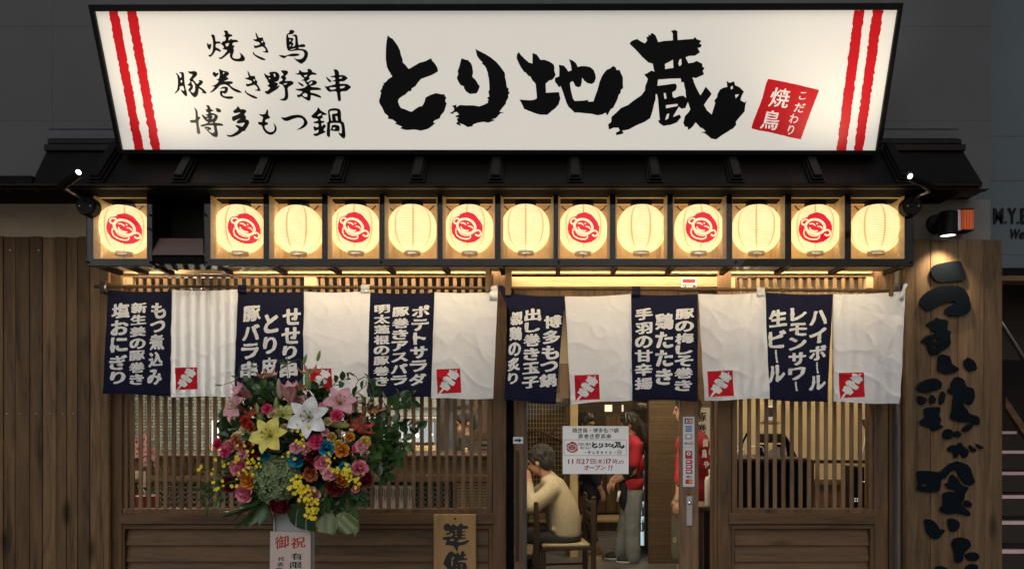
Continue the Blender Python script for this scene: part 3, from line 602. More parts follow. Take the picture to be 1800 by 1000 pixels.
BRUSH = [(360, 50, 12.69, [[[(45,325),(75,350),(105,372),(145,335),(145,390),(130,460),(110,480),(80,465),(55,420)]], [[(135,155),(165,140),(215,155),(235,240),(240,300),(330,295),(350,320),(350,345),(300,345),(245,350),(240,430),(310,455),(360,500),(365,525),(320,525),(250,490),(235,510),(180,600),(125,645),(95,635),(75,592),(120,600),(155,555),(180,480),(185,330),(170,230)]],
   [[(415,60),(465,50),(510,65),(530,130),(595,140),(620,165),(590,190),(540,200),(525,265),(555,270),(575,235),(620,260),(700,258),(755,290),(735,310),(625,325),(610,380),(655,390),(662,415),(630,450),(655,490),(635,560),(615,610),(620,660),(690,685),(770,680),(800,650),(795,590),(765,535),(840,590),(890,650),(900,705),(860,740),(760,748),(660,735),(590,690),(555,630),(565,540),(470,620),(380,690),(340,695),(295,655),(360,655),(440,580),(510,490),(430,480),(390,460),(430,430),(390,375),(340,350),(385,330),(385,300),(440,290),(465,260),(465,200),(395,170),(450,160),(450,110)], [(455,350),(545,330),(520,395),(490,415),(470,395)]]]),
 (440, 50, 11.945, KI), (425.9, 117.3, 11.945, KI),
 (440, 50, 11.945, [[[(820,50),(860,35),(910,45),(932,80),(900,115),(860,135),(800,130),(790,170),(815,205),(870,205),(905,215),(905,250),(870,290),(905,320),(905,350),(870,390),(940,375),(945,250),(935,170),(875,165),(920,130),(970,140),(990,170),(1000,300),(1015,360),(1080,335),(1140,340),(1160,375),(1140,400),(1010,400),(1015,430),(1100,435),(1180,465),(1215,520),(1205,600),(1160,690),(1080,750),(1050,745),(970,690),(890,610),(960,650),(1050,655),(1110,620),(1140,550),(1120,490),(1060,465),(960,470),(850,485),(790,470),(760,400),(750,250),(755,140),(820,90)], [(820,245),(850,240),(850,270),(820,285)], [(825,345),(850,345),(855,370),(830,390)], [(835,450),(950,420),(945,435),(850,462)]], [[(585,565),(680,570),(740,580),(860,535),(980,530),(1045,550),(1010,580),(900,598),(780,585),(710,640),(640,605)]]]),
 (300, 116, 12.69, [[[(100,155),(150,175),(200,240),(205,270),(240,265),(240,180),(180,160),(230,140),(285,150),(300,200),(305,350),(330,500),(365,610),(368,660),(345,690),(300,650),(250,590),(215,520),(285,565),(305,545),(280,450),(205,460),(195,540),(150,590),(100,620),(90,605),(140,545),(160,450),(160,300),(145,210)], [(218,325),(255,320),(255,375),(225,375)]],
   [[(375,120),(450,130),(530,115),(590,150),(590,210),(550,255),(490,300),(540,350),(590,420),(650,340),(600,335),(650,318),(710,335),(720,380),(690,420),(630,460),(700,500),(780,570),(805,610),(780,625),(680,600),(715,580),(690,550),(620,500),(620,600),(590,680),(540,708),(500,690),(450,630),(420,575),(385,555),(400,520),(450,460),(365,430),(430,375),(440,345),(410,310),(470,240),(490,190),(420,180)], [(460,350),(500,360),(545,430),(545,550),(510,610),(470,590),(445,560),(490,510),(500,450),(470,400)]]]),
 (365, 116, 12.69, [[[(150,135),(185,170),(240,155),(250,175),(220,215),(175,260),(130,225),(105,180),(120,145)]], [[(245,85),(265,75),(340,110),(440,130),(480,165),(470,200),(410,250),(465,275),(460,305),(350,350),(480,345),(540,348),(570,380),(540,405),(480,415),(560,490),(700,545),(765,595),(750,608),(640,590),(550,540),(470,460),(400,415),(280,430),(200,520),(110,590),(30,605),(100,550),(165,465),(80,455),(180,420),(235,370),(240,320),(180,310),(250,290),(270,220),(265,140)], [(340,140),(380,145),(350,200)]],
   [[(270,515),(330,470),(400,465),(450,480),(455,540),(430,600),(385,630),(340,605),(325,615),(335,660),(400,685),(500,680),(560,685),(578,710),(540,740),(440,740),(340,710),(280,660),(270,600),(275,560),(320,560),(370,560),(390,520),(360,505),(300,515)]]]),
 (460, 116, 11.945, [[[(50,150),(90,185),(155,215),(180,195),(145,155),(190,128),(290,122),(350,155),(380,210),(365,290),(330,330),(260,345),(330,360),(345,390),(310,440),(370,405),(375,430),(330,490),(220,555),(150,600),(110,600),(60,550),(75,530),(110,535),(160,490),(180,465),(110,415),(160,390),(155,370),(120,330),(125,305),(80,250),(55,200)], [(235,180),(275,165),(290,190),(285,240),(265,230),(260,200)], [(145,250),(175,255),(185,285),(155,275)]],
   [[(390,100),(470,95),(540,105),(558,140),(530,190),(490,215),(525,270),(480,320),(560,318),(630,315),(680,360),(650,395),(540,460),(555,560),(562,650),(535,715),(470,740),(400,720),(360,695),(420,700),(470,680),(490,620),(480,480),(455,430),(430,395),(360,380),(360,345),(430,310),(440,285),(390,240),(420,215),(465,185)], [(440,390),(490,370),(545,362),(500,400)]],
   [[(690,165),(780,155),(785,95),(800,88),(840,125),(900,140),(975,130),(950,70),(1000,65),(1045,85),(1065,135),(1130,150),(1160,180),(1150,190),(1040,188),(990,235),(1015,275),(960,310),(940,330),(970,345),(1020,310),(1090,300),(1150,325),(1165,360),(1130,400),(1010,430),(1080,450),(1180,452),(1240,480),(1255,505),(1200,512),(1020,515),(1025,560),(1120,580),(1220,620),(1258,660),(1240,678),(1150,650),(1030,610),(1030,690),(1010,735),(970,735),(900,690),(830,640),(770,675),(735,625),(740,605),(790,610),(870,540),(760,525),(690,485),(800,482),(900,460),(930,430),(965,410),(920,370),(905,320),(815,305),(880,290),(890,265),(850,240),(810,190),(740,185)], [(888,200),(960,190),(945,225),(900,240)], [(990,380),(1030,340),(1070,330),(1060,365),(1010,400)], [(845,610),(905,570),(955,590),(960,655),(900,655)]], [[(745,335),(800,355),(870,390),(885,415),(865,440),(820,415),(775,375)]]]),
 (510, 116, 11.945, [[[(905,75),(960,75),(1005,95),(1028,150),(1030,200),(1090,192),(1150,205),(1215,260),(1180,290),(1130,330),(1035,330),(1040,380),(1120,375),(1210,385),(1288,450),(1250,480),(1190,535),(1055,540),(1060,620),(1070,720),(1040,750),(1005,735),(990,640),(975,535),(880,540),(835,550),(790,530),(740,460),(710,415),(760,440),(860,410),(950,390),(950,330),(870,325),(900,310),(945,300),(945,245),(840,240),(850,220),(940,205),(930,130)], [(1030,240),(1105,238),(1070,270),(1030,275)], [(1045,430),(1165,425),(1125,465),(1050,480)], [(810,455),(960,450),(960,485),(865,510)]], [[(745,215),(780,245),(850,300),(870,335),(850,350),(810,335),(770,280)]]]),
 (330, 180, 12.3, [[[(125,110),(185,150),(210,200),(222,320),(275,315),(265,350),(230,400),(240,520),(270,630),(268,680),(240,695),(200,670),(190,560),(180,440),(80,450),(40,410),(60,385),(150,385),(170,370),(170,220),(155,160)]],
   [[(390,70),(430,62),(470,80),(495,150),(560,175),(540,195),(495,205),(500,235),(570,240),(655,290),(640,360),(605,415),(580,430),(610,450),(720,455),(775,490),(755,512),(620,505),(635,580),(655,690),(640,750),(610,760),(540,735),(450,650),(380,575),(350,545),(400,525),(470,535),(515,570),(490,600),(440,600),(480,645),(540,668),(580,650),(570,560),(560,500),(420,500),(310,535),(260,500),(340,475),(420,455),(440,425),(390,410),(340,350),(300,280),(320,262),(360,300),(400,320),(440,300),(370,275),(440,255),(445,220),(395,210),(405,185),(375,160),(430,150),(420,105)], [(510,290),(545,275),(580,290),(570,340),(530,370),(515,350),(550,325)], [(410,350),(450,345),(450,365),(415,368)], [(480,440),(545,430),(550,450),(470,455)], [(395,570),(430,568),(430,588),(410,590)]], [[(590,140),(630,125),(680,140),(720,175),(720,215),(680,222),(605,200),(630,175)]],
   [[(1075,78),(1110,110),(1140,155),(1220,150),(1278,195),(1215,265),(1265,315),(1250,370),(1310,385),(1335,430),(1300,520),(1245,600),(1240,625),(1200,620),(1100,700),(980,750),(890,752),(820,705),(940,710),(1040,650),(1110,585),(1060,540),(1020,500),(1080,492),(1160,530),(1190,520),(1245,435),(1090,465),(1050,440),(1070,400),(1150,345),(1080,370),(990,415),(965,395),(950,340),(970,305),(1080,270),(1150,215),(1010,245),(975,200),(1010,165),(1060,130)]]]),
 (448, 180, 8.807, [[[(190,105),(208,140),(205,195),(240,235),(225,250),(165,270),(155,300),(205,318),(205,345),(150,360),(155,400),(190,445),(240,465),(290,450),(308,410),(300,360),(280,318),(325,360),(342,410),(325,460),(280,500),(230,505),(170,480),(125,420),(108,360),(60,345),(45,315),(60,302),(110,310),(115,270),(130,235),(90,210),(50,180),(130,190),(165,175),(175,135)]],
   [[(395,232),(470,238),(560,205),(650,192),(720,200),(780,240),(820,310),(810,350),(760,395),(700,420),(635,430),(700,395),(755,340),(760,290),(730,250),(670,238),(600,255),(500,295),(450,285)]],
   [[(975,78),(1000,95),(1020,130),(1115,180),(1115,195),(1050,200),(1040,220),(1068,235),(1015,255),(1020,285),(1082,295),(1075,315),(1025,325),(1040,380),(1060,340),(1085,345),(1105,375),(1070,410),(1065,440),(1100,450),(1085,470),(1010,500),(960,528),(920,520),(897,490),(960,480),(985,460),(985,420),(950,440),(920,445),(905,390),(915,365),(940,385),(980,390),(990,330),(910,325),(905,305),(980,285),(975,260),(930,250),(900,250),(868,220),(890,195),(960,130)], [(960,215),(1010,170),(1038,185),(1000,215)]],
   [[(1130,125),(1170,100),(1240,90),(1310,105),(1332,140),(1338,290),(1380,315),(1395,400),(1405,520),(1390,560),(1360,560),(1310,510),(1285,460),(1345,490),(1345,400),(1330,325),(1240,320),(1170,325),(1165,345),(1165,450),(1165,530),(1145,545),(1115,520),(1110,470),(1120,350),(1115,315),(1145,300),(1135,200)], [(1155,135),(1275,130),(1278,170),(1200,180),(1190,200),(1200,290),(1185,290),(1165,200)], [(1245,215),(1275,215),(1285,285),(1260,285)]], [[(1190,355),(1240,345),(1300,360),(1315,390),(1312,450),(1240,450),(1190,440),(1165,440),(1180,410)], [(1205,395),(1245,388),(1240,415),(1215,425)]]])]
for ox, oy, k_, shapes in BRUSH:
    for ps in shapes:
        v, f = fill2d([soften(conv(p, ox, oy, k_)) for p in ps]); t.flat(v, f, fs_)
t.build('menu_lettering', 'sign_ink', sg)
seal = rough(conv([(340,75),(430,92),(600,125),(760,160),(945,205),(1082,238),(1050,330),(960,560),(880,780),(815,960),(700,940),(520,895),(330,850),(200,830),(90,800),(120,690),(180,540),(250,360),(310,130)], 1310, 130, 8.336), 1.5, 0.5, 3, .5)
v, f = fill2d([seal]); t = MB(); t.flat(v, f, lambda x, y: ob(x, y, .0012)); se = t.build('seal', 'sign_red', sg)
t = MB(); fs2 = lambda x, y: ob(x, y, .0024)
for ch, x, y, w, h in (('焼', 505, 355, 280, 300), ('鳥', 372, 680, 250, 290), ('こ', 843, 322, 95, 120), ('だ', 797, 498, 150, 145), ('わ', 713, 660, 125, 140), ('り', 668, 825, 85, 140)):
    put_glyph(t, ch, 1310 + x / 8.336, 130 + y / 8.336, w / 8.336, h / 8.336, fs2, off=0.012, brush=0.022, shear=0.10, rot=R(9))
t.build('seal_lettering', 'sign_face', se)

# arm lamps that light the sign
M['lamp_lens'] = emis('lit lamp lens', (1.0, 0.95, 0.86), 4.0)
def arm_lamp(disc, elbow, tail, head, tgt, label):
    Yd, Yh = -0.40, -0.95
    c = W(*disc, Yd); root = thing('arm_lamp', label, 'lamp', c)
    q = Quaternion((1, 0, 0), R(90)); m_ = MB(); m_.lathe([(.050, -.05), (.050, 0), (.046, .012), (0.0, .014)], 32, c, q); m_.build('mount', 'black', root, smooth=False, bevel=.002)
    sc = MB(); sc.ell(c + Vector((-.028, -.014, -.004)), (.005, .003, .005)); sc.ell(c + Vector((.028, -.014, -.004)), (.005, .003, .005)); sc.build('screw', 'steel', root, smooth=True)
    e = W(*elbow, -.82); tl = W(*tail, -.84); hd = W(*head, Yh + .02)
    MB().tube([c + Vector((0, -.01, .02)), c + Vector((0, -.10, .03)), e], .006).build('arm', 'steel', root, smooth=True)
    d_ = (hd - tl); up_ = d_.normalized()
    MB().tube([tl, tl + d_ * .12, tl + d_ * .13, hd], [.019, .020, .023, .023], 20).build('lamp_head', 'black', root, smooth=False)
    MB().tube([e, e.lerp(hd, .9) + Vector((0, -.024, 0))], .004).build('bracket', 'steel', root, smooth=True)
    m_ = MB(); m_.ell(hd, (.012, .012, .004), up_.to_track_quat('Z', 'Y')); m_.build('lens', 'lamp_lens', root, smooth=True)
    l = bpy.data.lights.new('spot', 'SPOT'); l.energy = 15; l.spot_size = R(80); l.spot_blend = 1.0; l.color = (1, .86, .62); l.shadow_soft_size = .03
    lo = bpy.data.objects.new('lamp_spot', l); COL.objects.link(lo); lo.location = hd + up_ * .03; lo.rotation_euler = (tgt - lo.location).to_track_quat('-Z', 'Y').to_euler(); adopt(lo, root)
arm_lamp((152, 362), (114, 332), (106, 327), (138, 303), ob(310, 70), 'black arm lamp with lit lens on the small lantern case end')
arm_lamp((1603, 362), (1633, 338), (1639, 326), (1600, 310), ob(1475, 70), 'black arm lamp with lit lens above the downlight and amber lamp')
# ================================================================ LANTERN CASES
YF, YB = -0.36, -0.082
M['case_back'] = plain('pale case back board', (0.78, 0.64, 0.42), 0.8, bump=0.3, bscale=160, var=0.2, scale=12)
M['led'] = emis('warm light strip', (1.0, 0.80, 0.52), 58.0)
M['led_soft'] = emis('soft warm strip', (1.0, 0.80, 0.50), 32.0)
M['cable'] = plain('dark cable', (0.03, 0.022, 0.016), 0.5)
def case(label, px0, px1, opens, name='lantern_case'):
    t, b0, b1 = 333.0, 455.0, 467.5
    root = thing(name, label, 'lantern case', W((px0 + px1) / 2, b1, YF))
    fr = MB(); fr.pbox(px0, t, px1, 340.5, YF, YF + .03); fr.pbox(px0, b0, px1, b1, YF, YF + .03)
    xs = [px0] + [v for o_ in opens for v in o_] + [px1]
    for i in range(0, len(xs), 2): fr.pbox(xs[i], 340.7, xs[i + 1], b0 - .2, YF + .001, YF + .029)
    fr.build('frame', 'wood_case', root, bevel=0.002)
    zt, zb_ = WZ(340.5, YF), WZ(b0, YF)
    xa, xb = WX(px0, YF) + .006, WX(px1, YF) - .006
    MB().box(xa, xb, YF + .050, YB, zb_ - .012, zb_ - .002).build('bottom_board', 'wood_in_h', root)
    MB().box(xa, xb, YF + .032, YB, zt + .004, zt + .02).build('top_board', 'wood_in_h', root)
    MB().box(xa, xb, YB - .014, YB - .001, zb_ - .003, zt + .003).build('back_board', 'case_back', root)
    dv = MB()
    for i in range(0, len(xs), 2):
        c = WX((xs[i] + xs[i + 1]) / 2, YF); h = max(.006, (xs[i + 1] - xs[i]) / S(YF) / 2 - .003)
        if i == 0: c = WX(xs[1], YF) - .012; h = .009
        if i == len(xs) - 2: c = WX(xs[i], YF) + .012; h = .009
        dv.box(c - h, c + h, YF + .033, YB - .015, zb_ - .003, zt + .003)
        for s_ in (-1, 1):                                     # little upright battens in the rear corners
            if (i == 0 and s_ < 0) or (i == len(xs) - 2 and s_ > 0): continue
            dv.box(c + s_ * (h + .0005), c + s_ * (h + .022), YB - .035, YB - .0155, zb_ - .002, zt + .002)
    for xq in (xa - .0055, xb + .0005): MB().box(xq, xq + .005, YF + .032, YB, zb_ - .012, zt + .02).build('side_panel', 'wood_case', root)
    dv.build('divider', 'wood_in_v', root)
    rl = MB(); rl.box(xa + .02, xb - .02, YB - .036, YB - .016, zt - .028, zt + .0025); rl.build('rear_rail', 'wood_in_h', root)
    lip = MB()
    for a, b_ in opens:                                                   # bevelled lip boards that slope in towards the lantern
        o4 = [W(a + .1, 340.8, YF + .002), W(b_ - .1, 340.8, YF + .002), W(b_ - .1, b0 - .3, YF + .002), W(a + .1, b0 - .3, YF + .002)]
        e_ = .012; i4 = [o4[0] + Vector((e_, .045, -e_)), o4[1] + Vector((-e_, .045, -e_)), o4[2] + Vector((-e_, .045, e_)), o4[3] + Vector((e_, .045, e_))]
        b4 = [o4[q_] + Vector((0, .045, 0)) for q_ in range(4)]
        for q_ in range(4):
            r_ = (q_ + 1) % 4; lip.add([o4[q_], o4[r_], i4[r_], i4[q_], b4[q_], b4[r_]], [(0, 1, 2, 3), (3, 2, 5, 4), (0, 4, 5, 1), (0, 3, 4), (1, 5, 2)])
    lip.build('lip', 'wood_in_h', root, fix=True)
    MB().pbox(px0 + 1, t + 1, px1 - 1, b1 - .8, YF - .006, YF - .002).build('glass_pane', 'case_glass', root)
    bo = MB(); q = Quaternion((1, 0, 0), R(90))
    for px in [px0 + 4] + [px0 + (px1 - px0) * k / max(1, round((px1 - px0) / 305)) for k in range(1, max(1, round((px1 - px0) / 305)))] + [px1 - 4]:
        for py in (461, 378): 
            if py == 378 and px not in (px0 + 4, px1 - 4): continue
            bo.lathe([(.007, 0), (.007, .003), (.004, .005)], 12, W(px, py, YF - .006), q)
    bo.build('bolt', 'black', root, smooth=True)
    br = MB()
    n = max(2, round((px1 - px0) / 103))
    for k in range(n + 1):
        px = px0 + 10 + (px1 - px0 - 20) * k / n; x = WX(px, YF)
        br.box(x - .012, x + .012, YF + .051, -.083, zb_ - .035, zb_ - .0125)
    br.build('bracket', 'wood_case', root)
    st_ = MB(); st_.box(xa + .01, xb - .01, -.074, -.058, zb_ + .031, zb_ + .037); st_.build('light_strip', 'led', root); st_ = MB(); st_.box(xa + .03, xb - .03, YF + .0315, YF + .047, zb_ - .0245, zb_ - .0125); st_.build('front_strip', 'led_soft', root)
    return root, zt, zb_
OP = [(370, 463), (473, 566), (576, 667), (676, 769), (778, 870), (880, 973), (981, 1072), (1082, 1173), (1183, 1277), (1287, 1380), (1391, 1485), (1496, 1590)]
c1, zt, zbb = case('small square wooden lantern case holding one emblem lantern', 151, 268, [(164, 258)])
c2, zt, zbb = case('long dark wooden lantern case with twelve glazed bays', 358, 1606, OP)
# a thin pale cable looping through the rear of each bay
cb = MB()
for a, b_ in OP + [(164, 258)]:
    for k in (0, 1):
        xa, xb = WX(a + 6 if k == 0 else b_ - 24, -.2), WX(a + 24 if k == 0 else b_ - 6, -.2); z0, z1 = (zt - .02, zt - .045) if k == 0 else (zt - .045, zt - .018)
        cb.tube([(xa + (xb - xa) * i / 6, -.2, z0 + (z1 - z0) * i / 6 - .012 * math.sin(math.pi * i / 6)) for i in range(7)], .0035, 6)
cb.build('cable', 'cable', c2, smooth=True)

# ---------------------------------------------------------------- lanterns
def paper(name, col, strength, rings=True):
    m, nt, b, o = newmat(name)
    tc = N(nt, 'ShaderNodeTexCoord'); sx = N(nt, 'ShaderNodeSeparateXYZ'); nt.links.new(tc.outputs['Object'], sx.inputs[0])
    w = N(nt, 'ShaderNodeMath', operation='MULTIPLY', i_1=2 * math.pi / 0.0088); nt.links.new(sx.outputs['Z'], w.inputs[0])
    s_ = N(nt, 'ShaderNodeMath', operation='SINE'); nt.links.new(w.outputs[0], s_.inputs[0])
    r1 = ramp(nt, [(0.66, (1, 1, 1)), (0.97, (0.70, 0.67, 0.58))]); mr = N(nt, 'ShaderNodeMapRange', i_1=-1.0, i_2=1.0); nt.links.new(s_.outputs[0], mr.inputs[0]); nt.links.new(mr.outputs[0], r1.inputs[0])
    an = N(nt, 'ShaderNodeMath', operation='ARCTAN2'); nt.links.new(sx.outputs['X'], an.inputs[0]); nt.links.new(sx.outputs['Y'], an.inputs[1])
    a2 = N(nt, 'ShaderNodeMath', operation='MULTIPLY', i_1=8 / (2 * math.pi)); nt.links.new(an.outputs[0], a2.inputs[0])
    pp = N(nt, 'ShaderNodeMath', operation='PINGPONG', i_1=0.5); a3 = N(nt, 'ShaderNodeMath', operation='ADD', i_1=40.0); nt.links.new(a2.outputs[0], a3.inputs[0]); nt.links.new(a3.outputs[0], pp.inputs[0])
    r2 = ramp(nt, [(0.0, (0.58, 0.54, 0.42)), (0.045, (0.66, 0.62, 0.50)), (0.06, (1, 1, 1))]); nt.links.new(pp.outputs[0], r2.inputs[0])
    nz = N(nt, 'ShaderNodeTexNoise', i_Scale=18.0, i_Detail=4.0); nt.links.new(tc.outputs['Object'], nz.inputs['Vector'])
    r3 = ramp(nt, [(0.3, (0.92, 0.90, 0.85)), (0.7, (1, 1, 1))]); nt.links.new(nz.outputs[0], r3.inputs[0])
    last = r1.outputs[0]
    for x in (r2.outputs[0], r3.outputs[0]):
        mm = N(nt, 'ShaderNodeMix', data_type='RGBA', blend_type='MULTIPLY'); mm.inputs[0].default_value = 1.0
        nt.links.new(last, mm.inputs[6]); nt.links.new(x, mm.inputs[7]); last = mm.outputs[2]
    mm = N(nt, 'ShaderNodeMix', data_type='RGBA', blend_type='MULTIPLY'); mm.inputs[0].default_value = 1.0; mm.inputs[7].default_value = (*col, 1); nt.links.new(last, mm.inputs[6])
    nt.links.new(mm.outputs[2], b.inputs['Base Color']); nt.links.new(mm.outputs[2], b.inputs['Emission Color']); b.inputs['Emission Strength'].default_value = strength; b.inputs['Roughness'].default_value = .7
    bp = N(nt, 'ShaderNodeBump', i_Strength=0.4, i_Distance=0.004); nt.links.new(s_.outputs[0], bp.inputs['Height']); nt.links.new(bp.outputs[0], b.inputs['Normal'])
    return m
M['paper'] = paper('lit lantern paper', (1.0, 0.73, 0.38), 1.40)
M['paper_red'] = plain('red lantern print', (0.60, 0.004, 0.03), .7, emit=(1.0, 0.004, 0.035), estr=0.72, var=.05)
M['paper_line'] = emis('unprinted lantern paper', (1.0, 0.80, 0.42), 1.1, (0.8, 0.7, 0.5))
LR, LH = 0.129, 0.132
def lrad(z):                                                   # lantern profile: fuller than a ball
    t = min(1.0, abs(z) / LH); return LR * (1 - t ** 2.35) ** 0.5
def body_mesh(ribs):
    m_ = MB(); n = 48; zz = [-.120 + .240 * i / 40 for i in range(41)]
    m_.lathe([(lrad(z), z) for z in zz], n); return m_.mesh('lantern_body', 'paper', True)
BODY = body_mesh(True)
def lantern(px, emblem, label, turn=0.0, dz=0.0):
    c = W(px, 400, -.222) + Vector((0, 0, dz))
    root = thing('paper_lantern', label, 'lantern', c, 'paper lanterns in the glazed cases', turn)
    link('paper_body', BODY, root).matrix_parent_inverse = Matrix()
    m_ = MB(); m_.lathe([(.054, .114), (.057, .115), (.057, .138), (.052, .139)], 28); link('top_ring', m_.mesh('top_ring', 'black'), root).matrix_parent_inverse = Matrix()
    m_ = MB(); m_.lathe([(.042, -.139), (.044, -.138), (.044, -.119), (.041, -.118)], 28); link('bottom_ring', m_.mesh('bottom_ring', 'steel', True), root).matrix_parent_inverse = Matrix()
    m_ = MB(); m_.tube([(.050 * math.cos(a), 0, .136 + .033 * math.sin(a)) for a in [math.pi * k / 12 for k in range(13)]], .0022, 6); m_.tube([(0, 0, .139), (0, 0, zt - c.z + .003)], .004, 6); m_.ell((0, 0, .146), (.010, .010, .009))
    m_.ell((0, -.0, -.146), (.008, .008, .006))
    link('handle', m_.mesh('handle', 'chrome', True), root).matrix_parent_inverse = Matrix()
    if emblem:
        for name, me in EMB:
            if name == 'emblem': e = link(name, me, root); e.matrix_parent_inverse = Matrix()
            else: l = link(name, me, e); l.matrix_parent_inverse = Matrix()
    return root
def onball(x, y, h):                                            # picture units off the lantern centre -> lantern surface
    k = 1 / 324.9; X, Z = x * k, -y * k; r = lrad(Z) + h; X = max(-r * .97, min(r * .97, X)); return Vector((X, -math.sqrt(r * r - X * X), Z))
def rel(pts): return [((x - 326) / 8.33, (y - 448) / 8.33) for x, y in pts]
blob = rough(rel([(340,278),(400,292),(450,320),(490,370),(530,420),(552,480),(548,550),(530,610),(480,660),(430,690),(350,702),(270,690),(200,662),(150,620),(115,560),(98,500),(110,430),(130,370),(170,345),(225,335),(235,310),(290,290)]), 1.2, .8, 2, .6)
def ering(cx, cy, rx, ry, rot, wd, a0=0, a1=360, n=28):
    pts = []
    for k in range(n + 1):
        a = R(a0 + (a1 - a0) * k / n); x, y = rx * math.cos(a), ry * math.sin(a); pts.append((cx + x * math.cos(R(rot)) - y * math.sin(R(rot)), cy + x * math.sin(R(rot)) + y * math.cos(R(rot))))
    return ribbon(pts, wd)
lines = [ering(325, 485, 130, 98, 18, 34), ering(188, 405, 42, 38, 0, 22, 30, 330), ering(487, 572, 40, 36, 0, 22, -150, 150),
         ribbon([(250, 490), (262, 525), (300, 548), (340, 552), (362, 545)], [14, 24, 26, 22, 10]), ribbon([(248, 442), (285, 440), (312, 456), (326, 474)], [14, 18, 18, 10]), ribbon([(352, 487), (390, 490), (412, 504), (422, 522)], [10, 18, 18, 12]),
         ribbon([(345, 438), (352, 452), (362, 446)], [12, 22, 12]),
         ribbon([(180, 510), (172, 560), (190, 605), (240, 640), (300, 655), (350, 655), (380, 640), (385, 605)], 17), ribbon([(215, 555), (250, 592), (300, 612), (350, 616), (378, 604)], [6, 12, 13, 12, 6])]
def emb_mesh():
    v, f = fill2d([blob]); v, f = cutgrid(v, f, 4.0); a = MB(); a.flat(v, f, lambda x, y: onball(x, y, .0010)); b = MB()
    for i, l in enumerate(lines):
        v, f = fill2d([rel(l)]); v, f = cutgrid(v, f, 4.0); b.flat(v, f, lambda x, y, i=i: onball(x, y, .0022 + i * .00012))
    return [('emblem', a.mesh('emblem', 'paper_red', True)), ('emblem_line', b.mesh('emblem_line', 'paper_line', True))]
EMB = emb_mesh()
LC = [(218, 1, 0.519, 'emblem lantern alone in the small case beside the dark vent'),
      (422, 1, 0.590, 'red emblem lantern in the bay next to the dark vent hood'),
      (525, 0, 0.612, 'plain cream lantern between the first two emblem lanterns of the long case'),
      (625.5, 1, 0.150, 'second red emblem lantern of the long case, counted from the vent'),
      (725, 0, 0.202, 'plain cream lantern between the second and third emblem lanterns'),
      (825.5, 1, -0.041, 'third red emblem lantern of the long case, counted from the vent'),
      (924, 0, 0.027, 'plain cream lantern in the sixth bay, between two emblem lanterns'),
      (1025, 1, -0.032, 'fourth red emblem lantern of the long case, counted from the vent'),
      (1127, 0, 0.257, 'plain cream lantern in the eighth bay counted from the vent'),
      (1228, 1, -0.047, 'red emblem lantern in the bay above the small security sticker'),
      (1329.5, 0, -0.267, 'plain cream lantern in the tenth bay counted from the vent'),
      (1433, 1, -0.337, 'last red emblem lantern before the end bay of the long case'),
      (1539.5, 0, -0.055, 'plain cream lantern in the end bay beside the arm lamp')]
for px, e, tn, lb in LC: lantern(px, e, lb, tn, -.011 + rnd.uniform(-.003, .003))

# dark vent between the two cases
vt = thing('vent_hood', 'dark vent opening with brown metal hood between two lantern cases', 'vent', W(313, 465, YF))
M['hood'] = plain('brown metal hood', (0.17, 0.115, 0.10), 0.45, var=.08)
M['mesh_dark'] = plain('dark wire mesh', (0.012, 0.011, 0.010), .6)
MB().pbox(268.6, 333, 357.4, 422, -.16, -.15).build('mesh_panel', 'mesh_dark', vt)
gm = MB()
for k in range(34): x = 269 + 88 * k / 33; gm.pbox(x - .35, 336, x + .35, 421, -.166, -.163)
for k in range(30): y = 337 + 84 * k / 29; gm.pbox(269, y - .35, 357, y + .35, -.163, -.1605)
gm.build('wire', 'black', vt)
hd = MB(); a0, a1, a2 = (-.30, 419), (-.37, 447), (-.36, 465)
x0, x1 = 268.6, 357.4
P = [W(x0, 419, -.29), W(x1 - 1, 419, -.29), W(x1, 448, -.375), W(x0 - .5, 448, -.375), W(x0, 464, -.355), W(x1, 464, -.355)]
hd.add([P[0], P[1], P[2], P[3]] + [p + Vector((0, .1, -.0)) for p in P[:4]], [(0, 3, 2, 1), (4, 5, 6, 7), (0, 1, 5, 4), (1, 2, 6, 5), (3, 0, 4, 7), (2, 3, 7, 6)]); hd.build('hood', 'hood', vt, fix=True)
hd = MB(); hd.pbox(x0 + .5, 448.5, x1 - .5, 464, -.362, -.20); hd.build('hood_front', 'black_matt', vt, bevel=.003)
MB().tube([W(282, 337, -.2), W(288, 372, -.2), W(295, 418, -.2)], .010, 12).build('pipe', 'black', vt, smooth=True)

# ================================================================ NOREN CURTAINS
NY = -0.135
def pole(px0, px1, py0, py1, label):
    a, b_ = W(px0, py0, NY), W(px1, py1, NY); root = thing('bamboo_pole', label, 'pole', a)
    n = int((px1 - px0) / 68); pts = []; rs = []
    for k in range(n * 6 + 1):
        t = k / (n * 6); p = a.lerp(b_, t); pts.append(p); rs.append(.0088 if k % 6 else .0108)
    MB().tube(pts, rs, 14).build('cane', 'bamboo', root, smooth=True)
pole(167, 859, 503.5, 506.5, 'long bamboo pole carrying the curtain in front of the slatted window')
pole(893, 1571, 506.5, 511, 'long bamboo pole carrying the curtain across the sliding doors')
hk = thing('pole_hook', 'wooden pole hook at the fence end of the curtain', 'hook', W(186, 508, NY))
MB().box(WX(180, NY), WX(189, NY), NY - .03, -.013, WZ(516, NY), WZ(497, NY)).build('hook_block', 'wood_dark', hk, bevel=.003)
MB().tube([W(186, 496, NY - .016), W(184.5, 505, NY - .03), W(187, 514, NY - .02)], .006).build('hook_arm', 'steel', hk, smooth=True)
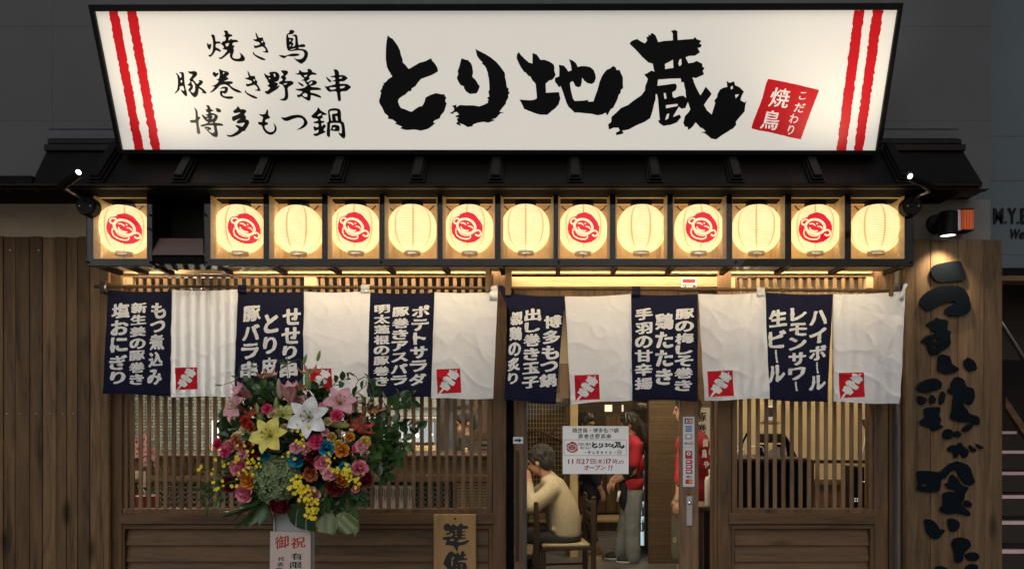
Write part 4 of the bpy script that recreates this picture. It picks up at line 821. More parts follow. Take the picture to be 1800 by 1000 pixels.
for px0, px1, p0, p1, lb in ((853, 862, 468, 513, 'upright wooden pole bracket at the door end of the window curtain'), (888, 898, 470, 519, 'upright wooden pole bracket at the window end of the door curtain'), (1564, 1571, 476, 520, 'upright wooden pole bracket beside the board panel end')):
    o = MB().pbox(px0, p0, px1, p1, NY - .022, -.021).build('pole_bracket', 'wood_v', None, bevel=.003); tag(o, lb, 'bracket')
def disp(X, Z, sd, amp, v):
    n1 = noise.noise((X * 5.0, Z * 2.6, sd)); n2 = noise.noise((X * 11 + Z * 5, Z * 8 - X * 3, sd + 3.1)); n3 = 1 - abs(noise.noise((X * 7 + Z * 4.0, Z * 6 - X * 2.0, sd + 7.7)))
    n4 = 1 - abs(noise.noise((X * 13 - Z * 9.0, Z * 12 + X * 5.0, sd + 1.7)))
    return amp * (1.2 * n1 + .28 * n2 + 0.75 * n3 ** 6 + .10 * n4 ** 5 + 1.1 * noise.noise((X * 9, Z * .9, sd + 5)) * min(1, v)) * (.35 + .65 * min(1, v * 2.2))
def blerp(c, u, v):
    a = (c[0][0] + (c[1][0] - c[0][0]) * u, c[0][1] + (c[1][1] - c[0][1]) * u); b_ = (c[3][0] + (c[2][0] - c[3][0]) * u, c[3][1] + (c[2][1] - c[3][1]) * u)
    return a[0] + (b_[0] - a[0]) * v, a[1] + (b_[1] - a[1]) * v
EMBLEM = [(252,243),(540,234),(785,228),(812,765),(560,775),(330,785),(275,797)]
SK = [[(545,250),(640,275),(690,300),(680,262),(728,262),(705,305),(750,350),(770,410),(725,425),(695,485),(640,470),(602,448),(588,472),(640,510),(685,545),(660,590),(620,615),(550,580),(512,556),(505,566),(540,600),(570,660),(545,690),(500,725),(420,695),(340,785),(285,795),(385,670),(315,615),(355,585),(358,545),(385,518),(440,530),(472,548),(480,538),(450,525),(410,495),(395,455),(430,410),(490,400),(558,428),(562,415),(490,350),(530,325)]]
def noren(label, py_pole, panels, name='noren_curtain'):
    root = thing(name, label, 'curtain', W((panels[0]['c'][0][0] + panels[-1]['c'][1][0]) / 2, panels[0]['c'][0][1], NY))
    for k, p in enumerate(panels):
        white = p['w']; amp = .012 if white else .006; sd = k * 5.3 + panels[0]['c'][0][0] * .01
        c = p['c']; nx, nz = 56, 84; m_ = MB()
        rc = random.Random(int(sd * 100) + 5); cr = []
        for q_ in range(9 if white else 4):
            a_ = rc.uniform(-.9, .9) + (1.57 if rc.random() < .62 else 0); cr.append((rc.uniform(c[0][0], c[1][0]), rc.uniform(515, 690), math.cos(a_), math.sin(a_), rc.uniform(30, 85), rc.uniform(1.6, 3.4), rc.choice((-1, 1)) * rc.uniform(.0015, .0042) * (1 if white else .6)))
        def crease(px, py):
            t_ = 0.0
            for x_, y_, cx_, sx_, ln, wd, am in cr:
                al = (px - x_) * cx_ + (py - y_) * sx_; ac = -(px - x_) * sx_ + (py - y_) * cx_ + 5 * math.sin(al * .03 + x_); t_ += am * math.exp(-abs(ac) / wd / 1.6) * math.exp(-(al / ln) ** 2)
            return t_
        def dfn(px, py):
            q_ = W(px, py, NY); v = (py - 510) / 190.0; return disp(q_.x, q_.z, sd, amp, max(0, v)) + crease(px, py) + (.006 if k % 2 else 0)
        vs = []
        for j in range(nz + 1):
            for i in range(nx + 1):
                u, v = i / nx, j / nz; px, py = blerp(c, u, v)
                px += .8 * noise.noise((v * 4, sd, 0)) * (1 if 0 < i < nx else .9); py += (.9 * math.sin(u * 7 + sd) * v) if j == nz else 0
                py += (2.0 * math.sin(math.pi * u) if j < 4 else 0) * (1 - j / 4)
                q_ = W(px, py, NY); d_ = dfn(px, py); vs.append((q_.x, q_.y - d_, q_.z))
        m_.add(vs, [(j * (nx + 1) + i, (j + 1) * (nx + 1) + i, (j + 1) * (nx + 1) + i + 1, j * (nx + 1) + i + 1) for j in range(nz) for i in range(nx)])
        pn = m_.build('panel', 'cloth_white' if white else 'cloth_navy', root, smooth=True)
        hem = MB()                                                        # stitched hems
        for (u0, v0, u1, v1) in ((.012, .0, .012, 1), (.988, 0, .988, 1), (0, .975, 1, .975)):
            pts = []
            for t_ in range(41):
                px, py = blerp(c, u0 + (u1 - u0) * t_ / 40, v0 + (v1 - v0) * t_ / 40); px += .8 * noise.noise((((py - c[0][1]) / 190) * 4, sd, 0))
                q_ = W(px, py, NY); pts.append((q_.x, q_.y - dfn(px, py) - .0005, q_.z))
            hem.tube(pts, .0016, 5)
        hem.build('hem', 'cloth_white' if white else 'cloth_navy', pn, smooth=True)
        def on(px, py, h): q_ = W(px, py, NY); return Vector((q_.x, q_.y - dfn(px, py) - h, q_.z))
        if white:
            ex, ey, ew = p['e']; sc_ = 548 / ew
            tr_ = lambda pts: [(ex + (x - 258) / sc_, ey + (y - 236) / sc_) for x, y in pts]
            v, f = fill2d([rough(tr_(EMBLEM), 2, .4, sd, .5)]); v, f = cutgrid(v, f, 3.0); e = MB(); e.flat(v, f, lambda x, y: on(x, y, .0016)); eo = e.build('emblem', 'cloth_red', pn, smooth=True)
            v, f = fill2d([tr_(SK[0])]); v, f = cutgrid(v, f, 3.0); e = MB(); e.flat(v, f, lambda x, y: on(x, y, .0032)); e.build('skewer_print', 'cloth_print', eo, smooth=True)
        else:
            t = MB()
            for s_, xt, xb, yt, yb, w_ in p['t']:
                n = len(s_); wt = [.72 if ch in 'ー・' else (.8 if ch in 'つりし' else 1.0) for ch in s_]; tot = sum(wt); y = yt
                for ch, g_ in zip(s_, wt):
                    hh = (yb - yt) * g_ / tot; cy = y + hh / 2; y += hh; cx = xt + (xb - xt) * (cy - yt) / (yb - yt)
                    v_, f_, bb = glyph(ch, .042, .034); asp = (bb[1] - bb[0]) / max(.01, bb[3] - bb[2])
                    gh = min(hh * .90, w_ * 1.12 * min(1, (bb[3] - bb[2]) / .80)); gw = w_ * min(1.0, (bb[1] - bb[0]) / .84)
                    if ch == 'ー': put_glyph(t, ch, cx, cy, hh * .9, w_ * .17, lambda x, y_: on(x, y_, .0018), off=.042, brush=.034, rot=R(90), cut=3.5)
                    else: put_glyph(t, ch, cx, cy, gw, max(gh, w_ * .5 if ch not in 'つ' else gh), lambda x, y_: on(x, y_, .0018), off=.042, brush=.034, cut=3.5)
            t.build('lettering', 'cloth_print', pn, smooth=True)
    return root
PL = [dict(w=0, c=[(190, 510), (304, 512), (301, 696), (181, 691)], t=[('もつ煮込み', 280, 272, 531, 678, 26), ('新生姜の豚巻き', 245, 240, 531, 677, 28), ('塩おにぎり', 213, 207, 531, 676, 32)]),
      dict(w=1, c=[(304, 510), (419, 509), (412, 697), (301, 697)], e=(309.5, 646, 39)),
      dict(w=0, c=[(419, 511), (535, 513), (533, 700), (412, 697)], t=[('せせり串', 514, 507, 540, 666, 32), ('とり皮', 478, 472, 548, 666, 30), ('豚バラ串', 444, 437, 535, 666, 31)]),
      dict(w=1, c=[(535, 513), (651, 512), (646, 698), (534, 697)], e=(546, 648, 39)),
      dict(w=0, c=[(651, 514), (764, 514), (758, 698), (646, 698)], t=[('ポテトサラダ', 740, 734, 535, 679, 31), ('豚巻きアスパラ', 705, 701, 538, 678, 30), ('明太蓮根の豚巻き', 672, 670, 534, 679, 28)]),
      dict(w=1, c=[(764, 514), (875, 513), (867, 701), (758, 700)], e=(768, 648.5, 43))]
PR = [dict(w=0, c=[(899, 516), (993, 520), (977, 710), (886, 702)], t=[('博多もつ鍋', 973, 962, 552, 682, 31), ('出し巻き玉子', 937, 932, 541, 684, 30), ('親鶏の炙り', 909, 901, 546, 676, 22)]),
      dict(w=1, c=[(993, 521), (1109, 517), (1111, 703), (1003, 710)], e=(1010, 659, 44)),
      dict(w=0, c=[(1106, 517), (1226, 517), (1226, 705), (1107, 702)], t=[('豚の梅しそ巻き', 1204, 1201, 541, 688, 33), ('鶏たたき', 1168, 1167, 549, 678, 32), ('手羽の甘辛揚', 1132, 1131, 540, 686, 31)]),
      dict(w=1, c=[(1226, 517), (1344, 514), (1352, 700), (1238, 704)], e=(1243.5, 652, 45)),
      dict(w=0, c=[(1344, 514), (1464, 517), (1454, 707), (1353, 703)], t=[('ハイボール', 1438, 1436, 543, 688, 31), ('レモンサワー', 1404, 1399, 540, 688, 31), ('生ビール', 1368, 1363, 542, 675, 32)]),
      dict(w=1, c=[(1464, 517), (1590, 512), (1579, 710), (1464, 706)], e=(1474, 655, 44))]
n1 = noren('navy and white noren hanging in front of the slatted window, behind the flower stand', 503, PL)
n2 = noren('navy and white noren hanging across the sliding doors', 508, PR)
def tab(root, px, py, m, w_=5, h=11, tilt=0):
    t = MB(); a = []
    for k in range(9):
        an = R(-70 + 250 * k / 8); a.append((NY - .0165 * math.cos(an), .0175 * math.sin(an)))
    c0 = W(px, py + 1, NY); vs = []
    for i, (yy, zz) in enumerate([(NY - .012, -h / S(NY)), (NY - .017, -.012)] + a):
        for sx in (-1, 1): vs.append((c0.x + sx * w_ / S(NY) + tilt * zz, yy, c0.z + zz))
    t.add(vs, [(2 * i, 2 * i + 1, 2 * i + 3, 2 * i + 2) for i in range(len(vs) // 2 - 1)]); o = t.build('tab', m, root, smooth=True)
    md = o.modifiers.new('thick', 'SOLIDIFY'); md.thickness = .0015
for px, m in ((303, 'cloth_navy'), (427, 'cloth_navy'), (536, 'cloth_white'), (643, 'cloth_white'), (757, 'cloth_navy')): 
    if px in (427, 643): tab(n1, px, 505, m, 7.5, 10)
tab(n1, 868, 506.5, 'cloth_white', 7, 22)
tab(n2, 1118, 508, 'cloth_navy', 7, 12); tab(n2, 1336, 509.5, 'cloth_white', 7, 12)
# the corner of the door curtain pulled across to the window pole, and the twisted end tie
m_ = MB(); q0 = [(876, 500), (884, 502), (899, 516), (905, 540), (893, 560), (886, 528)]
pts = [(874, 503), (882, 501), (900, 516), (900, 560), (890, 534)]
m_.prism(pts, lambda p: W(*p, NY - .006), lambda p: W(*p, NY - .003)); m_.build('tied_corner', 'cloth_navy', n2)
m_ = MB(); m_.tube([W(1583, 528, NY - .012), W(1586, 516, NY - .02), W(1589, 508, NY - .022), W(1591, 501, NY - .018)], [.014, .011, .008, .010], 10); m_.ell(W(1592, 501, NY - .018), (.012, .008, .009)); m_.build('end_tie', 'cloth_white', n2, smooth=True)

# ================================================================ BOARD PANEL WITH RAISED LETTERS
PY = -0.10
bp = thing('vertical_signboard', 'tall weathered board panel with dark raised brush letters beside the shop', 'sign panel', (2.3, PY, 0))
b = MB(); ed_ = [1591.5, 1636, 1684, 1730, 1763]; tp = [421, 421.5, 420.5, 421]
for i in range(4): b.box(WX(ed_[i], PY) + .0012, WX(ed_[i + 1], PY) - .0012, PY + (.004 if i == 3 else 0), PY + .035, 0, WZ(tp[i], PY))
b.build('board', 'wood_panel', bp, bevel=.003)
b = MB(); b.box(WX(1592, PY), WX(1763, PY) - .004, PY + .036, -.04, 0, WZ(424, PY)); b.build('frame', 'wood_dark', bp)
e1 = lambda p: conv(p, 1580, 440, 3.57); e2 = lambda p: conv(p, 1580, 720, 3.57)
LET = [[e1([(190,120),(215,95),(290,78),(375,68),(395,120),(410,165),(405,195),(345,195),(235,207),(195,165)])],
 [e1([(115,335),(135,290),(180,255),(240,228),(310,225),(370,228),(410,255),(435,310),(442,380),(400,410),(320,418),(275,395),(285,365),(345,335),(330,320),(250,345),(165,388),(140,360)])],
 [e1([(160,475),(175,455),(215,435),(225,420),(240,432),(290,438),(300,455),(290,500),(320,512),(310,540),(318,590),(285,620),(250,640),(235,658),(190,655),(175,630),(165,580),(135,585),(130,568),(160,540),(200,530),(225,515),(190,500)]), e1([(200,562),(235,555),(240,570),(215,578)]), e1([(200,602),(230,598),(232,612),(205,615)])],
 [e1([(240,660),(265,652),(310,665),(320,700),(325,715),(372,745),(350,765),(300,778),(245,765),(232,740)])], [e1([(395,690),(412,686),(420,670),(465,695),(482,745),(460,758),(420,755),(400,730)])],
 [e1([(100,860),(115,835),(160,810),(220,800),(260,825),(258,868),(215,880),(160,895),(115,885)])], [e1([(105,910),(140,915),(170,935),(150,965),(130,972),(112,950)])], [e1([(180,935),(200,900),(225,930),(215,960),(190,960)])], [e1([(245,960),(245,915),(260,880),(285,900),(275,950),(255,970)])],
 [e1([(318,830),(350,788),(400,810),(412,855),(460,865),(468,920),(440,975),(400,945),(395,975),(420,1000),(430,1025),(495,1042),(498,1095),(470,1090),(440,1075),(380,1075),(320,1060),(315,1035),(325,1000),(330,930),(340,905),(300,890),(300,865),(318,865)])],
 [e1([(150,985),(250,980),(250,1005),(240,1035),(258,1060),(245,1090),(275,1105),(240,1122),(205,1135),(185,1105),(130,1095),(120,1070),(155,1045),(150,1020)])],
 [e2([(265,155),(280,122),(310,118),(335,140),(320,180),(290,185),(270,175)])], [e2([(335,145),(355,128),(385,150),(372,172),(340,165)])], [e2([(383,130),(400,105),(430,85),(458,95),(445,118),(410,138)])],
 [e2([(292,240),(320,220),(350,222),(375,200),(392,225),(430,255),(420,290),(395,305),(380,270),(370,270),(350,302),(335,295),(340,265),(305,262)])], [e2([(430,215),(455,235),(478,250),(470,265),(435,250)])], [e2([(470,208),(525,235),(510,245),(480,230)])],
 [e2([(105,382),(170,380),(250,390),(275,365),(310,335),(365,318),(435,350),(455,420),(470,450),(440,475),(400,460),(370,420),(355,375),(320,380),(275,430),(255,435),(250,500),(225,515),(160,515),(100,500),(115,450),(105,420)]), e2([(130,465),(170,462),(172,475),(135,478)])],
 [e2([(275,460),(305,455),(310,415),(330,400),(362,436),(385,470),(432,485),(405,520),(400,560),(375,590),(440,640),(435,665),(380,650),(350,645),(290,652),(250,630),(255,605),(270,595),(265,520),(300,510),(355,515),(345,500),(300,490)])], [e2([(395,580),(415,560),(450,585),(440,612),(405,605)])],
 [e2([(150,680),(200,685),(235,720),(245,745),(285,748),(260,780),(235,808),(200,805),(170,770),(158,730)])], [e2([(295,680),(340,678),(375,705),(365,745),(330,765),(305,745)])],
 [e2([(320,835),(340,802),(385,795),(430,810),(445,850),(410,880),(395,900),(388,950),(345,955),(342,890)])], [e2([(400,910),(430,890),(480,890),(500,920),(470,945),(430,940)])], [e2([(400,995),(430,962),(485,965),(488,1010),(440,1020)])], [e2([(215,1000),(230,975),(270,975),(305,1000),(280,1040),(230,1040)])]]
for i, ps in enumerate(LET):
    v, f = fill2d([rough(soften(p), 1.2, .35, i, .5) for p in ps]); l = MB(); l.slab(v, f, lambda x, y: W(x, y, PY) + Vector((0, -.020, 0)), lambda x, y: W(x, y, PY) + Vector((0, -.012, 0))); l.build('raised_letter', 'letter_slate', bp, fix=True)
# studs that hold the letters off the boards
l = MB()
for i, ps in enumerate(LET):
    v, f = fill2d([ps[0]]); cx = sum(p[0] for p in ps[0]) / len(ps[0]); cy = sum(p[1] for p in ps[0]) / len(ps[0]); p = W(cx, cy, PY); l.box(p.x - .006, p.x + .006, PY - .013, PY - .0005, p.z - .006, p.z + .006)
l.build('stud', 'black', bp)

# black downlight and amber lamp above it
dl = thing('downlight', 'black cylinder downlight shining down the board panel', 'lamp', W(1666, 395, -.2))
q = Quaternion((1, 0, 0), R(90)); c = W(1646, 394, -.04)
MB().lathe([(.055, -.03), (.055, 0.0), (.050, .012), (.02, .02)], 28, c, q).build('mount', 'black', dl)
MB().tube([c + Vector((0, -.02, 0)), W(1655, 394, -.16)], .02, 14).build('arm', 'black', dl, smooth=True)
cz = W(1666.5, 394, -.2); h = 21 / S(-.2); r_ = 15.5 / S(-.2)
MB().lathe([(r_ * .86, -h + .012), (r_ * .86, -h), (r_, -h), (r_, h * .45), (r_ * .97, h * .46), (r_ * .97, h * .52), (r_, h * .53), (r_, h - .004), (r_ * .94, h)], 36, cz).build('body', 'black', dl)
MB().lathe([(r_ * .84, -.002), (r_ * .84, .002)], 28, cz + Vector((0, 0, -h + .008))).build('lens', 'lamp_lens', dl)
l = bpy.data.lights.new('spot', 'SPOT'); l.energy = 12.0; l.spot_size = R(100); l.spot_blend = .8; l.color = (1, .80, .52); l.shadow_soft_size = .02
lo = bpy.data.objects.new('downlight_spot', l); COL.objects.link(lo); lo.location = cz + Vector((0, 0, -h - .024)); lo.rotation_euler = (R(20), 0, 0); adopt(lo, dl)
M['amber'] = plain('amber lens', (0.55, 0.085, 0.008), .12, emit=(1.0, 0.16, 0.01), estr=.13)
al = thing('amber_lamp', 'small ribbed amber warning lamp on white base beside the downlight', 'lamp', W(1697, 405, -.1))
MB().pbox(1683, 369, 1690, 405, -.12, -.031).build('base', 'white', al, bevel=.003)
m_ = MB(); a, b_ = W(1690.5, 404, -.13), W(1710, 369, -.13)
xs_ = [a.x + (b_.x - a.x) * k / 8 for k in range(9)]
for k in range(8): m_.box(xs_[k] + .0006, xs_[k + 1] - .0006, -.135 - (.006 if k % 2 else .002), -.06, a.z, b_.z)
m_.build('lens', 'amber', al, bevel=.002)
MB().box(a.x, b_.x, -.143, -.055, b_.z + .0005, b_.z + .006).build('rim', 'black', al); MB().box(a.x, b_.x, -.143, -.055, a.z - .006, a.z - .0005).build('rim', 'black', al)

# hanging wooden plaque
pq = thing('wooden_plaque', 'pale wooden plaque with black brush characters hung on the lap boards', 'sign', W(798, 1100, -.05))
MB().pbox(762, 903.5, 836.5, 1105, -.05, -.026).build('board', 'wood_plaque', pq, bevel=.004)
MB().ell(W(800, 911, -.051), (.006, .002, .006)).build('nail', 'black', pq, smooth=True)
cvp = lambda p: conv(p, 750, 890, 9.09)
KA = [[cvp([(268,320),(285,285),(320,265),(360,270),(385,310),(405,290),(435,275),(470,300),(485,320),(520,285),(565,255),(585,305),(640,300),(678,335),(640,355),(570,358),(562,375),(575,395),(628,385),(615,405),(565,415),(565,435),(622,440),(615,458),(560,465),(565,490),(638,492),(625,510),(540,520),(515,525),(490,550),(520,570),(590,560),(650,530),(680,530),(670,560),(620,600),(560,615),(505,628),(495,715),(480,710),(450,660),(430,625),(360,612),(295,615),(310,570),(325,535),(285,535),(260,515),(240,490),(300,482),(360,475),(415,465),(415,425),(385,415),(380,440),(330,452),(297,440),(330,415),(370,400),(345,385),(300,390),(275,355)]), cvp([(445,378),(475,370),(490,385),(470,400),(445,392)]), cvp([(455,415),(485,412),(485,432),(455,435)]), cvp([(455,465),(485,460),(490,480),(460,485)]), cvp([(362,535),(400,515),(435,515),(438,540),(400,550)])],
      [cvp([(265,905),(285,850),(315,780),(350,730),(400,708),(430,730),(450,755),(480,740),(500,718),(515,755),(545,768),(550,720),(580,702),(605,725),(600,760),(640,755),(620,780),(590,800),(600,820),(655,825),(655,848),(570,855),(500,865),(500,882),(600,885),(635,905),(645,1000),(645,1060),(560,1060),(410,1060),(325,1060),(322,960),(290,945)]), cvp([(405,795),(440,800),(440,825),(412,850),(425,885),(415,930),(402,960),(394,930),(398,850)]), cvp([(475,930),(490,930),(490,950),(475,950)]), cvp([(545,920),(572,922),(572,942),(548,945)]), cvp([(475,985),(490,985),(490,1005),(475,1005)]), cvp([(548,965),(572,965),(572,985),(548,985)])]]
t = MB()
for i, ps in enumerate(KA):
    v, f = fill2d([rough(soften(p), 1.5, .25, i, .5) for p in ps]); t.flat(v, f, lambda x, y: W(x, y, -.0508))
t.build('brush_lettering', 'ink', pq)

# opening notice taped inside the door glass
YPo = 0.0575
M['notice_paper'] = plain('laminated white paper', (.86, .87, .89), .35, var=.02)
ps_ = MB().pbox(989, 748.5, 1105, 832.5, YPo, YPo + .0018); no = tag(ps_.build('opening_notice', 'notice_paper'), 'white laminated opening notice taped to the sliding door glass', 'notice')
pc = lambda x, y: (960 + x / 6.207, 730 + y / 6.207)
fn = lambda x, y: W(x, y, YPo - .0008); fn2 = lambda x, y: W(x, y, YPo - .0014)
t = MB()
for i, ch in enumerate('焼き鳥・博多もつ鍋'):
    x, y = pc(312 + 56.5 * i, 162)
    put_glyph(t, ch, x, y, 8.2 if ch != '・' else 2, 8.4 if ch not in '・つ' else (2 if ch == '・' else 5.5), fn, off=.012, brush=.02)
for i, ch in enumerate('豚巻き野菜串'):
    x, y = pc(378 + 61 * i, 226); put_glyph(t, ch, x, y, 8.0, 8.2, fn, off=.012, brush=.02)
for s_, x0, y0, pt, sz in (('うまい鶏が', 358, 312, 30, 5.0), ('喰いたい', 385, 352, 30, 5.0), ('－岡山駅前本店－', 425, 402, 46, 5.2)):
    for i, ch in enumerate(s_):
        x, y = pc(x0 + pt * i, y0); put_glyph(t, ch, x, y, sz * .85, sz if ch != '－' else .6, fn, off=.012)
def mini(x, y): return W(*pc(497 + (x - 666) / (1308 - 666) * 360, 280 + (y - 54) / (245 - 54) * 82), YPo - .0008)
big_name(t, mini)
for a, b_, c_, d_ in ((195, 263, 875, 266), (195, 434, 875, 437), (195, 266, 198, 434), (872, 266, 875, 434)):
    p, q = pc(a, b_), pc(c_, d_); t.add([fn(p[0], p[1]), fn(q[0], p[1]), fn(q[0], q[1]), fn(p[0], q[1])], [(0, 1, 2, 3)])
t.build('black_lettering', 'ink', no)
M['notice_red'] = plain('notice red', (0.36, 0.018, 0.018), .5)
t = MB()
for i, (ch, x, w_, h_) in enumerate((('1', 245, 2.3, 8.4), ('1', 288, 2.3, 8.4), ('月', 348, 8, 9), ('2', 403, 6.4, 8.6), ('7', 452, 6.4, 8.6), ('日', 506, 7, 9), ('(', 545, 2.6, 10), ('木', 588, 8.4, 9), (')', 630, 2.6, 10), ('1', 660, 2.3, 8.4), ('7', 692, 6.4, 8.6), ('時', 752, 8.4, 9), ('よ', 800, 5, 6), ('り', 832, 4.4, 6.4))):
    p = pc(x, 500); put_glyph(t, ch, p[0], p[1] + (1.2 if i > 11 else 0), w_, h_, fn, off=.022 if ch != '時' else .008)
for ch, x, w_, h_ in (('オ', 440, 9.5, 9), ('ー', 500, 8.5, 1.6), ('プ', 560, 9, 9), ('ン', 622, 8.6, 8), ('!', 686, 2.2, 9), ('!', 715, 2.2, 9)):
    p = pc(x, 568); put_glyph(t, ch, p[0], p[1], w_, h_, fn, off=.022, shear=.18)
bl = [(x * .9 + pc(277, 345)[0] + 1, y * .9 + pc(277, 345)[1]) for x, y in [((a - 325) / 19.5, (b_ - 490) / 19.5) for a, b_ in [(340,278),(400,292),(450,320),(490,370),(530,420),(552,480),(548,550),(530,610),(480,660),(430,690),(350,702),(270,690),(200,662),(150,620),(115,560),(98,500),(110,430),(130,370),(170,345),(225,335),(290,290)]]]
v, f = fill2d([bl]); t.flat(v, f, fn)
p, q = pc(778, 380), pc(822, 420); v, f = fill2d([[(p[0], p[1]), (q[0], p[1]), (q[0], q[1]), (p[0], q[1])], [(p[0] + .8, p[1] + .8), (q[0] - .8, p[1] + .8), (q[0] - .8, q[1] - .8), (p[0] + .8, q[1] - .8)]]); t.flat(v, f, fn)
put_glyph(t, '印', (p[0] + q[0]) / 2, (p[1] + q[1]) / 2, 4.2, 4.2, fn, off=.01)
ro = t.build('red_lettering', 'notice_red', no)
t = MB(); k0 = pc(277, 345)
for l in (ering(325, 495, 150, 115, 0, 30), ering(150, 490, 40, 45, 0, 22), ering(500, 490, 40, 45, 0, 22), ribbon([(260, 510), (325, 535), (390, 510)], [8, 22, 8]), ribbon([(230, 455), (290, 450), (310, 470)], 14), ribbon([(340, 470), (360, 450), (420, 455)], 14), ribbon([(210, 625), (325, 650), (440, 625)], 16)):
    v, f = fill2d([[(k0[0] + 1 + (x - 325) / 21.6, k0[1] + (y - 490) / 21.6) for x, y in l]]); t.flat(v, f, fn2)
t.build('emblem_line', 'white', ro)
# ================================================================ CONGRATULATORY FLOWER STAND
FY = -0.75
fl = thing('flower_stand', 'tall congratulatory flower arrangement of lilies and roses on a pale stand', 'flower stand', W(516, 1290, FY))
def fm(name, c, rough=.55, var=.18, sc=30, sub=0.0):
    m = plain(name, c, rough, var=var, scale=sc)
    b = [n for n in m.node_tree.nodes if n.type == 'BSDF_PRINCIPLED'][0]
    if sub: b.inputs['Subsurface Weight'].default_value = 0; b.inputs['Sheen Weight'].default_value = sub
    return m
FC = {'pink_lily': (.74, .38, .42), 'white_lily': (.82, .82, .80), 'yellow_lily': (.76, .66, .14), 'lime_lily': (.52, .52, .16), 'dusky': (.45, .22, .26), 'red_rose': (.13, .004, .010), 'pink_rose': (.82, .27, .36), 'blue_rose': (.015, .30, .46),
      'hot_pink': (.76, .07, .19), 'soft_pink': (.84, .40, .45), 'orange': (.80, .32, .04), 'apricot': (.62, .20, .08), 'yellow': (.72, .52, .10), 'cream': (.78, .68, .38), 'flame': (.50, .035, .025), 'peach': (.58, .20, .10), 'mauve': (.74, .32, .44),
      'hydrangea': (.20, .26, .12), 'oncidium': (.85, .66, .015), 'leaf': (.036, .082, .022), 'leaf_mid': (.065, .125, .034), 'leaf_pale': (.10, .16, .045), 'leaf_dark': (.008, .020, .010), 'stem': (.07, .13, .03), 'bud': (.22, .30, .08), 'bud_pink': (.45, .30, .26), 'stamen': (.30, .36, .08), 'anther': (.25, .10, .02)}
for k, c in FC.items(): M[k] = fm('flower ' + k if 'leaf' not in k else k, c, .35 if 'leaf' in k else .55)
def petal(mb, L, Wd, a0, curl, az, n=7, m=4, cup=.3, ruffle=0.0, tip=.9, root=.25, sd=0.0, base=(0, 0, 0), twist=0.0):
    vs = []; r, z = 0.0, 0.0; P_ = []
    for i in range(n + 1):
        t = i / n; a = a0 + curl * t; P_.append((r, z, a)); r += math.sin(a) * L / n; z += math.cos(a) * L / n
    ca, sa = math.cos(az), math.sin(az); B = Vector(base)
    for i, (r, z, a) in enumerate(P_):
        t = i / n; w = Wd * .5 * max(.02, (root + (1 - root) * math.sin(min(1, t / .55) * math.pi / 2)) * (1 - max(0, (t - .5) / .5) ** 2 * tip))
        for j in range(m + 1):
            s_ = -1 + 2 * j / m; lat = w * s_; up = cup * w * s_ * s_ + ruffle * math.sin(t * 9 + s_ * 3 + sd) * abs(s_) * t
            rr = r - math.cos(a) * up * 1.0; zz = z + math.sin(a) * up; x, y = rr, lat
            vs.append(B + Vector((x * ca - y * sa, x * sa + y * ca, zz)))
    mb.add(vs, [(i * (m + 1) + j, i * (m + 1) + j + 1, (i + 1) * (m + 1) + j + 1, (i + 1) * (m + 1) + j) for i in range(n) for j in range(m)])
def lily_mesh(mat, opening=1.0, L=.105):
    a = MB(); 
    for k in range(6):
        petal(a, L, L * (.60 if k % 2 else .44), R(10 + 14 * opening), R(105 * opening - 15), k * math.pi / 3 + .1 * math.sin(k * 5), n=9, m=4, cup=.22, ruffle=.003, tip=1.0, root=.28, sd=k)
    b = MB()
    for k in range(6):
        an = k * math.pi / 3 + .5; r = .022 * opening; b.tube([(0, 0, .01), (r * .4 * math.cos(an), r * .4 * math.sin(an), .035), (r * math.cos(an), r * math.sin(an), .062)], .0016, 5); 
    c = MB()
    for k in range(6):
        an = k * math.pi / 3 + .5; r = .022 * opening; c.ell((r * math.cos(an), r * math.sin(an), .063), (.0065, .0025, .0025), Quaternion((0, 0, 1), an + 1.57), 8, 5)
    c.tube([(0, 0, 0), (0, 0, -.02)], [.012, .005], 8)
    return a.mesh('lily', mat, True), b.mesh('stamen', 'stamen', True), c.mesh('anther', 'anther', True)
def rose_mesh(mat):
    a = MB(); rr = random.Random(3)
    for k, (n, L, w, a0, cu, r0) in enumerate([(3, .034, .024, R(-4), R(-16), .002), (3, .035, .031, R(2), R(-4), .005), (4, .036, .036, R(9), R(8), .008), (5, .037, .040, R(18), R(26), .010), (5, .036, .042, R(32), R(44), .011)]):
        for i in range(n):
            az = 2 * math.pi * i / n + k * .8 + rr.uniform(-.1, .1); petal(a, L, w, a0, cu, az, n=7, m=5, cup=.55, ruffle=.0015, tip=.35, root=.5, sd=i + k, base=(r0 * math.cos(az), r0 * math.sin(az), -.004 * k))
    a.lathe([(.006, .004), (.004, .030), (.001, .031)], 8)
    return a.mesh('rose', mat, True)
def carn_mesh(mat, N_=46):
    a = MB(); rr = random.Random(5)
    for k in range(N_):
        a0 = R(8 + 70 * (k / N_) ** .8); petal(a, .030 + .004 * rr.random(), .022, a0, R(rr.uniform(-10, 30)), rr.uniform(0, 6.28), n=5, m=4, cup=rr.uniform(-.3, .5), ruffle=.0045, tip=.25, root=.2, sd=k * 1.7)
    return a.mesh('carnation', mat, True)
def gloriosa_mesh():
    a = MB(); b = MB()
    for k in range(6): petal(a, .085, .022, R(150), R(-150), k * math.pi / 3, n=10, m=4, cup=.15, ruffle=.0055, tip=1.0, root=.3, sd=k)
    for k in range(6): an = k * 1.047 + .5; b.tube([(0, 0, 0), (.02 * math.cos(an), .02 * math.sin(an), -.012), (.05 * math.cos(an), .05 * math.sin(an), -.02)], .0014, 5)
    return a, b
def tilt(dx, dz, y=-1.0): return Vector((dx, y, dz)).normalized().to_track_quat('Z', 'Y')
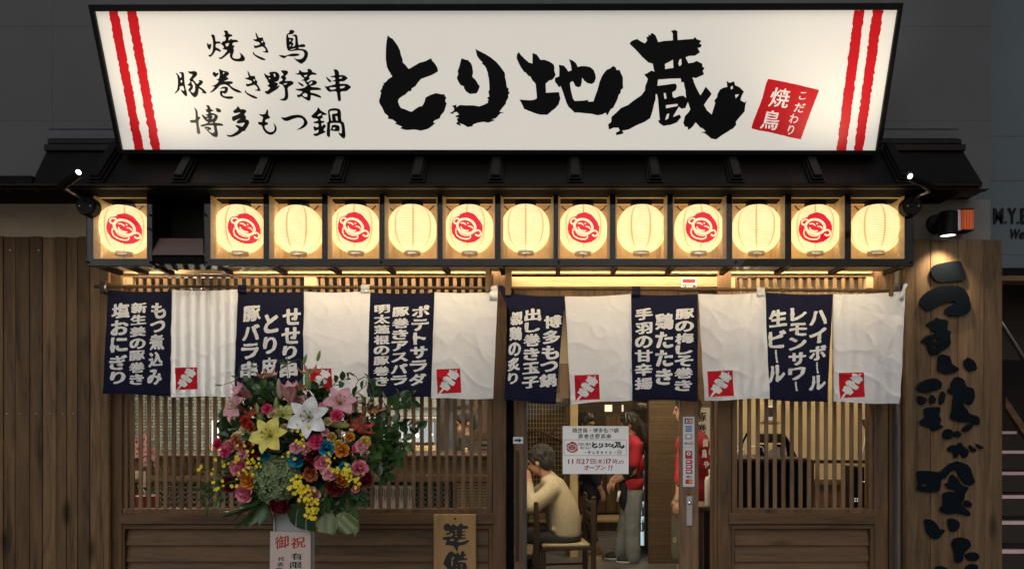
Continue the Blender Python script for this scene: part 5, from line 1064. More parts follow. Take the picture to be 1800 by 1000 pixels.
def put(name, me, px, py, Y, q, sc=1.0, sub=()):
    o = link(name, me, fl); o.rotation_mode = 'QUATERNION'; o.location = W(px, py, Y); o.rotation_quaternion = q; o.scale = (sc,) * 3
    for n_, m_ in sub:
        c = link(n_, m_, None); c.parent = o
    return o
LM = {k: lily_mesh(k) for k in ('pink_lily', 'white_lily', 'yellow_lily', 'lime_lily', 'dusky')}
LCUP = {k: lily_mesh(k, .38) for k in ('pink_lily', 'lime_lily', 'dusky')}
def lily(px, py, kind, dx, dz, sc=1.0, cup=False, y=-1.0, roll=0.0, Y=-.98):
    a, b, c = (LCUP if cup else LM)[kind]; put('lily', a, px, py, Y, tilt(dx, dz, y) @ Quaternion((0, 0, 1), roll), sc, (('stamen', b), ('anther', c)))
lily(546, 735, 'white_lily', .05, .12, 1.12, Y=-1.0, roll=.4); lily(479, 768, 'yellow_lily', -.1, .25, 1.02, Y=-1.02, roll=.2)
lily(598, 712, 'pink_lily', .3, .55, .92, roll=.1, Y=-.94); lily(424, 718, 'pink_lily', -.8, .35, .92, roll=.5, Y=-.9); lily(440, 696, 'pink_lily', -.75, .65, .85, True, Y=-.88)
lily(512, 708, 'pink_lily', -.05, 1.0, 1.0, True, y=-.35, Y=-.9); lily(498, 737, 'lime_lily', .1, .8, .85, y=-.5, Y=-.95); lily(521, 728, 'dusky', .15, .9, .8, True, y=-.5, Y=-.86); lily(527, 712, 'pink_lily', .3, .4, .6, Y=-.85)
RM = {k: rose_mesh(k) for k in ('red_rose', 'pink_rose', 'blue_rose', 'apricot', 'orange', 'mauve', 'cream', 'yellow')}
for px, py, k, dx, dz, sc in ((451, 787, 'red_rose', -.1, .15, 1.05), (552, 799, 'red_rose', .1, .2, 1.05), (590, 854, 'red_rose', .15, -.05, 1.15), (404, 850, 'red_rose', -.35, -.1, 1.0), (641, 841, 'red_rose', .8, -.1, .9), (493, 886, 'red_rose', 0, -.8, 1.2), (550, 757, 'red_rose', .2, .5, .85), (546, 826, 'red_rose', .2, -.1, .65),
                          (421, 821, 'pink_rose', -.3, .1, 1.08), (431, 866, 'pink_rose', -.2, -.1, 1.08), (632, 823, 'pink_rose', .35, .1, .95), (549, 869, 'mauve', .1, -.05, .95), (404, 786, 'pink_rose', -.4, .25, .85), (566, 812, 'pink_rose', .1, -.2, .9),
                          (523, 806, 'blue_rose', -.1, .2, 1.02), (574, 787, 'blue_rose', .3, .25, .95), (605, 823, 'blue_rose', .4, .1, .75), (464, 798, 'blue_rose', .2, .1, .8), (601, 791, 'orange', .15, .25, .85), (546, 833, 'apricot', .1, -.25, .85), (602, 843, 'orange', .3, .2, .9), (437, 845, 'orange', -.1, .1, .95),
                          (583, 768, 'yellow', .1, .3, .55), (430, 755, 'cream', -.3, .3, .6), (442, 752, 'yellow', -.1, .3, .55), (576, 741, 'cream', .2, .4, .5), (478, 728, 'cream', -.1, .6, .55), (417, 769, 'cream', -.4, .3, .7), (594, 780, 'yellow', 0, .5, .5), (478, 784, 'apricot', .3, -.2, .6), (535, 805, 'red_rose', -.2, 0, .6), (615, 768, 'orange', .4, .3, .55), (500, 752, 'cream', -.1, .4, .5), (625, 858, 'pink_rose', .5, -.3, .5), (445, 826, 'cream', -.2, 0, .45), (571, 828, 'yellow', .1, 0, .5)):
    put('rose', RM[k], px, py, -.99 - .02 * rnd.random(), tilt(dx, dz) @ Quaternion((0, 0, 1), rnd.uniform(0, 6)), sc * 1.04)
CM = {k: carn_mesh(k) for k in ('hot_pink', 'soft_pink', 'peach', 'yellow', 'flame')}
for px, py, k, dx, dz, sc in ((557, 777, 'hot_pink', 0, .2, 1.05), (538, 788, 'soft_pink', -.1, .1, .85), (521, 787, 'soft_pink', -.1, .1, .8), (580, 833, 'soft_pink', .2, 0, .95), (570, 812, 'soft_pink', .1, .1, .9), (592, 731, 'hot_pink', .3, .4, .85), (386, 780, 'hot_pink', -.7, .3, .8), (399, 795, 'hot_pink', -.5, .1, .75), (428, 799, 'soft_pink', -.2, .3, .8), (471, 720, 'hot_pink', -.2, .5, .75),
                          (416, 772, 'peach', -.4, .3, .7), (635, 784, 'soft_pink', .4, .1, .9), (641, 777, 'yellow', .5, .3, .8), (566, 716, 'soft_pink', .2, .4, .6), (572, 760, 'soft_pink', 0, .3, .55), (433, 741, 'flame', -.4, .4, .8), (440, 748, 'flame', -.2, .2, .6), (627, 787, 'hot_pink', .2, -.1, .6), (423, 782, 'peach', -.3, .1, .7)):
    put('carnation', CM[k], px, py, -1.0 - .02 * rnd.random(), tilt(dx, dz) @ Quaternion((0, 0, 1), rnd.uniform(0, 6)), sc * 1.1)
ga, gb = gloriosa_mesh(); GS = gb.mesh('stamen', 'stem', True); GM = {k: ga.mesh('gloriosa', k, True) for k in ('peach', 'flame')}
for px, py, k, dx, dz, sc, Y in ((468, 655, 'peach', 0, 1, .8, -.82), (544, 648, 'peach', .1, 1, .85, -.82), (529, 676, 'peach', .1, 1, .85, -.86), (658, 716, 'peach', .1, 1, .85, -.84), (441, 720, 'flame', -.3, .9, 1.0, -.93), (636, 745, 'flame', .6, .7, 1.05, -.94), (610, 700, 'flame', .5, .8, .8, -.86)):
    put('gloriosa', GM[k], px, py, Y, tilt(dx, dz, -.45), sc, (('stamen', GS),))
m_ = MB()                                                               # long buds and seed pods on stalks
def budm(mat):
    a = MB(); a.lathe([(.002, -.004), (.010, .006), (.0135, .028), (.012, .05), (.006, .072), (.001, .082)], 10); return a.mesh('bud', mat, True)
BM = {k: budm(k) for k in ('bud', 'bud_pink', 'lime_lily')}
for px, py, k, dx, dz, sc in ((493, 700, 'bud_pink', -.05, 1, 1.1), (544, 684, 'bud', -.15, 1, 1.0), (486, 729, 'bud', .05, 1, 1.0), (461, 742, 'bud', -.25, 1, 1.1), (614, 748, 'lime_lily', -1, .1, 1.25), (533, 640, 'bud', .4, 1, .6), (558, 634, 'bud', .3, 1, .6)):
    put('bud', BM[k], px, py, -.93, tilt(dx, dz, -.15), sc)
# hydrangea head
a = MB(); ph = math.pi * (3 - math.sqrt(5)); rr = random.Random(9)
for k in range(460):
    y = 1 - 2 * (k + .5) / 460; r = math.sqrt(1 - y * y); d_ = Vector((r * math.cos(k * ph), r * math.sin(k * ph), y)); 
    if d_.y > .45: continue
    q = d_.to_track_quat('Z', 'Y') @ Quaternion((0, 0, 1), rr.uniform(0, 6)) @ Quaternion((1, 0, 0), rr.uniform(-.7, .7)); b = MB()
    for i in range(4): petal(b, .0125, .014, R(50), R(45), i * math.pi / 2, n=3, m=3, cup=.5, ruffle=.002, tip=.3, root=.4, sd=k + i)
    rad = Vector((.088, .072, .092)) * (1 + .05 * noise.noise(d_ * 2.2)) ; p = Vector((d_.x * rad.x, d_.y * rad.y, d_.z * rad.z)) + d_ * rr.uniform(-.006, .004)
    a.add([p + q @ Vector(v) for v in b.v], b.f)
put('hydrangea', a.mesh('hydrangea', 'hydrangea', True), 487, 843, -.97, Quaternion(), 1.06)
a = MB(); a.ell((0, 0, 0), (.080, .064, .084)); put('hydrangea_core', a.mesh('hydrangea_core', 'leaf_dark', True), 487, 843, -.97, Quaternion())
# oncidium sprays
def spray(pts, n, sc=1.0, Y=-1.03, seed=0):
    rr = random.Random(seed); a = MB(); b = MB(); P3 = [W(x, y, Y - .02 * math.sin(i)) for i, (x, y) in enumerate(pts)]; b.tube(P3, .0016, 5)
    for k in range(n):
        t = (k + rr.random() * .9) / n * (len(P3) - 1); i = min(int(t), len(P3) - 2); p = P3[i].lerp(P3[i + 1], t - i) + Vector((rr.gauss(0, .016), rr.uniform(-.02, .005), rr.gauss(0, .015)))
        q = Vector((rr.uniform(-.5, .5), -1, rr.uniform(-.3, .4))).to_track_quat('Z', 'Y') @ Quaternion((0, 0, 1), rr.uniform(0, 6)); s_ = sc * rr.uniform(.42, .78); c = MB()
        petal(c, .013 * s_, .020 * s_, R(70), R(20), 0, 3, 4, .1, .002, .2, .3); petal(c, .011 * s_, .017 * s_, R(70), R(30), 2.4, 3, 3, .1, .001, .3, .3); petal(c, .011 * s_, .017 * s_, R(70), R(30), -2.4, 3, 3, .1, .001, .3, .3)
        a.add([p + q @ Vector(v) for v in c.v], c.f)
    o = a.build('oncidium_spray', 'oncidium', fl, smooth=True); b.build('stem', 'stem', o, smooth=True)
spray([(516, 838), (528, 855), (536, 868), (545, 884), (549, 900), (554, 912)], 66, 1.15, seed=1); spray([(592, 820), (604, 828), (612, 828), (622, 838), (636, 842)], 40, 1.0, seed=2)
spray([(424, 800), (405, 806), (386, 812), (372, 820), (355, 830)], 13, 1.05, seed=3); spray([(430, 830), (412, 845), (395, 850), (380, 862), (374, 872)], 13, .95, seed=4); spray([(524, 742), (528, 760), (533, 776)], 20, .9, seed=5); spray([(446, 770), (440, 790), (428, 812), (440, 830)], 14, 1.0, seed=6); spray([(452, 812), (450, 826)], 8, 1.0, seed=7); spray([(578, 800), (584, 815)], 11, .8, seed=8); spray([(548, 870), (542, 858)], 8, .9, seed=9); spray([(505, 806), (516, 802)], 5, .9, seed=10)
# leafy branches
def leaf(mb, p, d_, L, w, fold=.25, droop=.5, roll=0.0):
    b = MB(); petal(b, L, w, R(8), R(55) * droop, 0, n=5, m=4, cup=fold, tip=.95, root=.12)
    q = d_.normalized().to_track_quat('Z', 'Y') @ Quaternion((0, 0, 1), roll); mb.add([Vector(p) + q @ Vector(v) for v in b.v], b.f)
def branch(pts, n, L, w, mat, Y=-.82, seed=0, name='leaf_branch', spread=.9):
    rr = random.Random(seed); a = MB(); b = MB(); P3 = [W(x, y, Y + .03 * math.sin(i * 2 + seed)) for i, (x, y) in enumerate(pts)]; b.tube(P3, [.003 - .0018 * i / (len(P3) - 1) for i in range(len(P3))], 6)
    for k in range(n):
        t = (.12 + .88 * k / max(1, n - 1)) * (len(P3) - 1.001); i = int(t); p = P3[i].lerp(P3[i + 1], t - i); ax = (P3[i + 1] - P3[i]).normalized(); sd = ax.cross(Vector((0, 1, 0))) * (1 if k % 2 else -1)
        leaf(a, p, ax * .6 + sd * spread * rr.uniform(.6, 1.1) + Vector((0, rr.uniform(-.7, .3), rr.uniform(-.2, .2))), L * rr.uniform(.75, 1.15), w * rr.uniform(.8, 1.1), roll=rr.uniform(0, 6.28))
    o = a.build(name, mat, fl, smooth=True); b.build('stem', 'stem', o, smooth=True)
for i, (pts, n, L, w, mat) in enumerate((([(640, 745), (670, 722), (702, 705), (722, 700)], 13, .052, .038, 'leaf'), ([(640, 765), (672, 752), (700, 742), (733, 752)], 13, .052, .040, 'leaf'), ([(640, 785), (665, 775), (690, 772), (705, 790)], 13, .055, .042, 'leaf'),
      ([(640, 800), (660, 795), (680, 800), (688, 812)], 12, .055, .042, 'leaf_mid'), ([(645, 810), (665, 812), (676, 826), (680, 838)], 10, .060, .042, 'leaf'), ([(655, 770), (680, 765), (712, 775)], 9, .05, .04, 'leaf_mid'), ([(650, 790), (675, 790), (700, 805)], 10, .055, .042, 'leaf'),
      ([(430, 760), (412, 752), (396, 742), (388, 738)], 10, .050, .036, 'leaf'), ([(432, 770), (415, 768), (398, 766)], 8, .05, .038, 'leaf'), ([(435, 730), (428, 700), (436, 670)], 8, .04, .03, 'leaf'), ([(470, 720), (462, 690), (458, 672)], 9, .045, .032, 'leaf_mid'), ([(565, 720), (570, 695), (590, 672), (612, 665)], 10, .044, .026, 'leaf'),
      ([(560, 735), (562, 700), (560, 675)], 10, .048, .034, 'leaf'), ([(600, 730), (615, 700), (640, 680), (650, 668)], 8, .044, .024, 'leaf'), ([(640, 730), (650, 700), (660, 680)], 8, .045, .03, 'leaf'), ([(500, 720), (490, 690), (480, 668)], 8, .04, .03, 'leaf'),
      ([(410, 850), (392, 855), (372, 862), (356, 878)], 16, .038, .016, 'leaf'), ([(410, 840), (388, 842), (366, 845), (354, 860)], 14, .035, .015, 'leaf_mid'), ([(400, 870), (380, 880), (366, 892)], 10, .034, .014, 'leaf_mid'), ([(600, 870), (615, 878), (622, 895), (618, 905)], 10, .062, .042, 'leaf_mid'), ([(590, 860), (598, 880), (590, 900)], 9, .062, .044, 'leaf'), ([(612, 850), (628, 862), (630, 880)], 9, .06, .044, 'leaf'), ([(570, 850), (575, 870), (572, 890)], 8, .055, .042, 'leaf_mid'))):
    k_ = 1.7 if i < 7 else 1.25
    branch(pts, int(n * k_), L * 1.08, w * 1.1, mat, seed=i, Y=-.84 if i < 16 else -.92)
# thin arching stalks with tendrils above the bouquet
def stalk(pts, Y=-.84):
    a = MB(); a.tube([W(x, y, Y) for x, y in pts], [.0022] * (len(pts) - 1) + [.001], 6); a.build('stalk', 'stem', fl, smooth=True)
for s_ in ([(462, 720), (455, 690), (444, 672), (438, 655)], [(444, 690), (440, 665), (441, 648)], [(468, 690), (469, 668), (467, 655)], [(505, 690), (507, 660), (505, 640)], [(505, 640), (497, 633), (485, 634)], [(505, 640), (514, 636), (527, 630)], [(544, 680), (543, 664), (544, 650)], [(436, 700), (418, 688), (405, 672), (392, 676)], [(405, 672), (414, 668), (420, 660)],
           [(600, 720), (620, 690), (630, 668), (625, 660)], [(630, 668), (640, 662), (652, 666)], [(635, 720), (655, 700), (668, 690), (672, 686)], [(648, 726), (654, 718), (660, 706)], [(630, 745), (616, 750), (596, 752)], [(527, 690), (528, 680), (529, 676)], [(525, 700), (533, 660), (528, 632)]): stalk(s_)
tp = MB()
for k, (px, py, dx, dz) in enumerate(((505, 640, -1, .2), (505, 640, 1, .3), (505, 640, .2, 1), (505, 640, -.6, -.5), (438, 652, -.8, .2), (441, 645, .3, 1), (441, 647, .7, .3), (392, 677, -1, -.1), (420, 658, .3, .8), (625, 661, -.8, .4), (652, 667, .6, -.3), (655, 676, .3, -1), (672, 688, .4, -.8), (674, 688, .1, -1), (670, 688, -.2, -1), (420, 664, -.7, .1))):
    leaf(tp, W(px, py, -.84), Vector((dx, -.2, dz)), .038, .011, .1, .3, k)
tp.build('tendril_leaf', 'leaf_pale', fl, smooth=True)
# dense dark greenery filling the heart of the bouquet
a = MB(); rr = random.Random(21)
for k in range(700):
    t = rr.uniform(0, 6.283); r = math.sqrt(rr.random()); px, py = 524 + 122 * r * math.cos(t), 788 + 100 * r * math.sin(t); Y = -.86 + .14 * rr.random() - .06 * (1 - r)
    leaf(a, W(px, py, Y), Vector((math.cos(t) + rr.uniform(-.8, .8), rr.uniform(-1.2, .1), -math.sin(t) + rr.uniform(-.8, .8))), rr.uniform(.045, .075), rr.uniform(.026, .04), roll=rr.uniform(0, 6))
a.build('foliage', 'leaf', fl, smooth=True)
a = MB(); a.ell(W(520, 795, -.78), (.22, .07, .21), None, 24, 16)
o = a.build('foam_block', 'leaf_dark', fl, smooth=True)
# monstera leaves at the foot and dark fronds
def big_leaf(outline, slits, px_of, bend, mat, name='monstera_leaf', Y=-.98):
    v, f = fill2d([rough(outline, 3, .5, len(outline), .3)] + slits); v, f = cutgrid(v, f, 5.0); m_ = MB(); m_.flat(v, f, lambda x, y: W(x, y, Y + bend(x, y))); o = m_.build(name, mat, fl, smooth=True); so = o.modifiers.new('thick', 'SOLIDIFY'); so.thickness = .0012; return o
M['monstera'] = fm('monstera leaf', (.030, .062, .022), .28); M['monstera_pale'] = fm('pale monstera leaf', (.105, .135, .038), .35, .25, 14)
for k, (ps, mt) in enumerate((([(503, 893), (520, 884), (560, 890), (566, 900), (560, 936), (548, 932)], 'monstera'),)):
    pass
for ps in ([(503, 898), (512, 886), (524, 884), (520, 905), (519, 925), (510, 916)], [(528, 884), (540, 884), (537, 905), (536, 931), (521, 926), (522, 908)], [(544, 886), (565, 886), (566, 905), (552, 934), (539, 931), (540, 908)]):
    big_leaf(ps, [], None, lambda x, y: .0006 * (y - 884) - .00002 * (x - 535) ** 2, 'monstera', 'monstera_leaf', -.985)
big_leaf([(552, 900), (566, 893), (582, 895), (592, 912), (594, 928), (588, 940), (574, 937), (556, 934)], [], None, lambda x, y: -.006 * math.sin((x - 552) * .16) - .0004 * (y - 900), 'monstera_pale', 'monstera_leaf', -.975)
big_leaf([(590, 905), (604, 898), (618, 905), (631, 915), (632, 930), (624, 944), (622, 936), (608, 940), (594, 933)], [], None, lambda x, y: -.006 * math.sin((x - y) * .15) - .0005 * (y - 900), 'monstera_pale', 'monstera_leaf', -.97)
big_leaf([(600, 880), (618, 884), (628, 900), (626, 915), (610, 906)], [], None, lambda x, y: -.006 * math.sin(x * .25), 'monstera', 'monstera_leaf', -.94)
for k, (x0, y0, x1, y1, w_) in enumerate(((466, 876, 390, 918, .035), (464, 880, 398, 920, .035), (468, 882, 416, 935, .03), (470, 884, 440, 920, .04), (474, 886, 455, 916, .045), (462, 872, 402, 905, .04), (466, 878, 424, 912, .04), (472, 880, 470, 908, .05), (468, 870, 425, 895, .045), (455, 868, 430, 888, .04), (560, 872, 570, 905, .05), (566, 872, 585, 900, .05))):
    a = MB(); p0, p1 = W(x0, y0, -.93), W(x1, y1, -.99); leaf(a, p0, p1 - p0, (p1 - p0).length * 1.1, w_, .25, .25, k * .7 + 1.5); a.build('frond', 'leaf', fl, smooth=True)
# pedestal and card board
M['stand_paint'] = plain('pale grey stand paint', (.42, .42, .45), .35, var=.05)
pd = MB(); A = [W(481, 893, -.86), W(545, 893, -.86), W(553, 1290, -.86), W(475, 1290, -.86)]; Bk = [p + Vector((.02, .10, 0)) if i in (0, 3) else p + Vector((-.02, .10, 0)) for i, p in enumerate(A)]
pd.add(A + Bk, [(0, 3, 2, 1), (4, 5, 6, 7), (0, 1, 5, 4), (1, 2, 6, 5), (2, 3, 7, 6), (3, 0, 4, 7)]); pd.build('pedestal', 'stand_paint', fl, fix=True, bevel=.006)
for x0, x1 in ((481, 483.5), (548.5, 552)): MB().prism([(x0, 896), (x1, 896), (x1 + (2 if x0 > 500 else -4), 1290), (x0 + (2 if x0 > 500 else -4), 1290)], lambda p: W(*p, -.875), lambda p: W(*p, -.862)).build('edge_trim', 'steel', fl, fix=True)
M['card'] = plain('pale pink card', (.56, .45, .40), .35, var=.04)
cd = MB().prism([(475, 933), (546, 935), (545, 1200), (472, 1200)], lambda p: W(*p, -.905), lambda p: W(*p, -.898)).build('card_board', 'card', fl, fix=True)
fnc = lambda x, y: W(x, y, -.9058)
t = MB(); put_glyph(t, '御', 495.5, 953, 25, 23.5, fnc, off=.014, brush=.025); put_glyph(t, '祝', 524, 953.5, 26, 20.5, fnc, off=.014, brush=.025); t.build('red_lettering', 'notice_red', cd)
t = MB()
for ch, x, y, w_, h_ in (('有', 521.5, 977.5, 20, 12), ('限', 520.5, 992.5, 22, 12), ('代', 494, 982, 12, 8), ('表', 493, 991.5, 11.5, 8), ('取', 491.5, 1001.5, 12, 9)): put_glyph(t, ch, x, y, w_, h_, fnc, off=.014, brush=.025)
t.build('black_lettering', 'ink', cd)
# ================================================================ INSIDE THE SHOP
M['floor_in'] = plain('worn grey stone floor', (.13, .12, .11), .55, var=.35, scale=4, bump=.2, bscale=30)
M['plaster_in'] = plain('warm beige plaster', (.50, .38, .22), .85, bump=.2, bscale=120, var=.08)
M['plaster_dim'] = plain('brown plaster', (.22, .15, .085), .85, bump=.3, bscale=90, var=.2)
M['ceiling_in'] = plain('dark ceiling boards', (.018, .013, .010), .9)
M['reed'] = plain('woven reed cover', (.15, .10, .055), .7, var=.25, scale=40)
M['cream_paint'] = plain('cream painted timber', (.52, .40, .22), .6)
M['tatami'] = plain('straw cushion', (.42, .34, .20), .8)
M['lamp_glow'] = emis('ceiling lamp diffuser', (1.0, .82, .60), 32.0)
M['lamp_dim'] = emis('soft ceiling lamp diffuser', (1.0, .80, .56), 42.0)
M['screen_lit'] = emis('lit paper window', (1.0, .84, .56), 1.3)
M['show_lit'] = emis('lit display back', (.86, .92, 1.0), .55)
def brick(name, c1, c2, mort, w, h):
    m, nt, b, o = newmat(name); tc = N(nt, 'ShaderNodeTexCoord'); mp = N(nt, 'ShaderNodeMapping'); mp.inputs['Rotation'].default_value = (R(90), 0, 0); nt.links.new(tc.outputs['Object'], mp.inputs[0])
    br = N(nt, 'ShaderNodeTexBrick'); br.inputs['Color1'].default_value = (*c1, 1); br.inputs['Color2'].default_value = (*c2, 1); br.inputs['Mortar'].default_value = (*mort, 1); br.inputs['Scale'].default_value = 1; br.inputs['Mortar Size'].default_value = .0035; br.inputs['Brick Width'].default_value = w; br.inputs['Row Height'].default_value = h; br.inputs['Bias'].default_value = -.1
    nt.links.new(mp.outputs[0], br.inputs['Vector']); nt.links.new(br.outputs[0], b.inputs['Base Color']); b.inputs['Roughness'].default_value = .3
    bp_ = N(nt, 'ShaderNodeBump', i_Strength=.4, i_Distance=.004); bp_.invert = True; nt.links.new(br.outputs['Fac'], bp_.inputs['Height']); nt.links.new(bp_.outputs[0], b.inputs['Normal']); return m
M['tile'] = brick('small glazed wall tile', (.28, .30, .27), (.12, .145, .15), (.04, .04, .04), .062, .028)
structure(MB().box(-4.6, 2.60, .17, 6.6, -.05, 0.0), 'interior_floor', 'floor_in')
structure(MB().box(-4.6, 2.60, .36, 6.6, 2.62, 2.7), 'interior_ceiling', 'ceiling_in')
def obj1(mb, name, mat, label, cat, group=None, **kw): return tag(mb.build(name, mat, None, **kw), label, cat, group)
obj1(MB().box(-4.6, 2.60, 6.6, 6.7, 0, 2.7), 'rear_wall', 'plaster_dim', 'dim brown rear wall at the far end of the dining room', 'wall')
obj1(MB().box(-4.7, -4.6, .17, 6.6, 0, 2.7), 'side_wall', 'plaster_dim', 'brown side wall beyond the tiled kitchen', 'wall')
obj1(MB().box(2.60, 2.685, .17, 6.6, 0, 2.25), 'side_wall', 'plaster_in', 'beige side wall beside the cash desk', 'wall')
# beige wall behind the right hand slats
w = thing('cash_desk_wall', 'warm beige wall with wooden dado behind the cash desk slats', 'wall', W(1410, 900, 1.8))
MB().box(WX(1262, 1.8), 2.598, 1.8, 1.88, 0, 2.6).build('plaster', 'plaster_in', w)
MB().pbox(1380, 843, 1560, 851.5, 1.74, 1.799).build('dado_rail', 'wood_v', w)
dp = MB()
for k in range(9): dp.pbox(1380 + k * 19, 852, 1398.6 + k * 19, 1050, 1.77, 1.799)
dp.build('dado_panel', wood('red brown panel', (.05, .022, .010), (.16, .075, .035), 'Z', knots=False), w)
MB().pbox(1338, 708, 1371, 742, 1.775, 1.799).build('picture_frame', 'cream_paint', w, bevel=.004)
MB().pbox(1343, 712, 1366, 738, 1.768, 1.774).build('picture_mat', 'white', w)
MB().pbox(1346, 716, 1361, 732, 1.764, 1.7675).build('picture', 'wood_dark', w)
sw = MB(); sw.pbox(1336, 746, 1348, 762, 1.785, 1.799); sw.pbox(1349, 746, 1361, 762, 1.785, 1.799); sw.pbox(1362, 746, 1372, 762, 1.785, 1.799); sw.build('switch_plate', 'cream_paint', w, bevel=.003)
# cash desk with register stand and papers
cd_ = thing('cash_desk', 'dark cash desk with wooden top behind the slatted window', 'counter', W(1350, 1100, .6))
MB().pbox(1282, 806, 1427, 812, .55, 1.15).build('top', 'wood_dark', cd_, bevel=.004)
MB().pbox(1284, 813, 1424, 1190, .60, 1.1).build('front', 'black_matt', cd_)
MB().pbox(1424.5, 808, 1431, 1190, .56, 1.12).build('end_panel', 'wood_v', cd_)
rb = thing('desk_rail', 'thin dark rail running past the cash desk to the side wall', 'rail', W(1480, 810, .7)); MB().pbox(1431.5, 808.5, 1545, 814, .7, .74).build('bar', 'wood_dark', rb)
rg = thing('register_stand', 'dark slanted register stand on the cash desk', 'stand', W(1357, 806, .8))
MB().pbox(1334, 762, 1379, 778, .86, .89).build('backboard', wood('register board', (.035, .018, .010), (.10, .055, .03), 'X', knots=False), rg)
m_ = MB(); m_.prism([(1378.5, 760), (1386, 772), (1403, 806), (1384, 806), (1380, 778)], lambda p: W(*p, .86), lambda p: W(*p, .92)); m_.build('side_cheek', 'black', rg)
m_ = MB(); m_.tube([W(1314, 760, .88), W(1305, 778, .88), W(1301, 806, .88)], .008, 8); m_.build('stay', 'black', rg)
m_ = MB(); m_.pbox(1336, 781, 1346, 806, .87, .9); m_.pbox(1366, 781, 1373, 805, .9, .93); m_.build('leg', 'black', rg)
pp = thing('paper_pile', 'loose white papers and cables on the cash desk', 'papers', W(1320, 806, .8))
m_ = MB(); m_.prism([(1349, 806), (1352, 792), (1358, 786), (1357, 806)], lambda p: W(*p, .80), lambda p: W(*p, .803)); m_.prism([(1364, 806), (1364, 786), (1371, 785), (1372, 806)], lambda p: W(*p, .83), lambda p: W(*p, .833)); m_.prism([(1290, 806), (1296, 800), (1330, 803), (1328, 806)], lambda p: W(*p, .75), lambda p: W(*p, .79)); m_.build('sheet', 'white_sticker', pp)
m_ = MB()
for a, b_, c_ in (((1288, 790), (1298, 783), (1306, 800)), ((1320, 784), (1340, 785), (1345, 800)), ((1305, 788), (1316, 800), (1330, 806)), ((1290, 806), (1292, 796), (1299, 790))): m_.tube([W(*a, .78), W(*b_, .78), W(*c_, .78)], .004, 6)
m_.build('cable', 'white', pp, smooth=True)
bx = thing('speaker_box', 'black equipment box with small white lights below the desk rail', 'speaker', W(1515, 900, .8))
MB().pbox(1501, 820, 1520, 1100, .8, 1.0).build('body', 'black', bx, bevel=.004)
m_ = MB()
for px, py in ((1503, 876), (1507, 876), (1503, 880), (1507, 880), (1515, 846), (1519, 846)): m_.ell(W(px, py, .797), (.004, .002, .004))
m_.build('indicator', emis('small white light', (1, 1, 1), .8), bx, smooth=True)
sh = thing('corner_shelf', 'small dark corner shelf with hanging cable on beige wall', 'shelf', W(1518, 740, 1.5)); MB().prism([(1511, 737), (1530, 737), (1530, 770), (1524, 760)], lambda p: W(*p, 1.5), lambda p: W(*p, 1.7)).build('bracket', 'wood_dark', sh); MB().tube([W(1522, 760, 1.48), W(1519, 780, 1.48), W(1516, 792, 1.48), W(1522, 800, 1.48)], .005, 6).build('cable', 'white', sh, smooth=True)

# hygiene bottle on a little table just inside
tb = thing('side_table', 'narrow dark wooden side table inside the door', 'table', W(1247, 1100, .45))
MB().pbox(1226, 890, 1265, 896, .40, .70).build('tabletop', 'wood_v', tb, bevel=.003)
for px in (1232, 1258): MB().pbox(px - 4, 896.5, px + 4, 1160, .44, .48).build('leg', 'wood_v', tb)
MB().pbox(1237, 897, 1254, 1150, .50, .52).build('panel', 'wood_dark', tb)
bt = thing('pump_bottle', 'white pump bottle standing on the side table', 'bottle', W(1250, 890, .5)); c = W(1250, 889.7, .5); M['bottle'] = plain('milky bottle', (.60, .58, .48), .3, var=.03)
m_ = MB(); m_.lathe([(.036, 0), (.040, .004), (.040, .165), (.034, .185), (.014, .195), (.013, .21)], 28, c); m_.build('body', 'bottle', bt, smooth=True)
m_ = MB(); m_.lathe([(.017, .205), (.017, .235), (.006, .236), (.006, .262), (.012, .263), (.012, .272)], 20, c); m_.tube([c + Vector((0, 0, .267)), c + Vector((-.02, -.02, .268)), c + Vector((-.03, -.032, .258))], .005, 8); m_.build('pump', 'white', bt, smooth=True)
m_ = MB(); n = 6; r = .0405
for k in range(n): a0, a1 = R(-60 + 12 * k), R(-60 + 12 * (k + 1)); m_.add([c + Vector((r * math.cos(a), r * math.sin(a), z)) for a, z in ((a0, .04), (a1, .04), (a1, .14), (a0, .14))], [(0, 1, 2, 3)])
m_.build('label', 'mark_grey', bt)
# hanging paper banner with brush characters behind the stile
bn = thing('paper_banner', 'white paper banner with brush characters hanging behind the door stile', 'banner', W(1236, 760, 3.0))
MB().pbox(1222, 716, 1252, 800, 3.0, 3.006).build('sheet', 'white', bn)
t = MB()
for ch, y in (('豚', 733), ('巻', 753), ('き', 772)): put_glyph(t, ch, 1233.5, y, 17, 17, lambda x, y_: W(x, y_, 2.998), off=.02, brush=.03)
t.build('lettering', 'ink', bn)

# kitchen behind the long slats
kw = thing('kitchen_wall', 'small glazed greenish brick tile wall of the kitchen', 'wall', W(300, 900, 2.6)); MB().box(-4.55, WX(640, 2.6), 2.6, 2.7, 0, 2.6).build('tile_panel', 'tile', kw)
ks = thing('kitchen_wall', 'plain steel grey kitchen wall behind the lit display case', 'wall', W(760, 900, 3.0)); M['steel_wall'] = plain('grey steel sheet', (.30, .31, .33), .35, metal=.6, var=.2, scale=3); MB().box(WX(640, 2.6), WX(880, 3.0), 3.0, 3.06, 0, 2.6).build('panel', 'steel_wall', ks)
ct = thing('kitchen_counter', 'long wooden kitchen counter with hexagon lattice front behind slats', 'counter', W(540, 1100, 1.0))
MB().pbox(205, 800, 872, 806.5, 1.0, 1.75).build('worktop', 'wood_dark', ct, bevel=.004); MB().pbox(205, 806.8, 650, 811.2, 1.02, 1.7).build('edge_board', 'wood_h', ct)
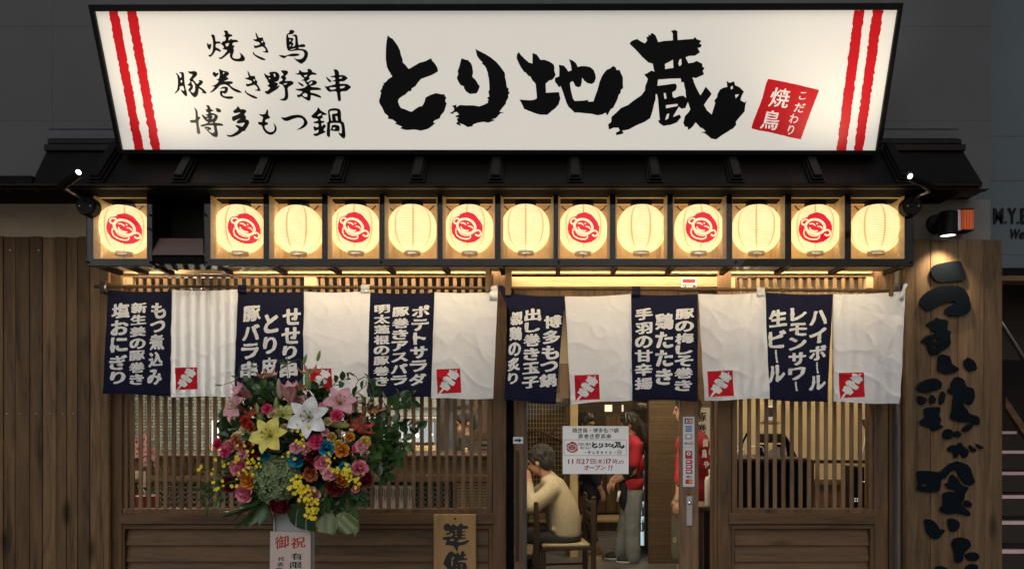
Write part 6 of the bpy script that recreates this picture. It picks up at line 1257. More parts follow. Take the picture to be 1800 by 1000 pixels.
MB().pbox(205, 835, 872, 847, 1.01, 1.2).build('shelf_board', wood('counter shelf', (.07, .045, .025), (.20, .14, .08), 'X'), ct, bevel=.003)
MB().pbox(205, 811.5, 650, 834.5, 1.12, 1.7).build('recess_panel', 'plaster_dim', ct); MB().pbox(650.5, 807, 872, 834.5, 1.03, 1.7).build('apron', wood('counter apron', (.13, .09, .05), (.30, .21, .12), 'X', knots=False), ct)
MB().pbox(205, 847.5, 872, 1150, 1.10, 1.7).build('front_panel', plain('dark lattice backing', (.030, .028, .028), .6), ct)
hx = MB(); r = 4.1; dy = 8.6
def hexrow(x0, x1):
    x = x0; 
    while x < x1:
        for j in range(6):
            cy = 852 + j * dy; pts = [(x + r * math.cos(R(30 + 60 * k)) * 1.05, cy + r * math.sin(R(30 + 60 * k)) * 1.05) for k in range(7)]; hx.tube([W(px, py, 1.08) for px, py in pts], .0024, 4, False)
        x += 8.0
hexrow(262, 480); hexrow(640, 655); hexrow(724, 796); hx.build('hexagon_lattice', 'steel', ct)
wv = MB()
for i, x in enumerate((800, 816, 832, 847)):
    for k in range(10): wv.pbox(x, 849 + k * 5, x + 13, 852.4 + k * 5, 1.07 + .004 * (k % 2), 1.085)
wv.build('woven_panel', 'cream_paint', ct)
mc = MB()
MENU = []
for i in range(5):
    x = 655 + i * 14.6; o = MB().pbox(x, 853, x + 12.4, 896, 1.06, 1.063); c_ = thing('menu_card', 'white menu card strip leaning on the counter front behind slats', 'card', W(x + 6, 896, 1.06), 'menu cards on the counter front'); o.build('sheet', 'white_sticker', c_)
    t = MB()
    for k in range(3): t.pbox(x + 3 + 3 * k, 857 + (k * 2) % 5, x + 4 + 3 * k, 872 + (k * 7) % 12, 1.0585, 1.0593)
    t.build('writing', 'ink', c_)
# display case, hood and kitchen things
dc = thing('display_case', 'bright refrigerated display case of meat on the kitchen counter', 'display case', W(705, 800, 1.9))
MB().pbox(648, 733, 768, 741, 1.88, 2.3).build('top_rail', 'steel', dc, bevel=.004)
MB().pbox(650, 783, 766, 799.5, 1.88, 2.3).build('base', 'cream_paint', dc, bevel=.004)
MB().pbox(652, 741.5, 764, 782.5, 2.25, 2.28).build('lit_back', 'show_lit', dc)
MB().pbox(763, 733, 769, 800, 1.885, 2.3).build('end_frame', 'steel', dc)
m_ = MB(); rr = random.Random(4)
for k in range(24): p = W(656 + k * 4.5, 780.5 - rr.random() * 2, 2.05); m_.ell(p, (.018, .03, .012))
m_.build('meat', plain('raw meat', (.45, .13, .11), .4), dc, smooth=True)
MB().pbox(652, 742, 762, 782, 1.89, 1.894).build('glass_front', 'glass', dc)
m_ = MB(); m_.ell(W(733.5, 765, 1.87), (.012, .008, .014)); m_.ell(W(757.5, 763.5, 1.87), (.012, .008, .014)); m_.build('lamp_bulb', emis('small bright bulb', (1, .96, .9), 9), dc, smooth=True)
hd_ = thing('extractor_hood', 'grey steel extractor hood above the display case', 'hood', W(700, 730, 2.2)); MB().pbox(640, 640, 772, 716, 2.2, 2.9).build('hood_shell', 'steel_wall', hd_); MB().pbox(640, 716.5, 772, 731, 2.25, 2.85).build('filter_rail', 'steel', hd_)
sc_ = thing('kitchen_shelf', 'steel kitchen rack with trays behind the counter end', 'rack', W(845, 800, 2.4))
m_ = MB()
for y in (777, 785, 793): m_.pbox(826, y, 864, y + 2.5, 2.3, 2.7)
m_.build('tray', 'steel', sc_); MB().pbox(862, 735, 868, 800, 2.3, 2.4).build('upright', 'steel', sc_); MB().pbox(826, 640, 866, 772, 2.85, 2.95).build('rear_panel', 'wood_v', sc_)
bx_ = thing('condiment_box', 'small cream box on the counter behind slats', 'box', W(816, 800, 1.5)); MB().pbox(812.5, 789.5, 821.5, 799.5, 1.5, 1.56).build('carton', 'cream_paint', bx_, bevel=.003); MB().pbox(813, 787.5, 821, 789, 1.5, 1.56).build('lid', 'white', bx_)
# upright lit white tube near the flower stand, seen through slats
lb = thing('wall_tube_light', 'upright white tube light on the tiled kitchen wall', 'light', W(376, 760, 2.5)); MB().pbox(372.5, 739, 380, 780, 2.5, 2.56).build('tube', emis('white tube', (1, .93, .85), 1.8), lb); MB().pbox(371, 781, 387, 799, 2.5, 2.58).build('bracket', 'cream_paint', lb)
# orchid just inside
oc = thing('orchid_plant', 'pink moth orchid in a pot with congratulation card behind the slats', 'plant', W(255, 1000, .5)); M['orchid'] = plain('pink orchid petal', (.80, .52, .60), .6)
rr = random.Random(8); a = MB(); b_ = MB()
for px, py in ((241, 776), (243, 788), (254, 785), (257, 794), (268, 795), (242, 797), (271, 799), (254, 772), (256, 812), (271, 812)):
    p = W(px, py, .5 + rr.uniform(-.03, .03)); q = Vector((rr.uniform(-.5, .5), -1, rr.uniform(-.3, .3))).to_track_quat('Z', 'Y'); c = MB()
    for k in range(5): petal(c, .034, .036 if k in (1, 4) else .024, R(68), R(22), k * 1.2566 + 1.57, 4, 4, .1, .001, .6, .3)
    a.add([p + q @ Vector(v) for v in c.v], c.f); b_.ell(p + Vector((0, -.008, 0)), (.007, .007, .006))
a.build('flower', 'orchid', oc, smooth=True); b_.build('flower_lip', plain('orchid lip', (.3, .03, .16), .5), oc, smooth=True)
a = MB()
for pts in ([(256, 880), (262, 840), (268, 815), (262, 790), (250, 776)], [(258, 880), (276, 850), (284, 830), (272, 812)]): a.tube([W(x, y, .5) for x, y in pts], .004, 6)
a.build('stem', 'stem', oc, smooth=True); a = MB()
for k, (px, py, dx, dz) in enumerate(((262, 866, 1, .5), (262, 868, -1, .5), (270, 862, 1, 1), (284, 862, .6, .9), (280, 868, 1, .1), (268, 858, .3, 1))): leaf(a, W(px, py, .5), Vector((dx, -.3, dz)), .09, .035, .3, .6, k)
a.build('leaf', 'leaf_mid', oc, smooth=True); MB().lathe([(.06, -.22), (.075, 0), (.08, .005), (.06, .0)], 24, W(258, 872, .5)).build('pot', plain('dull red pot', (.10, .012, .012), .6), oc)
m_ = MB(); m_.pbox(237.5, 827, 246, 841, .46, .463); m_.pbox(251, 828, 255.5, 856, .46, .463); m_.build('card', 'white_sticker', oc)

# dining room seen through the doors
ls = thing('lattice_screen', 'fine wooden lattice screen standing behind the seated man', 'screen', W(960, 900, 4.0))
m_ = MB()
for k in range(14): x = 926 + k * 5.45; m_.pbox(x, 640, x + 1.5, 870, 4.0, 4.02)
for k in range(20): y = 702 + k * 8.2; m_.pbox(926, y, 998, y + 1.3, 4.021, 4.03)
m_.build('lattice', wood('lattice wood', (.16, .10, .045), (.34, .23, .11), 'Z', knots=False), ls); m_ = MB(); m_.pbox(921, 640, 925.5, 900, 3.99, 4.04); m_.pbox(925.6, 700, 993, 706, 3.99, 4.04); m_.build('frame', 'cream_paint', ls)
MB().pbox(921, 640, 998, 900, 4.06, 4.09).build('backing', 'wood_dark', ls)
m_ = MB(); m_.tube([W(926, 761, 3.97), W(945, 757, 3.97), W(960, 762, 3.97), W(975, 769, 3.97), W(992, 777, 3.97)], .012, 8); m_.tube([W(956, 762, 3.97), W(946, 774, 3.97)], .009, 8); m_.tube([W(956, 762, 3.97), W(957, 790, 3.97)], .01, 8); m_.tube([W(967, 765, 3.97), W(978, 750, 3.97)], .007, 8); m_.build('branch', 'wood_dark', ls, smooth=True)
pl = thing('timber_pillar', 'cream lit timber pillar beside the lattice screen', 'pillar', W(1008, 900, 3.9)); MB().pbox(1002, 560, 1016, 985, 3.9, 4.1).build('shaft', 'cream_paint', pl, bevel=.006); MB().pbox(994, 560, 1001.5, 985, 3.95, 4.05).build('strip', 'wood_v', pl)
gd = thing('panelled_door', 'brown panelled wooden door high behind the noren gap', 'door', W(985, 690, 3.7)); MB().pbox(970, 640, 1000, 700, 3.7, 3.74).build('leaf', wood('door leaf', (.12, .065, .025), (.26, .15, .06), 'Z', knots=False), gd); MB().pbox(972, 645, 984, 690, 3.69, 3.699).build('panel', 'wood_v', gd)
MB().pbox(960, 540, 1001, 639, 3.72, 3.78).build('plaster', 'plaster_in', gd)
pt = thing('reed_partition', 'broad brown reed covered partition between shelves and door stile', 'partition', W(1162, 990, 3.53)); MB().pbox(1141, 560, 1290, 990.4, 3.53, 3.62).build('panel', 'reed', pt); m_ = MB()
for k in range(150): y = 565 + k * 2.83; m_.pbox(1141.5, y, 1289.5, y + 1.3, 3.524, 3.5295)
m_.build('reed', wood('reed', (.10, .062, .03), (.22, .145, .08), 'X', knots=False), pt)
sf2 = thing('crockery_shelf', 'dark open shelf of white bowls beside the reed partition', 'shelf', W(1120, 990, 4.1)); m_ = MB()
for y in (716, 752, 783, 830, 846, 880, 905, 930): m_.pbox(1116, y, 1141, y + 3, 4.1, 4.5)
m_.pbox(1138, 640, 1144, 990, 4.1, 4.5); m_.build('board', 'wood_dark', sf2)
MB().pbox(1112, 640, 1150, 985, 4.5, 4.53).build('back', 'wood_dark', sf2)
gb_ = MB()
for px, py in ((1139, 0),): pass
for px, py in ((1127, 710), (1135, 711), (1126, 746), (1135, 747), (1128, 778), (1136, 777)): gb_.lathe([(.012, 0), (.035, .03), (.040, .045), (.037, .045), (.010, .006)], 14, W(px, py + 5.5, 4.2))
gb_.build('bowl', 'white', sf2, smooth=True)
fr_ = thing('drinks_fridge', 'tall glass drinks fridge with glinting bottles by the partition', 'fridge', W(1122, 990, 4.0)); m_ = MB(); m_.pbox(1117, 790, 1120, 960, 3.9, 4.05); m_.pbox(1132, 790, 1134.5, 960, 3.9, 4.05); 
for y in (845, 879, 893, 905, 918, 932): m_.pbox(1120, y, 1132, y + 1.8, 3.92, 4.05)
m_.build('frame', 'chrome', fr_); M['fridge_glow'] = emis('cold fridge light', (.70, .92, 1.0), .75); MB().pbox(1120.5, 800, 1131.5, 958, 4.06, 4.075).build('lit_back', 'fridge_glow', fr_); m_ = MB(); rr = random.Random(2)
for y in (845, 879, 905, 932):
    for k in range(3): p = W(1122.5 + k * 3.5, y, 3.98); m_.lathe([(.007, 0), (.007, .07), (.003, .10), (.003, .12)], 8, p)
m_.build('bottle', plain('coloured bottle', (.10, .16, .12), .15), fr_, smooth=True)
rw = thing('paper_windows', 'row of lit paper windows set in dark timber at the far end', 'window', W(1090, 760, 6.3)); m_ = MB(); m_.pbox(1010, 690, 1140, 711, 6.3, 6.4); m_.pbox(1010, 723, 1140, 727, 6.3, 6.4)
for x0, x1 in ((1010, 1063), (1077, 1093), (1097, 1119), (1129, 1140)): m_.pbox(x0, 711, x1, 723, 6.3, 6.4)
m_.build('frame', 'wood_dark', rw); MB().pbox(1060, 709, 1135, 724, 6.45, 6.46).build('lit_pane', 'screen_lit', rw); m_ = MB()
for x0, x1, mt in ((1010, 1046, 0), (1048, 1064, 0), (1066, 1082, 1), (1084, 1110, 0), (1112, 1140, 0)): m_.pbox(x0, 728, x1, 900, 6.32, 6.38)
m_.build('lower_panel', 'wood_v', rw)
sl = thing('slanted_partition', 'dark slanted timber partition behind the notice', 'partition', W(1040, 800, 5.6)); MB().prism([(1016, 700), (1058, 700), (1066, 752), (1066, 800), (1016, 800)], lambda p: W(*p, 5.6), lambda p: W(*p, 5.7)).build('panel', 'wood_dark', sl); MB().pbox(1016, 721, 1043, 723, 5.56, 5.59).build('rail', 'wood_v', sl)
lw = thing('step_platform', 'low pale wooden step on the dining room floor', 'step', W(1045, 990, 3.6)); MB().pbox(1035, 973, 1058, 990, 3.6, 4.0).build('tread', 'wood_pale_lit_h', lw, bevel=.004); MB().pbox(1034, 972, 1059, 974, 3.58, 4.0).build('edge', 'wood_v', lw)
lw = thing('raised_floor', 'raised wooden floor edge far inside the dining room', 'platform', W(1060, 935, 5.8)); MB().pbox(930, 918, 1120, 935, 5.8, 6.5).build('riser', 'wood_v', lw); MB().pbox(930, 914, 1120, 917.5, 5.76, 6.5).build('edge', 'wood_pale_lit_h', lw)
# ceiling lamps that light the rooms
def ceil_lamp(x, y, lab, w_=.5, z=2.615):
    t = thing('ceiling_lamp', lab, 'lamp', (x, y, z), 'square ceiling lamps inside the shop'); MB().box(x - w_ / 2 - .03, x + w_ / 2 + .03, y - w_ / 2 - .03, y + w_ / 2 + .03, z - .03, z).build('housing', 'black', t); MB().box(x - w_ / 2, x + w_ / 2, y - w_ / 2, y + w_ / 2, z - .036, z - .031).build('diffuser', 'lamp_dim' if -1.3 < x < 2 else 'lamp_glow', t)
for x, y in ((-2.9, 1.25), (-1.2, 1.25), (0.35, 1.5), (2.2, 1.0), (1.15, 3.2), (1.5, 5.2), (-1.95, .65), (-.8, .7)): ceil_lamp(x, y, 'square ceiling lamp hidden behind the header above the curtains', .42)

M['bulb'] = emis('added bulb glow', (1.0, .86, .66), 3600.0)
def pendant(px, py, Y, lab, k=1.0):  # bulb added out of sight to throw slat shadows on white cloth
    c = W(px, py, Y); t = thing('added_bulb', lab, 'lamp', c); m_ = MB(); m_.tube([c + Vector((0, 0, .05)), (c.x, c.y, 2.615)], .004, 6); m_.build('cord', 'black', t)
    m_ = MB(); m_.lathe([(.016, .017), (.018, .02), (.018, .05), (.006, .055)], 14, c); m_.build('socket', 'black', t); m_ = MB(); m_.ell(c, (.016 * k, .016 * k, .018 * k), None, 12, 8); m_.build('bulb', 'bulb', t, smooth=True)
pendant(356, 625, 1.15, 'added unseen pendant bulb shining through the first white curtain panel beside the fence', 1.45)
pendant(1300, 560, .95, 'added unseen pendant bulb behind the white curtain panel above the cash desk', .6)
# ---------------------------------------------------------------- chairs
def chair(x, y, rz, label):                                             # local: sitter looks along -X
    t = thing('dining_chair', label, 'chair', (x, y, 0), 'dark wooden dining chairs', rz)
    def part(mb, name, mat, bev=.004): o = mb.build(name, mat, None, bevel=bev); o.parent = t; return o
    sw_, sd = .40, .42
    part(MB().box(-.23, .20, -.2, .2, .375, .40), 'seat_frame', 'wood_dark'); part(MB().box(-.22, .19, -.19, .19, .401, .43), 'seat', 'tatami', .012)
    for sy in (-1, 1):
        p = MB(); p.box(.20, .24, sy * .19 - .02, sy * .19 + .02, 0, .80); part(p, 'leg', 'wood_dark'); p = MB(); p.ell((.22, sy * .19, .812), (.020, .020, .018)); o = part(p, 'finial', 'wood_dark', 0)
        p = MB(); p.box(-.23, -.19, sy * .18 - .018, sy * .18 + .018, 0, .374); part(p, 'leg', 'wood_dark')
    p = MB()
    for z in (.52, .62, .72): p.box(.212, .228, -.169, .169, z, z + .05)
    part(p, 'back_rail', 'wood_dark'); p = MB(); p.box(-.189, .199, -.19, -.17, .18, .20); p.box(-.189, .199, .17, .19, .18, .20); part(p, 'stretcher', 'wood_dark')
MX, MY = WX(992, 2.33), 2.33
chair(MX - .0, MY, R(8), 'dark wooden chair the man in the beige sweater sits on'); chair(WX(943, 1.95) - .22, 1.95, 0, 'dark wooden chair nearest the door stile, back posts showing'); chair(WX(947, 2.45) - .24, 2.85, 0, 'dark wooden chair partly behind the other chair backs by the stile')
for k in range(4):
    t = thing('floor_cushion', 'round straw cushion, %s in the stack beside the door stile' % ('lowest', 'second from the bottom', 'third from the bottom', 'topmost')[k], 'cushion', (WX(918, 2.6), 2.6, .012 + k * .062), 'stacked straw cushions'); m_ = MB(); m_.lathe([(.10, 0), (.17, .006), (.185, .03), (.17, .056), (.10, .061)], 24, (WX(918, 2.6), 2.6, .001 + k * .062)); m_.build('cover', 'tatami', t, smooth=True)
tb = thing('dining_table', 'dark dining table in front of the man, mostly behind the stile', 'table', (WX(900, 2.4) - .3, 2.4, 0)); xx = WX(905, 2.4) - .35; MB().box(xx - .35, xx + .35, 1.9, 2.95, .69, .73).build('tabletop', 'wood_dark', tb, bevel=.005)
for sx in (-.3, .3):
    for yy in (1.95, 2.9): MB().box(xx + sx - .03, xx + sx + .03, yy - .03, yy + .03, 0, .689).build('leg', 'wood_dark', tb)
# ================================================================ PEOPLE
def solid(mb, voxel, name, mat, parent, it=6):
    me = bpy.data.meshes.new('tmp'); me.from_pydata(mb.v, [], mb.f); o = bpy.data.objects.new('tmp', me); COL.objects.link(o)
    r = o.modifiers.new('r', 'REMESH'); r.mode = 'VOXEL'; r.voxel_size = voxel; s_ = o.modifiers.new('s', 'SMOOTH'); s_.iterations = it; s_.factor = .5
    m2 = bpy.data.meshes.new_from_object(o.evaluated_get(bpy.context.evaluated_depsgraph_get())); bpy.data.objects.remove(o); bpy.data.meshes.remove(me)
    m2.name = name; m2.materials.clear(); m2.materials.append(M[mat]); m2.polygons.foreach_set('use_smooth', [True] * len(m2.polygons)); return link(name, m2, parent)
def cap(mb, *pr, n=14):
    for i in range(len(pr) - 1):
        (p0, r0), (p1, r1) = pr[i], pr[i + 1]; mb.tube([p0, p1], [r0, r1], n)
    for p, r in pr: mb.ell(p, (r, r, r), None, n, 8)
def hand(mb, w, d_, nrm, thumb=1, L=1.0, curl=.6):
    w = Vector(w); d_ = Vector(d_).normalized(); nrm = (Vector(nrm) - d_ * Vector(nrm).dot(d_)).normalized(); lat = d_.cross(nrm) * thumb
    q = Matrix((lat, nrm, d_)).transposed().to_quaternion(); mb.ell(w + d_ * .045 * L, (.040 * L, .015 * L, .052 * L), q, 14, 8)
    for k, (o_, l) in enumerate(((.030, .066), (.010, .076), (-.010, .072), (-.029, .056))):
        k0 = w + d_ * .078 * L + lat * o_ * L; a = k0 + (d_ + nrm * curl * .5).normalized() * l * .5 * L; b = a + (d_ * .8 + nrm * curl * 1.3).normalized() * l * .5 * L; cap(mb, (k0, .0095 * L), (a, .0088 * L), (b, .0072 * L), n=8)
    t0 = w + d_ * .022 * L + lat * .030 * L; t1 = t0 + (lat * .9 + d_ * .8 + nrm * .3).normalized() * .036 * L; t2 = t1 + (lat * .25 + d_ + nrm * .4).normalized() * .030 * L; cap(mb, (t0, .013 * L), (t1, .011 * L), (t2, .009 * L), n=8)
def head(mb, hair, eyes, c, fdir, hairstyle='short', k=1.0, up=Vector((0, 0, 1))):
    c = Vector(c); f = Vector(fdir).normalized(); l = up.cross(f).normalized(); u = f.cross(l); q = Matrix((l, f, u)).transposed().to_quaternion(); P = lambda a, b, d_: c + (l * a + f * b + u * d_) * k
    mb.ell(P(0, -.008, .025), (.074 * k, .094 * k, .088 * k), q, 20, 14); mb.ell(P(0, .028, -.040), (.058 * k, .062 * k, .068 * k), q, 18, 12); mb.ell(P(0, .056, -.082), (.026 * k, .024 * k, .022 * k), q)
    cap(mb, (P(0, .090, .010), .010 * k), (P(0, .108, -.022), .013 * k), n=8); mb.ell(P(0, .083, -.056), (.024 * k, .010 * k, .006 * k), q); mb.ell(P(0, .081, -.066), (.020 * k, .010 * k, .006 * k), q); mb.ell(P(0, .084, .024), (.055 * k, .012 * k, .008 * k), q)
    for s_ in (-1, 1): mb.ell(P(s_ * .076, -.006, -.010), (.010 * k, .020 * k, .031 * k), q); eyes.ell(P(s_ * .031, .083, .008), (.013 * k, .008 * k, .006 * k), q, 10, 6)
    hair.ell(P(0, -.022, .042), (.092 * k, .106 * k, .094 * k), q, 22, 14); hair.ell(P(0, -.058, -.008), (.082 * k, .066 * k, .085 * k), q, 18, 12)
    for s_ in (-1, 1): hair.ell(P(s_ * .070, .018, .022), (.018 * k, .030 * k, .040 * k), q, 12, 8)
    rq = random.Random(int(c.x * 1000))
    for i_ in range(150):
        az_ = rq.uniform(0, 6.283); el_ = rq.uniform(-.35, 1.4); d_ = Vector((math.cos(az_) * math.cos(el_), math.sin(az_) * math.cos(el_) , math.sin(el_)))
        if d_.y > .45 and d_.z < .62: continue
        if d_.z < -.1 and d_.y > -.2: continue
        dn = Vector((d_.x * .4, d_.y * .4, -.9)); dn = (dn - d_ * dn.dot(d_)).normalized(); b0 = Vector((d_.x * .092, -.022 + d_.y * .104, .042 + d_.z * .093)); b1 = b0 + dn * .035 + d_ * .004; hair.tube([P(*b0), P(*(b0.lerp(b1, .5) + d_ * .006)), P(*b1)], [.006 * k, .006 * k, .003 * k], 6)
    if hairstyle == 'fringe': hair.ell(P(0, .045, .075), (.066 * k, .040 * k, .034 * k), q)
    return P
M['skin'] = plain('skin', (.46, .25, .165), .55, var=.06); M['hair'] = plain('dark hair', (.014, .011, .010), .5, var=.4, scale=90); M['hair_grey'] = plain('greying hair', (.022, .019, .017), .6, var=.6, scale=160, bump=.6, bscale=200); M['eye'] = plain('eye', (.02, .015, .012), .2)
M['sweater'] = plain('beige sweater knit', (.44, .37, .25), .9, var=.1, scale=60, bump=.3, bscale=300); M['trouser_dark'] = plain('dark trousers', (.014, .013, .015), .8); M['shirt_red'] = plain('red shirt', (.42, .014, .030), .8, var=.15); M['jeans_grey'] = plain('washed grey jeans', (.21, .225, .225), .85, var=.25, scale=9); M['apron'] = plain('black apron', (.012, .012, .014), .8)
M['shoe'] = plain('black shoe', (.015, .015, .016), .6); M['olive'] = plain('olive trousers', (.085, .085, .062), .85, var=.2)
# --- man in the sweater, seated with his back to us
def man_seated():
    Y = 2.33; p = lambda px, py, dy=0: W(px, py, Y) + Vector((0, dy, 0)); t = thing('person', 'seated man in beige sweater and dark trousers, hand raised to his face', 'person', (MX, MY, .43))
    sk, hr, ey = MB(), MB(), MB(); fd = Vector((-.86, .36, -.30)); hc = p(949, 811)
    head(sk, hr, ey, hc, fd, k=1.06)
    cap(sk, (p(955, 828), .055), (p(970, 846), .060), (p(984, 875), .09), (p(992, 915), .09))
    cap(sk, (p(966, 858, -.14), .045), (p(934, 886, -.20), .040), (p(930, 860, -.14), .032), (p(931, 846, -.06), .028)); hand(sk, p(931, 846, -.06), (-.02, .02, .10), (-.6, .6, .0), 1, 1.0, .9)
    cap(sk, (p(955, 860, .2), .045), (p(930, 880, .25), .038), (p(918, 880, .1), .03)); hand(sk, p(918, 880, .1), (-.1, -.02, -.01), (0, 0, -1), 1)
    cap(sk, (p(990, 944, -.09), .08), (p(920, 944, -.10), .07), (p(918, 1025, -.10), .045)); cap(sk, (p(990, 944, .09), .08), (p(920, 944, .10), .07), (p(918, 1025, .10), .045))
    solid(sk, .008, 'body', 'skin', t, 4)
    solid(hr, .005, 'hair', 'hair_grey', t, 1); ey.build('eyes', 'eye', t, smooth=True)
    sw = MB()
    for k in range(15):                                                   # one smooth back from hem to shoulders
        q = k / 14; x = 992 - 3 * q - 16 * q * q; y = 934 - 84 * q; w_ = .150 + .012 * math.sin(q * 2.6) - .035 * q ** 3; sw.ell(p(x, y), (w_, .182 + .012 * math.sin(q * 3) - .02 * q ** 4, .075), Quaternion((0, 1, 0), R(22 * q)), 22, 12)
    cap(sw, (p(966, 840), .066), (p(978, 862), .10)); cap(sw, (p(970, 858, -.15), .078), (p(936, 886, -.21), .066), (p(930, 866, -.15), .052), (p(930, 853, -.09), .045)); cap(sw, (p(962, 858, .17), .07), (p(932, 878, .24), .058), (p(921, 880, .12), .045))
    cap(sw, (p(972, 926, -.150), .018), (p(1004, 936, -.135), .018), n=10)
    solid(sw, .010, 'sweater', 'sweater', t, 5)
    tr = MB(); tr.ell(p(990, 944), (.165, .18, .075), None, 20, 12)
    for s_ in (-1, 1): cap(tr, (p(985, 944, s_ * .09), .085), (p(925, 944, s_ * .10), .074), (p(922, 1020, s_ * .10), .055))
    solid(tr, .012, 'trousers', 'trouser_dark', t, 4); so = MB()
    for s_ in (-1, 1): so.ell(p(914, 1032, s_ * .10), (.13, .045, .045))
    so.build('shoes', 'shoe', t, smooth=True)
man_seated()
# --- woman in red, standing side on
def woman():
    Y = 3.68; p = lambda px, py, dy=0: W(px, py, Y) + Vector((0, dy, 0)); t = thing('person', 'woman standing side on in red shirt, black apron and wide grey jeans, hands joined', 'person', (WX(1108, Y), Y, 0))
    sk, hr, ey = MB(), MB(), MB(); P = head(sk, hr, ey, p(1105, 746), (-.95, .05, -.18), 'fringe', .94)
    cap(sk, (p(1108, 758), .045), (p(1112, 772), .055), (p(1113, 800), .08), (p(1112, 855), .08))
    cap(sk, (p(1114, 782, -.15), .05), (p(1110, 826, -.17), .038), (p(1080, 846, -.06), .028)); hand(sk, p(1080, 846, -.06), (-.05, .01, -.05), (.3, .2, -.6), 1, .95, .8); cap(sk, (p(1112, 782, .15), .05), (p(1104, 826, .15), .038), (p(1076, 844, .02), .028)); hand(sk, p(1076, 844, .02), (-.045, -.01, -.06), (.3, -.2, -.6), -1, .95, .8)
    for s_ in (-1, 1): cap(sk, (p(1112, 868, s_ * .08), .08), (p(1104 - 4 * s_, 920, s_ * .08), .055), (p(1103 - 9 * s_, 972, s_ * .09), .04))
    solid(sk, .007, 'body', 'skin', t, 3); ey.build('eyes', 'eye', t, smooth=True)
    cap(hr, (P(0, -.10, .03), .035), (P(0, -.150, -.05), .042), (P(0, -.165, -.16), .040), (P(0, -.15, -.27), .026), (P(0, -.14, -.36), .010)); solid(hr, .006, 'hair', 'hair', t, 2)
    sh = MB(); sh.ell(p(1113, 785), (.105, .18, .11), None, 18, 12); sh.ell(p(1114, 815), (.115, .165, .17), None, 18, 12); sh.ell(p(1113, 848), (.115, .165, .12), None, 18, 12); cap(sh, (p(1110, 768), .060), (p(1113, 780), .09))
    for s_ in (-1, 1): cap(sh, (p(1114, 782, s_ * .15), .068), (p(1111, 812, s_ * .17), .062))
    solid(sh, .010, 'shirt', 'shirt_red', t, 4); us = MB()
    for s_ in (-1, 1): cap(us, (p(1111, 808, s_ * .17), .050), (p(1108, 825, s_ * .165), .045), (p(1098, 833, s_ * .13), .040))
    solid(us, .008, 'undersleeves', 'apron', t, 3)
    je = MB(); je.ell(p(1113, 864), (.118, .155, .08), None, 18, 12)
    for s_ in (-1, 1): cap(je, (p(1113, 868, s_ * .07), .095), (p(1106 - 4 * s_, 920, s_ * .085), .085), (p(1102 - 9 * s_, 968, s_ * .095), .080), (p(1102 - 9 * s_, 976, s_ * .095), .078)); cap(je, (p(1096 - 9 * s_, 968, s_ * .095 - .05), .02), (p(1110 - 9 * s_, 960, s_ * .095 - .05), .02), n=8)
    solid(je, .010, 'jeans', 'jeans_grey', t, 3)
    ap = MB(); ap.ell(p(1096, 868), (.05, .15, .17), None, 16, 10); ap.ell(p(1110, 836), (.125, .170, .03), None, 18, 8); solid(ap, .009, 'apron', 'apron', t, 4)
    bd = MB(); cap(bd, (p(1086, 862, -.15), .018), (p(1083, 876, -.15), .012), n=8); bd.build('apron_print', 'white', t, smooth=True)
    so, sl = MB(), MB()
    for s_ in (-1, 1): so.ell(p(1094 - 9 * s_, 979, s_ * .095), (.125, .045, .045)); c = p(1094 - 9 * s_, 983.5, s_ * .095); sl.ell(c, (.130, .048, .016))
    so.build('shoes', 'shoe', t, smooth=True); sl.build('shoe_soles', 'white', t, smooth=True)
woman()
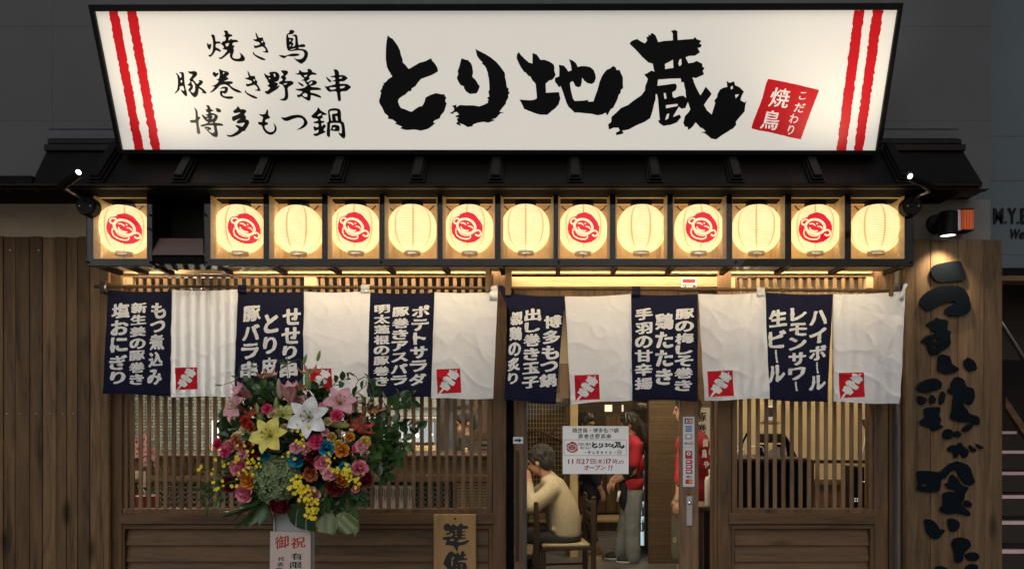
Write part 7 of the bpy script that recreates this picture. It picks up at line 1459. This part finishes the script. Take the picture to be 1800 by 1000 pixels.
# --- man in red work coat, mostly behind the stile
def man_red():
    Y = 2.2; p = lambda px, py, dy=0: W(px, py, Y) + Vector((0, dy, 0)); t = thing('person', 'man in red lettered work coat and olive trousers half hidden by the door stile', 'person', (WX(1210, Y), Y, 0))
    sk, hr, ey = MB(), MB(), MB(); head(sk, hr, ey, p(1206, 720), (-.95, .25, -.1), 'fringe')
    cap(sk, (p(1208, 738), .05), (p(1214, 760), .06), (p(1216, 800), .13), (p(1214, 875), .13)); cap(sk, (p(1200, 775, -.18), .055), (p(1194, 835, -.22), .043), (p(1184, 872, -.22), .030)); hand(sk, p(1184, 872, -.22), (-.02, 0, -.1), (.5, .5, 0), -1, 1, .7); cap(sk, (p(1232, 775, .16), .055), (p(1238, 835, .18), .042), (p(1236, 875, .16), .03)); hand(sk, p(1236, 875, .16), (0, 0, -.1), (-.5, 0, 0), 1)
    for s_ in (-1, 1): cap(sk, (p(1210 + 9 * s_, 880, s_ * .08), .09), (p(1206 + 9 * s_, 950, s_ * .08), .06), (p(1205 + 9 * s_, 1032, s_ * .08), .04))
    solid(sk, .008, 'body', 'skin', t, 3); solid(hr, .009, 'hair', 'hair', t, 4); ey.build('eyes', 'eye', t, smooth=True)
    co = MB(); co.ell(p(1217, 782), (.145, .205, .12), None, 20, 12); co.ell(p(1218, 815), (.150, .195, .2), None, 20, 12); co.ell(p(1220, 855), (.150, .195, .16), None, 20, 12); cap(co, (p(1210, 752), .065), (p(1216, 772), .11)); cap(co, (p(1203, 775, -.18), .080), (p(1192, 838, -.22), .068)); cap(co, (p(1236, 775, .15), .08), (p(1240, 838, .17), .068)); solid(co, .010, 'work_coat', 'shirt_red', t, 4)
    us = MB(); cap(us, (p(1193, 836, -.22), .052), (p(1191, 848, -.22), .046)); solid(us, .008, 'undersleeve', 'apron', t, 3)
    tx = MB()
    for ch, px, py, s_ in (('焼', 1240, 778, 15), ('鳥', 1238, 797, 15), ('や', 1241, 816, 13)): put_glyph(tx, ch, px, py, s_ * .62, s_, lambda x, y: W(x, y, Y - .205) , off=.03, brush=.03)
    tx.build('coat_lettering', 'white', t)
    tr = MB(); tr.ell(p(1212, 880), (.14, .17, .09), None, 18, 12)
    for s_ in (-1, 1): cap(tr, (p(1208 + 9 * s_, 884, s_ * .08), .105), (p(1205 + 9 * s_, 930, s_ * .09), .092), (p(1203 + 9 * s_, 970, s_ * .09), .085))
    solid(tr, .010, 'trousers', 'olive', t, 3); so = MB()
    for s_ in (-1, 1): so.ell(p(1196 + 9 * s_, 1035, s_ * .08), (.13, .045, .045))
    so.build('shoes', 'shoe', t, smooth=True)
    pr = MB(); put_glyph(pr, 'O', 1186, 948, 5, 9, lambda x, y: W(x, y, Y - .195), off=.03); pr.build('trouser_print', 'cream_paint', t)
man_red()
# --- person in black further in, and a cook bent over behind the slats
def dark_person(Y, hx, hy, label, lower, fd, cook=False):
    p = lambda px, py, dy=0: W(px, py, Y) + Vector((0, dy, 0)); s_ = S(Y); t = thing('person', label, 'person', (WX(hx, Y), Y, 0)); sk, hr, ey = MB(), MB(), MB(); head(sk, hr, ey, p(hx, hy), fd, 'fringe'); u = s_ / 100.
    cap(sk, (p(hx + 2, hy + 12 * u), .05), (p(hx + 5, hy + 24 * u), .06), (p(hx + 8, hy + 48 * u), .13), (p(hx + 8, hy + 80 * u), .13)); cap(sk, (p(hx + 8, hy + 32 * u, -.18), .05), (p(hx + 10, hy + 62 * u, -.2), .04), (p(hx + 22 * (1 if not cook else -1), hy + 78 * u, -.2), .03)); hand(sk, p(hx + 22 * (1 if not cook else -1), hy + 78 * u, -.2), (.03 if not cook else -.06, -.02, -.08), (-.5, .5, 0), 1, 1, .6)
    cap(sk, (p(hx + 4, hy + 32 * u, .18), .05), (p(hx, hy + 62 * u, .2), .04), (p(hx - 14, hy + 76 * u, .1), .03)); hand(sk, p(hx - 14, hy + 76 * u, .1), (-.05, -.02, -.08), (.5, .5, 0), -1, 1, .6)
    for q_ in (-1, 1): cap(sk, (p(hx + 8, hy + 84 * u, q_ * .09), .085), (W(hx + 6, HZ + 1.05 * s_, Y) + Vector((0, q_ * .09, 0)), .055), (W(hx + 6, HZ + 1.43 * s_, Y) + Vector((0, q_ * .09, 0)), .04))
    solid(sk, .009, 'body', 'skin', t, 3); solid(hr, .010, 'hair', 'hair', t, 4); ey.build('eyes', 'eye', t, smooth=True)
    co = MB(); cap(co, (p(hx + 3, hy + 15 * u), .066), (p(hx + 6, hy + 21 * u), .085), (p(hx + 8, hy + 30 * u), .14)); co.ell(p(hx + 7, hy + 27 * u), (.11, .20, .07), None, 18, 12); co.ell(p(hx + 8, hy + 36 * u), (.14, .20, .13), None, 18, 12); co.ell(p(hx + 8, hy + 58 * u), (.145, .19, .22), None, 18, 12); co.ell(p(hx + 8, hy + 80 * u), (.15, .19, .14), None, 18, 12); cap(co, (p(hx + 8, hy + 32 * u, -.18), .075), (p(hx + 10, hy + 62 * u, -.2), .062), (p(hx + (16 if not cook else -6), hy + 70 * u, -.2), .05)); cap(co, (p(hx + 4, hy + 32 * u, .18), .075), (p(hx, hy + 62 * u, .2), .062), (p(hx - 8, hy + 70 * u, .14), .05))
    for q_ in (-1, 1): cap(co, (p(hx + 8, hy + 84 * u, q_ * .09), .105), (W(hx + 6, HZ + 1.05 * s_, Y) + Vector((0, q_ * .09, 0)), .08), (W(hx + 6, HZ + 1.40 * s_, Y) + Vector((0, q_ * .09, 0)), .07))
    solid(co, .012, 'dark_clothes', 'apron', t, 4); so = MB()
    for q_ in (-1, 1): so.ell(W(hx + 2, HZ + 1.46 * s_, Y) + Vector((0, q_ * .09, 0)), (.12, .045, .045))
    so.build('shoes', 'shoe', t, smooth=True)
dark_person(4.9, 1032, 744, 'person in all black clothes standing behind the opening notice', 0, (.6, -.6, -.2))
dark_person(2.15, 816, 742, 'cook in dark shirt bending behind the window slats', 0, (-.8, -.4, -.3), True)
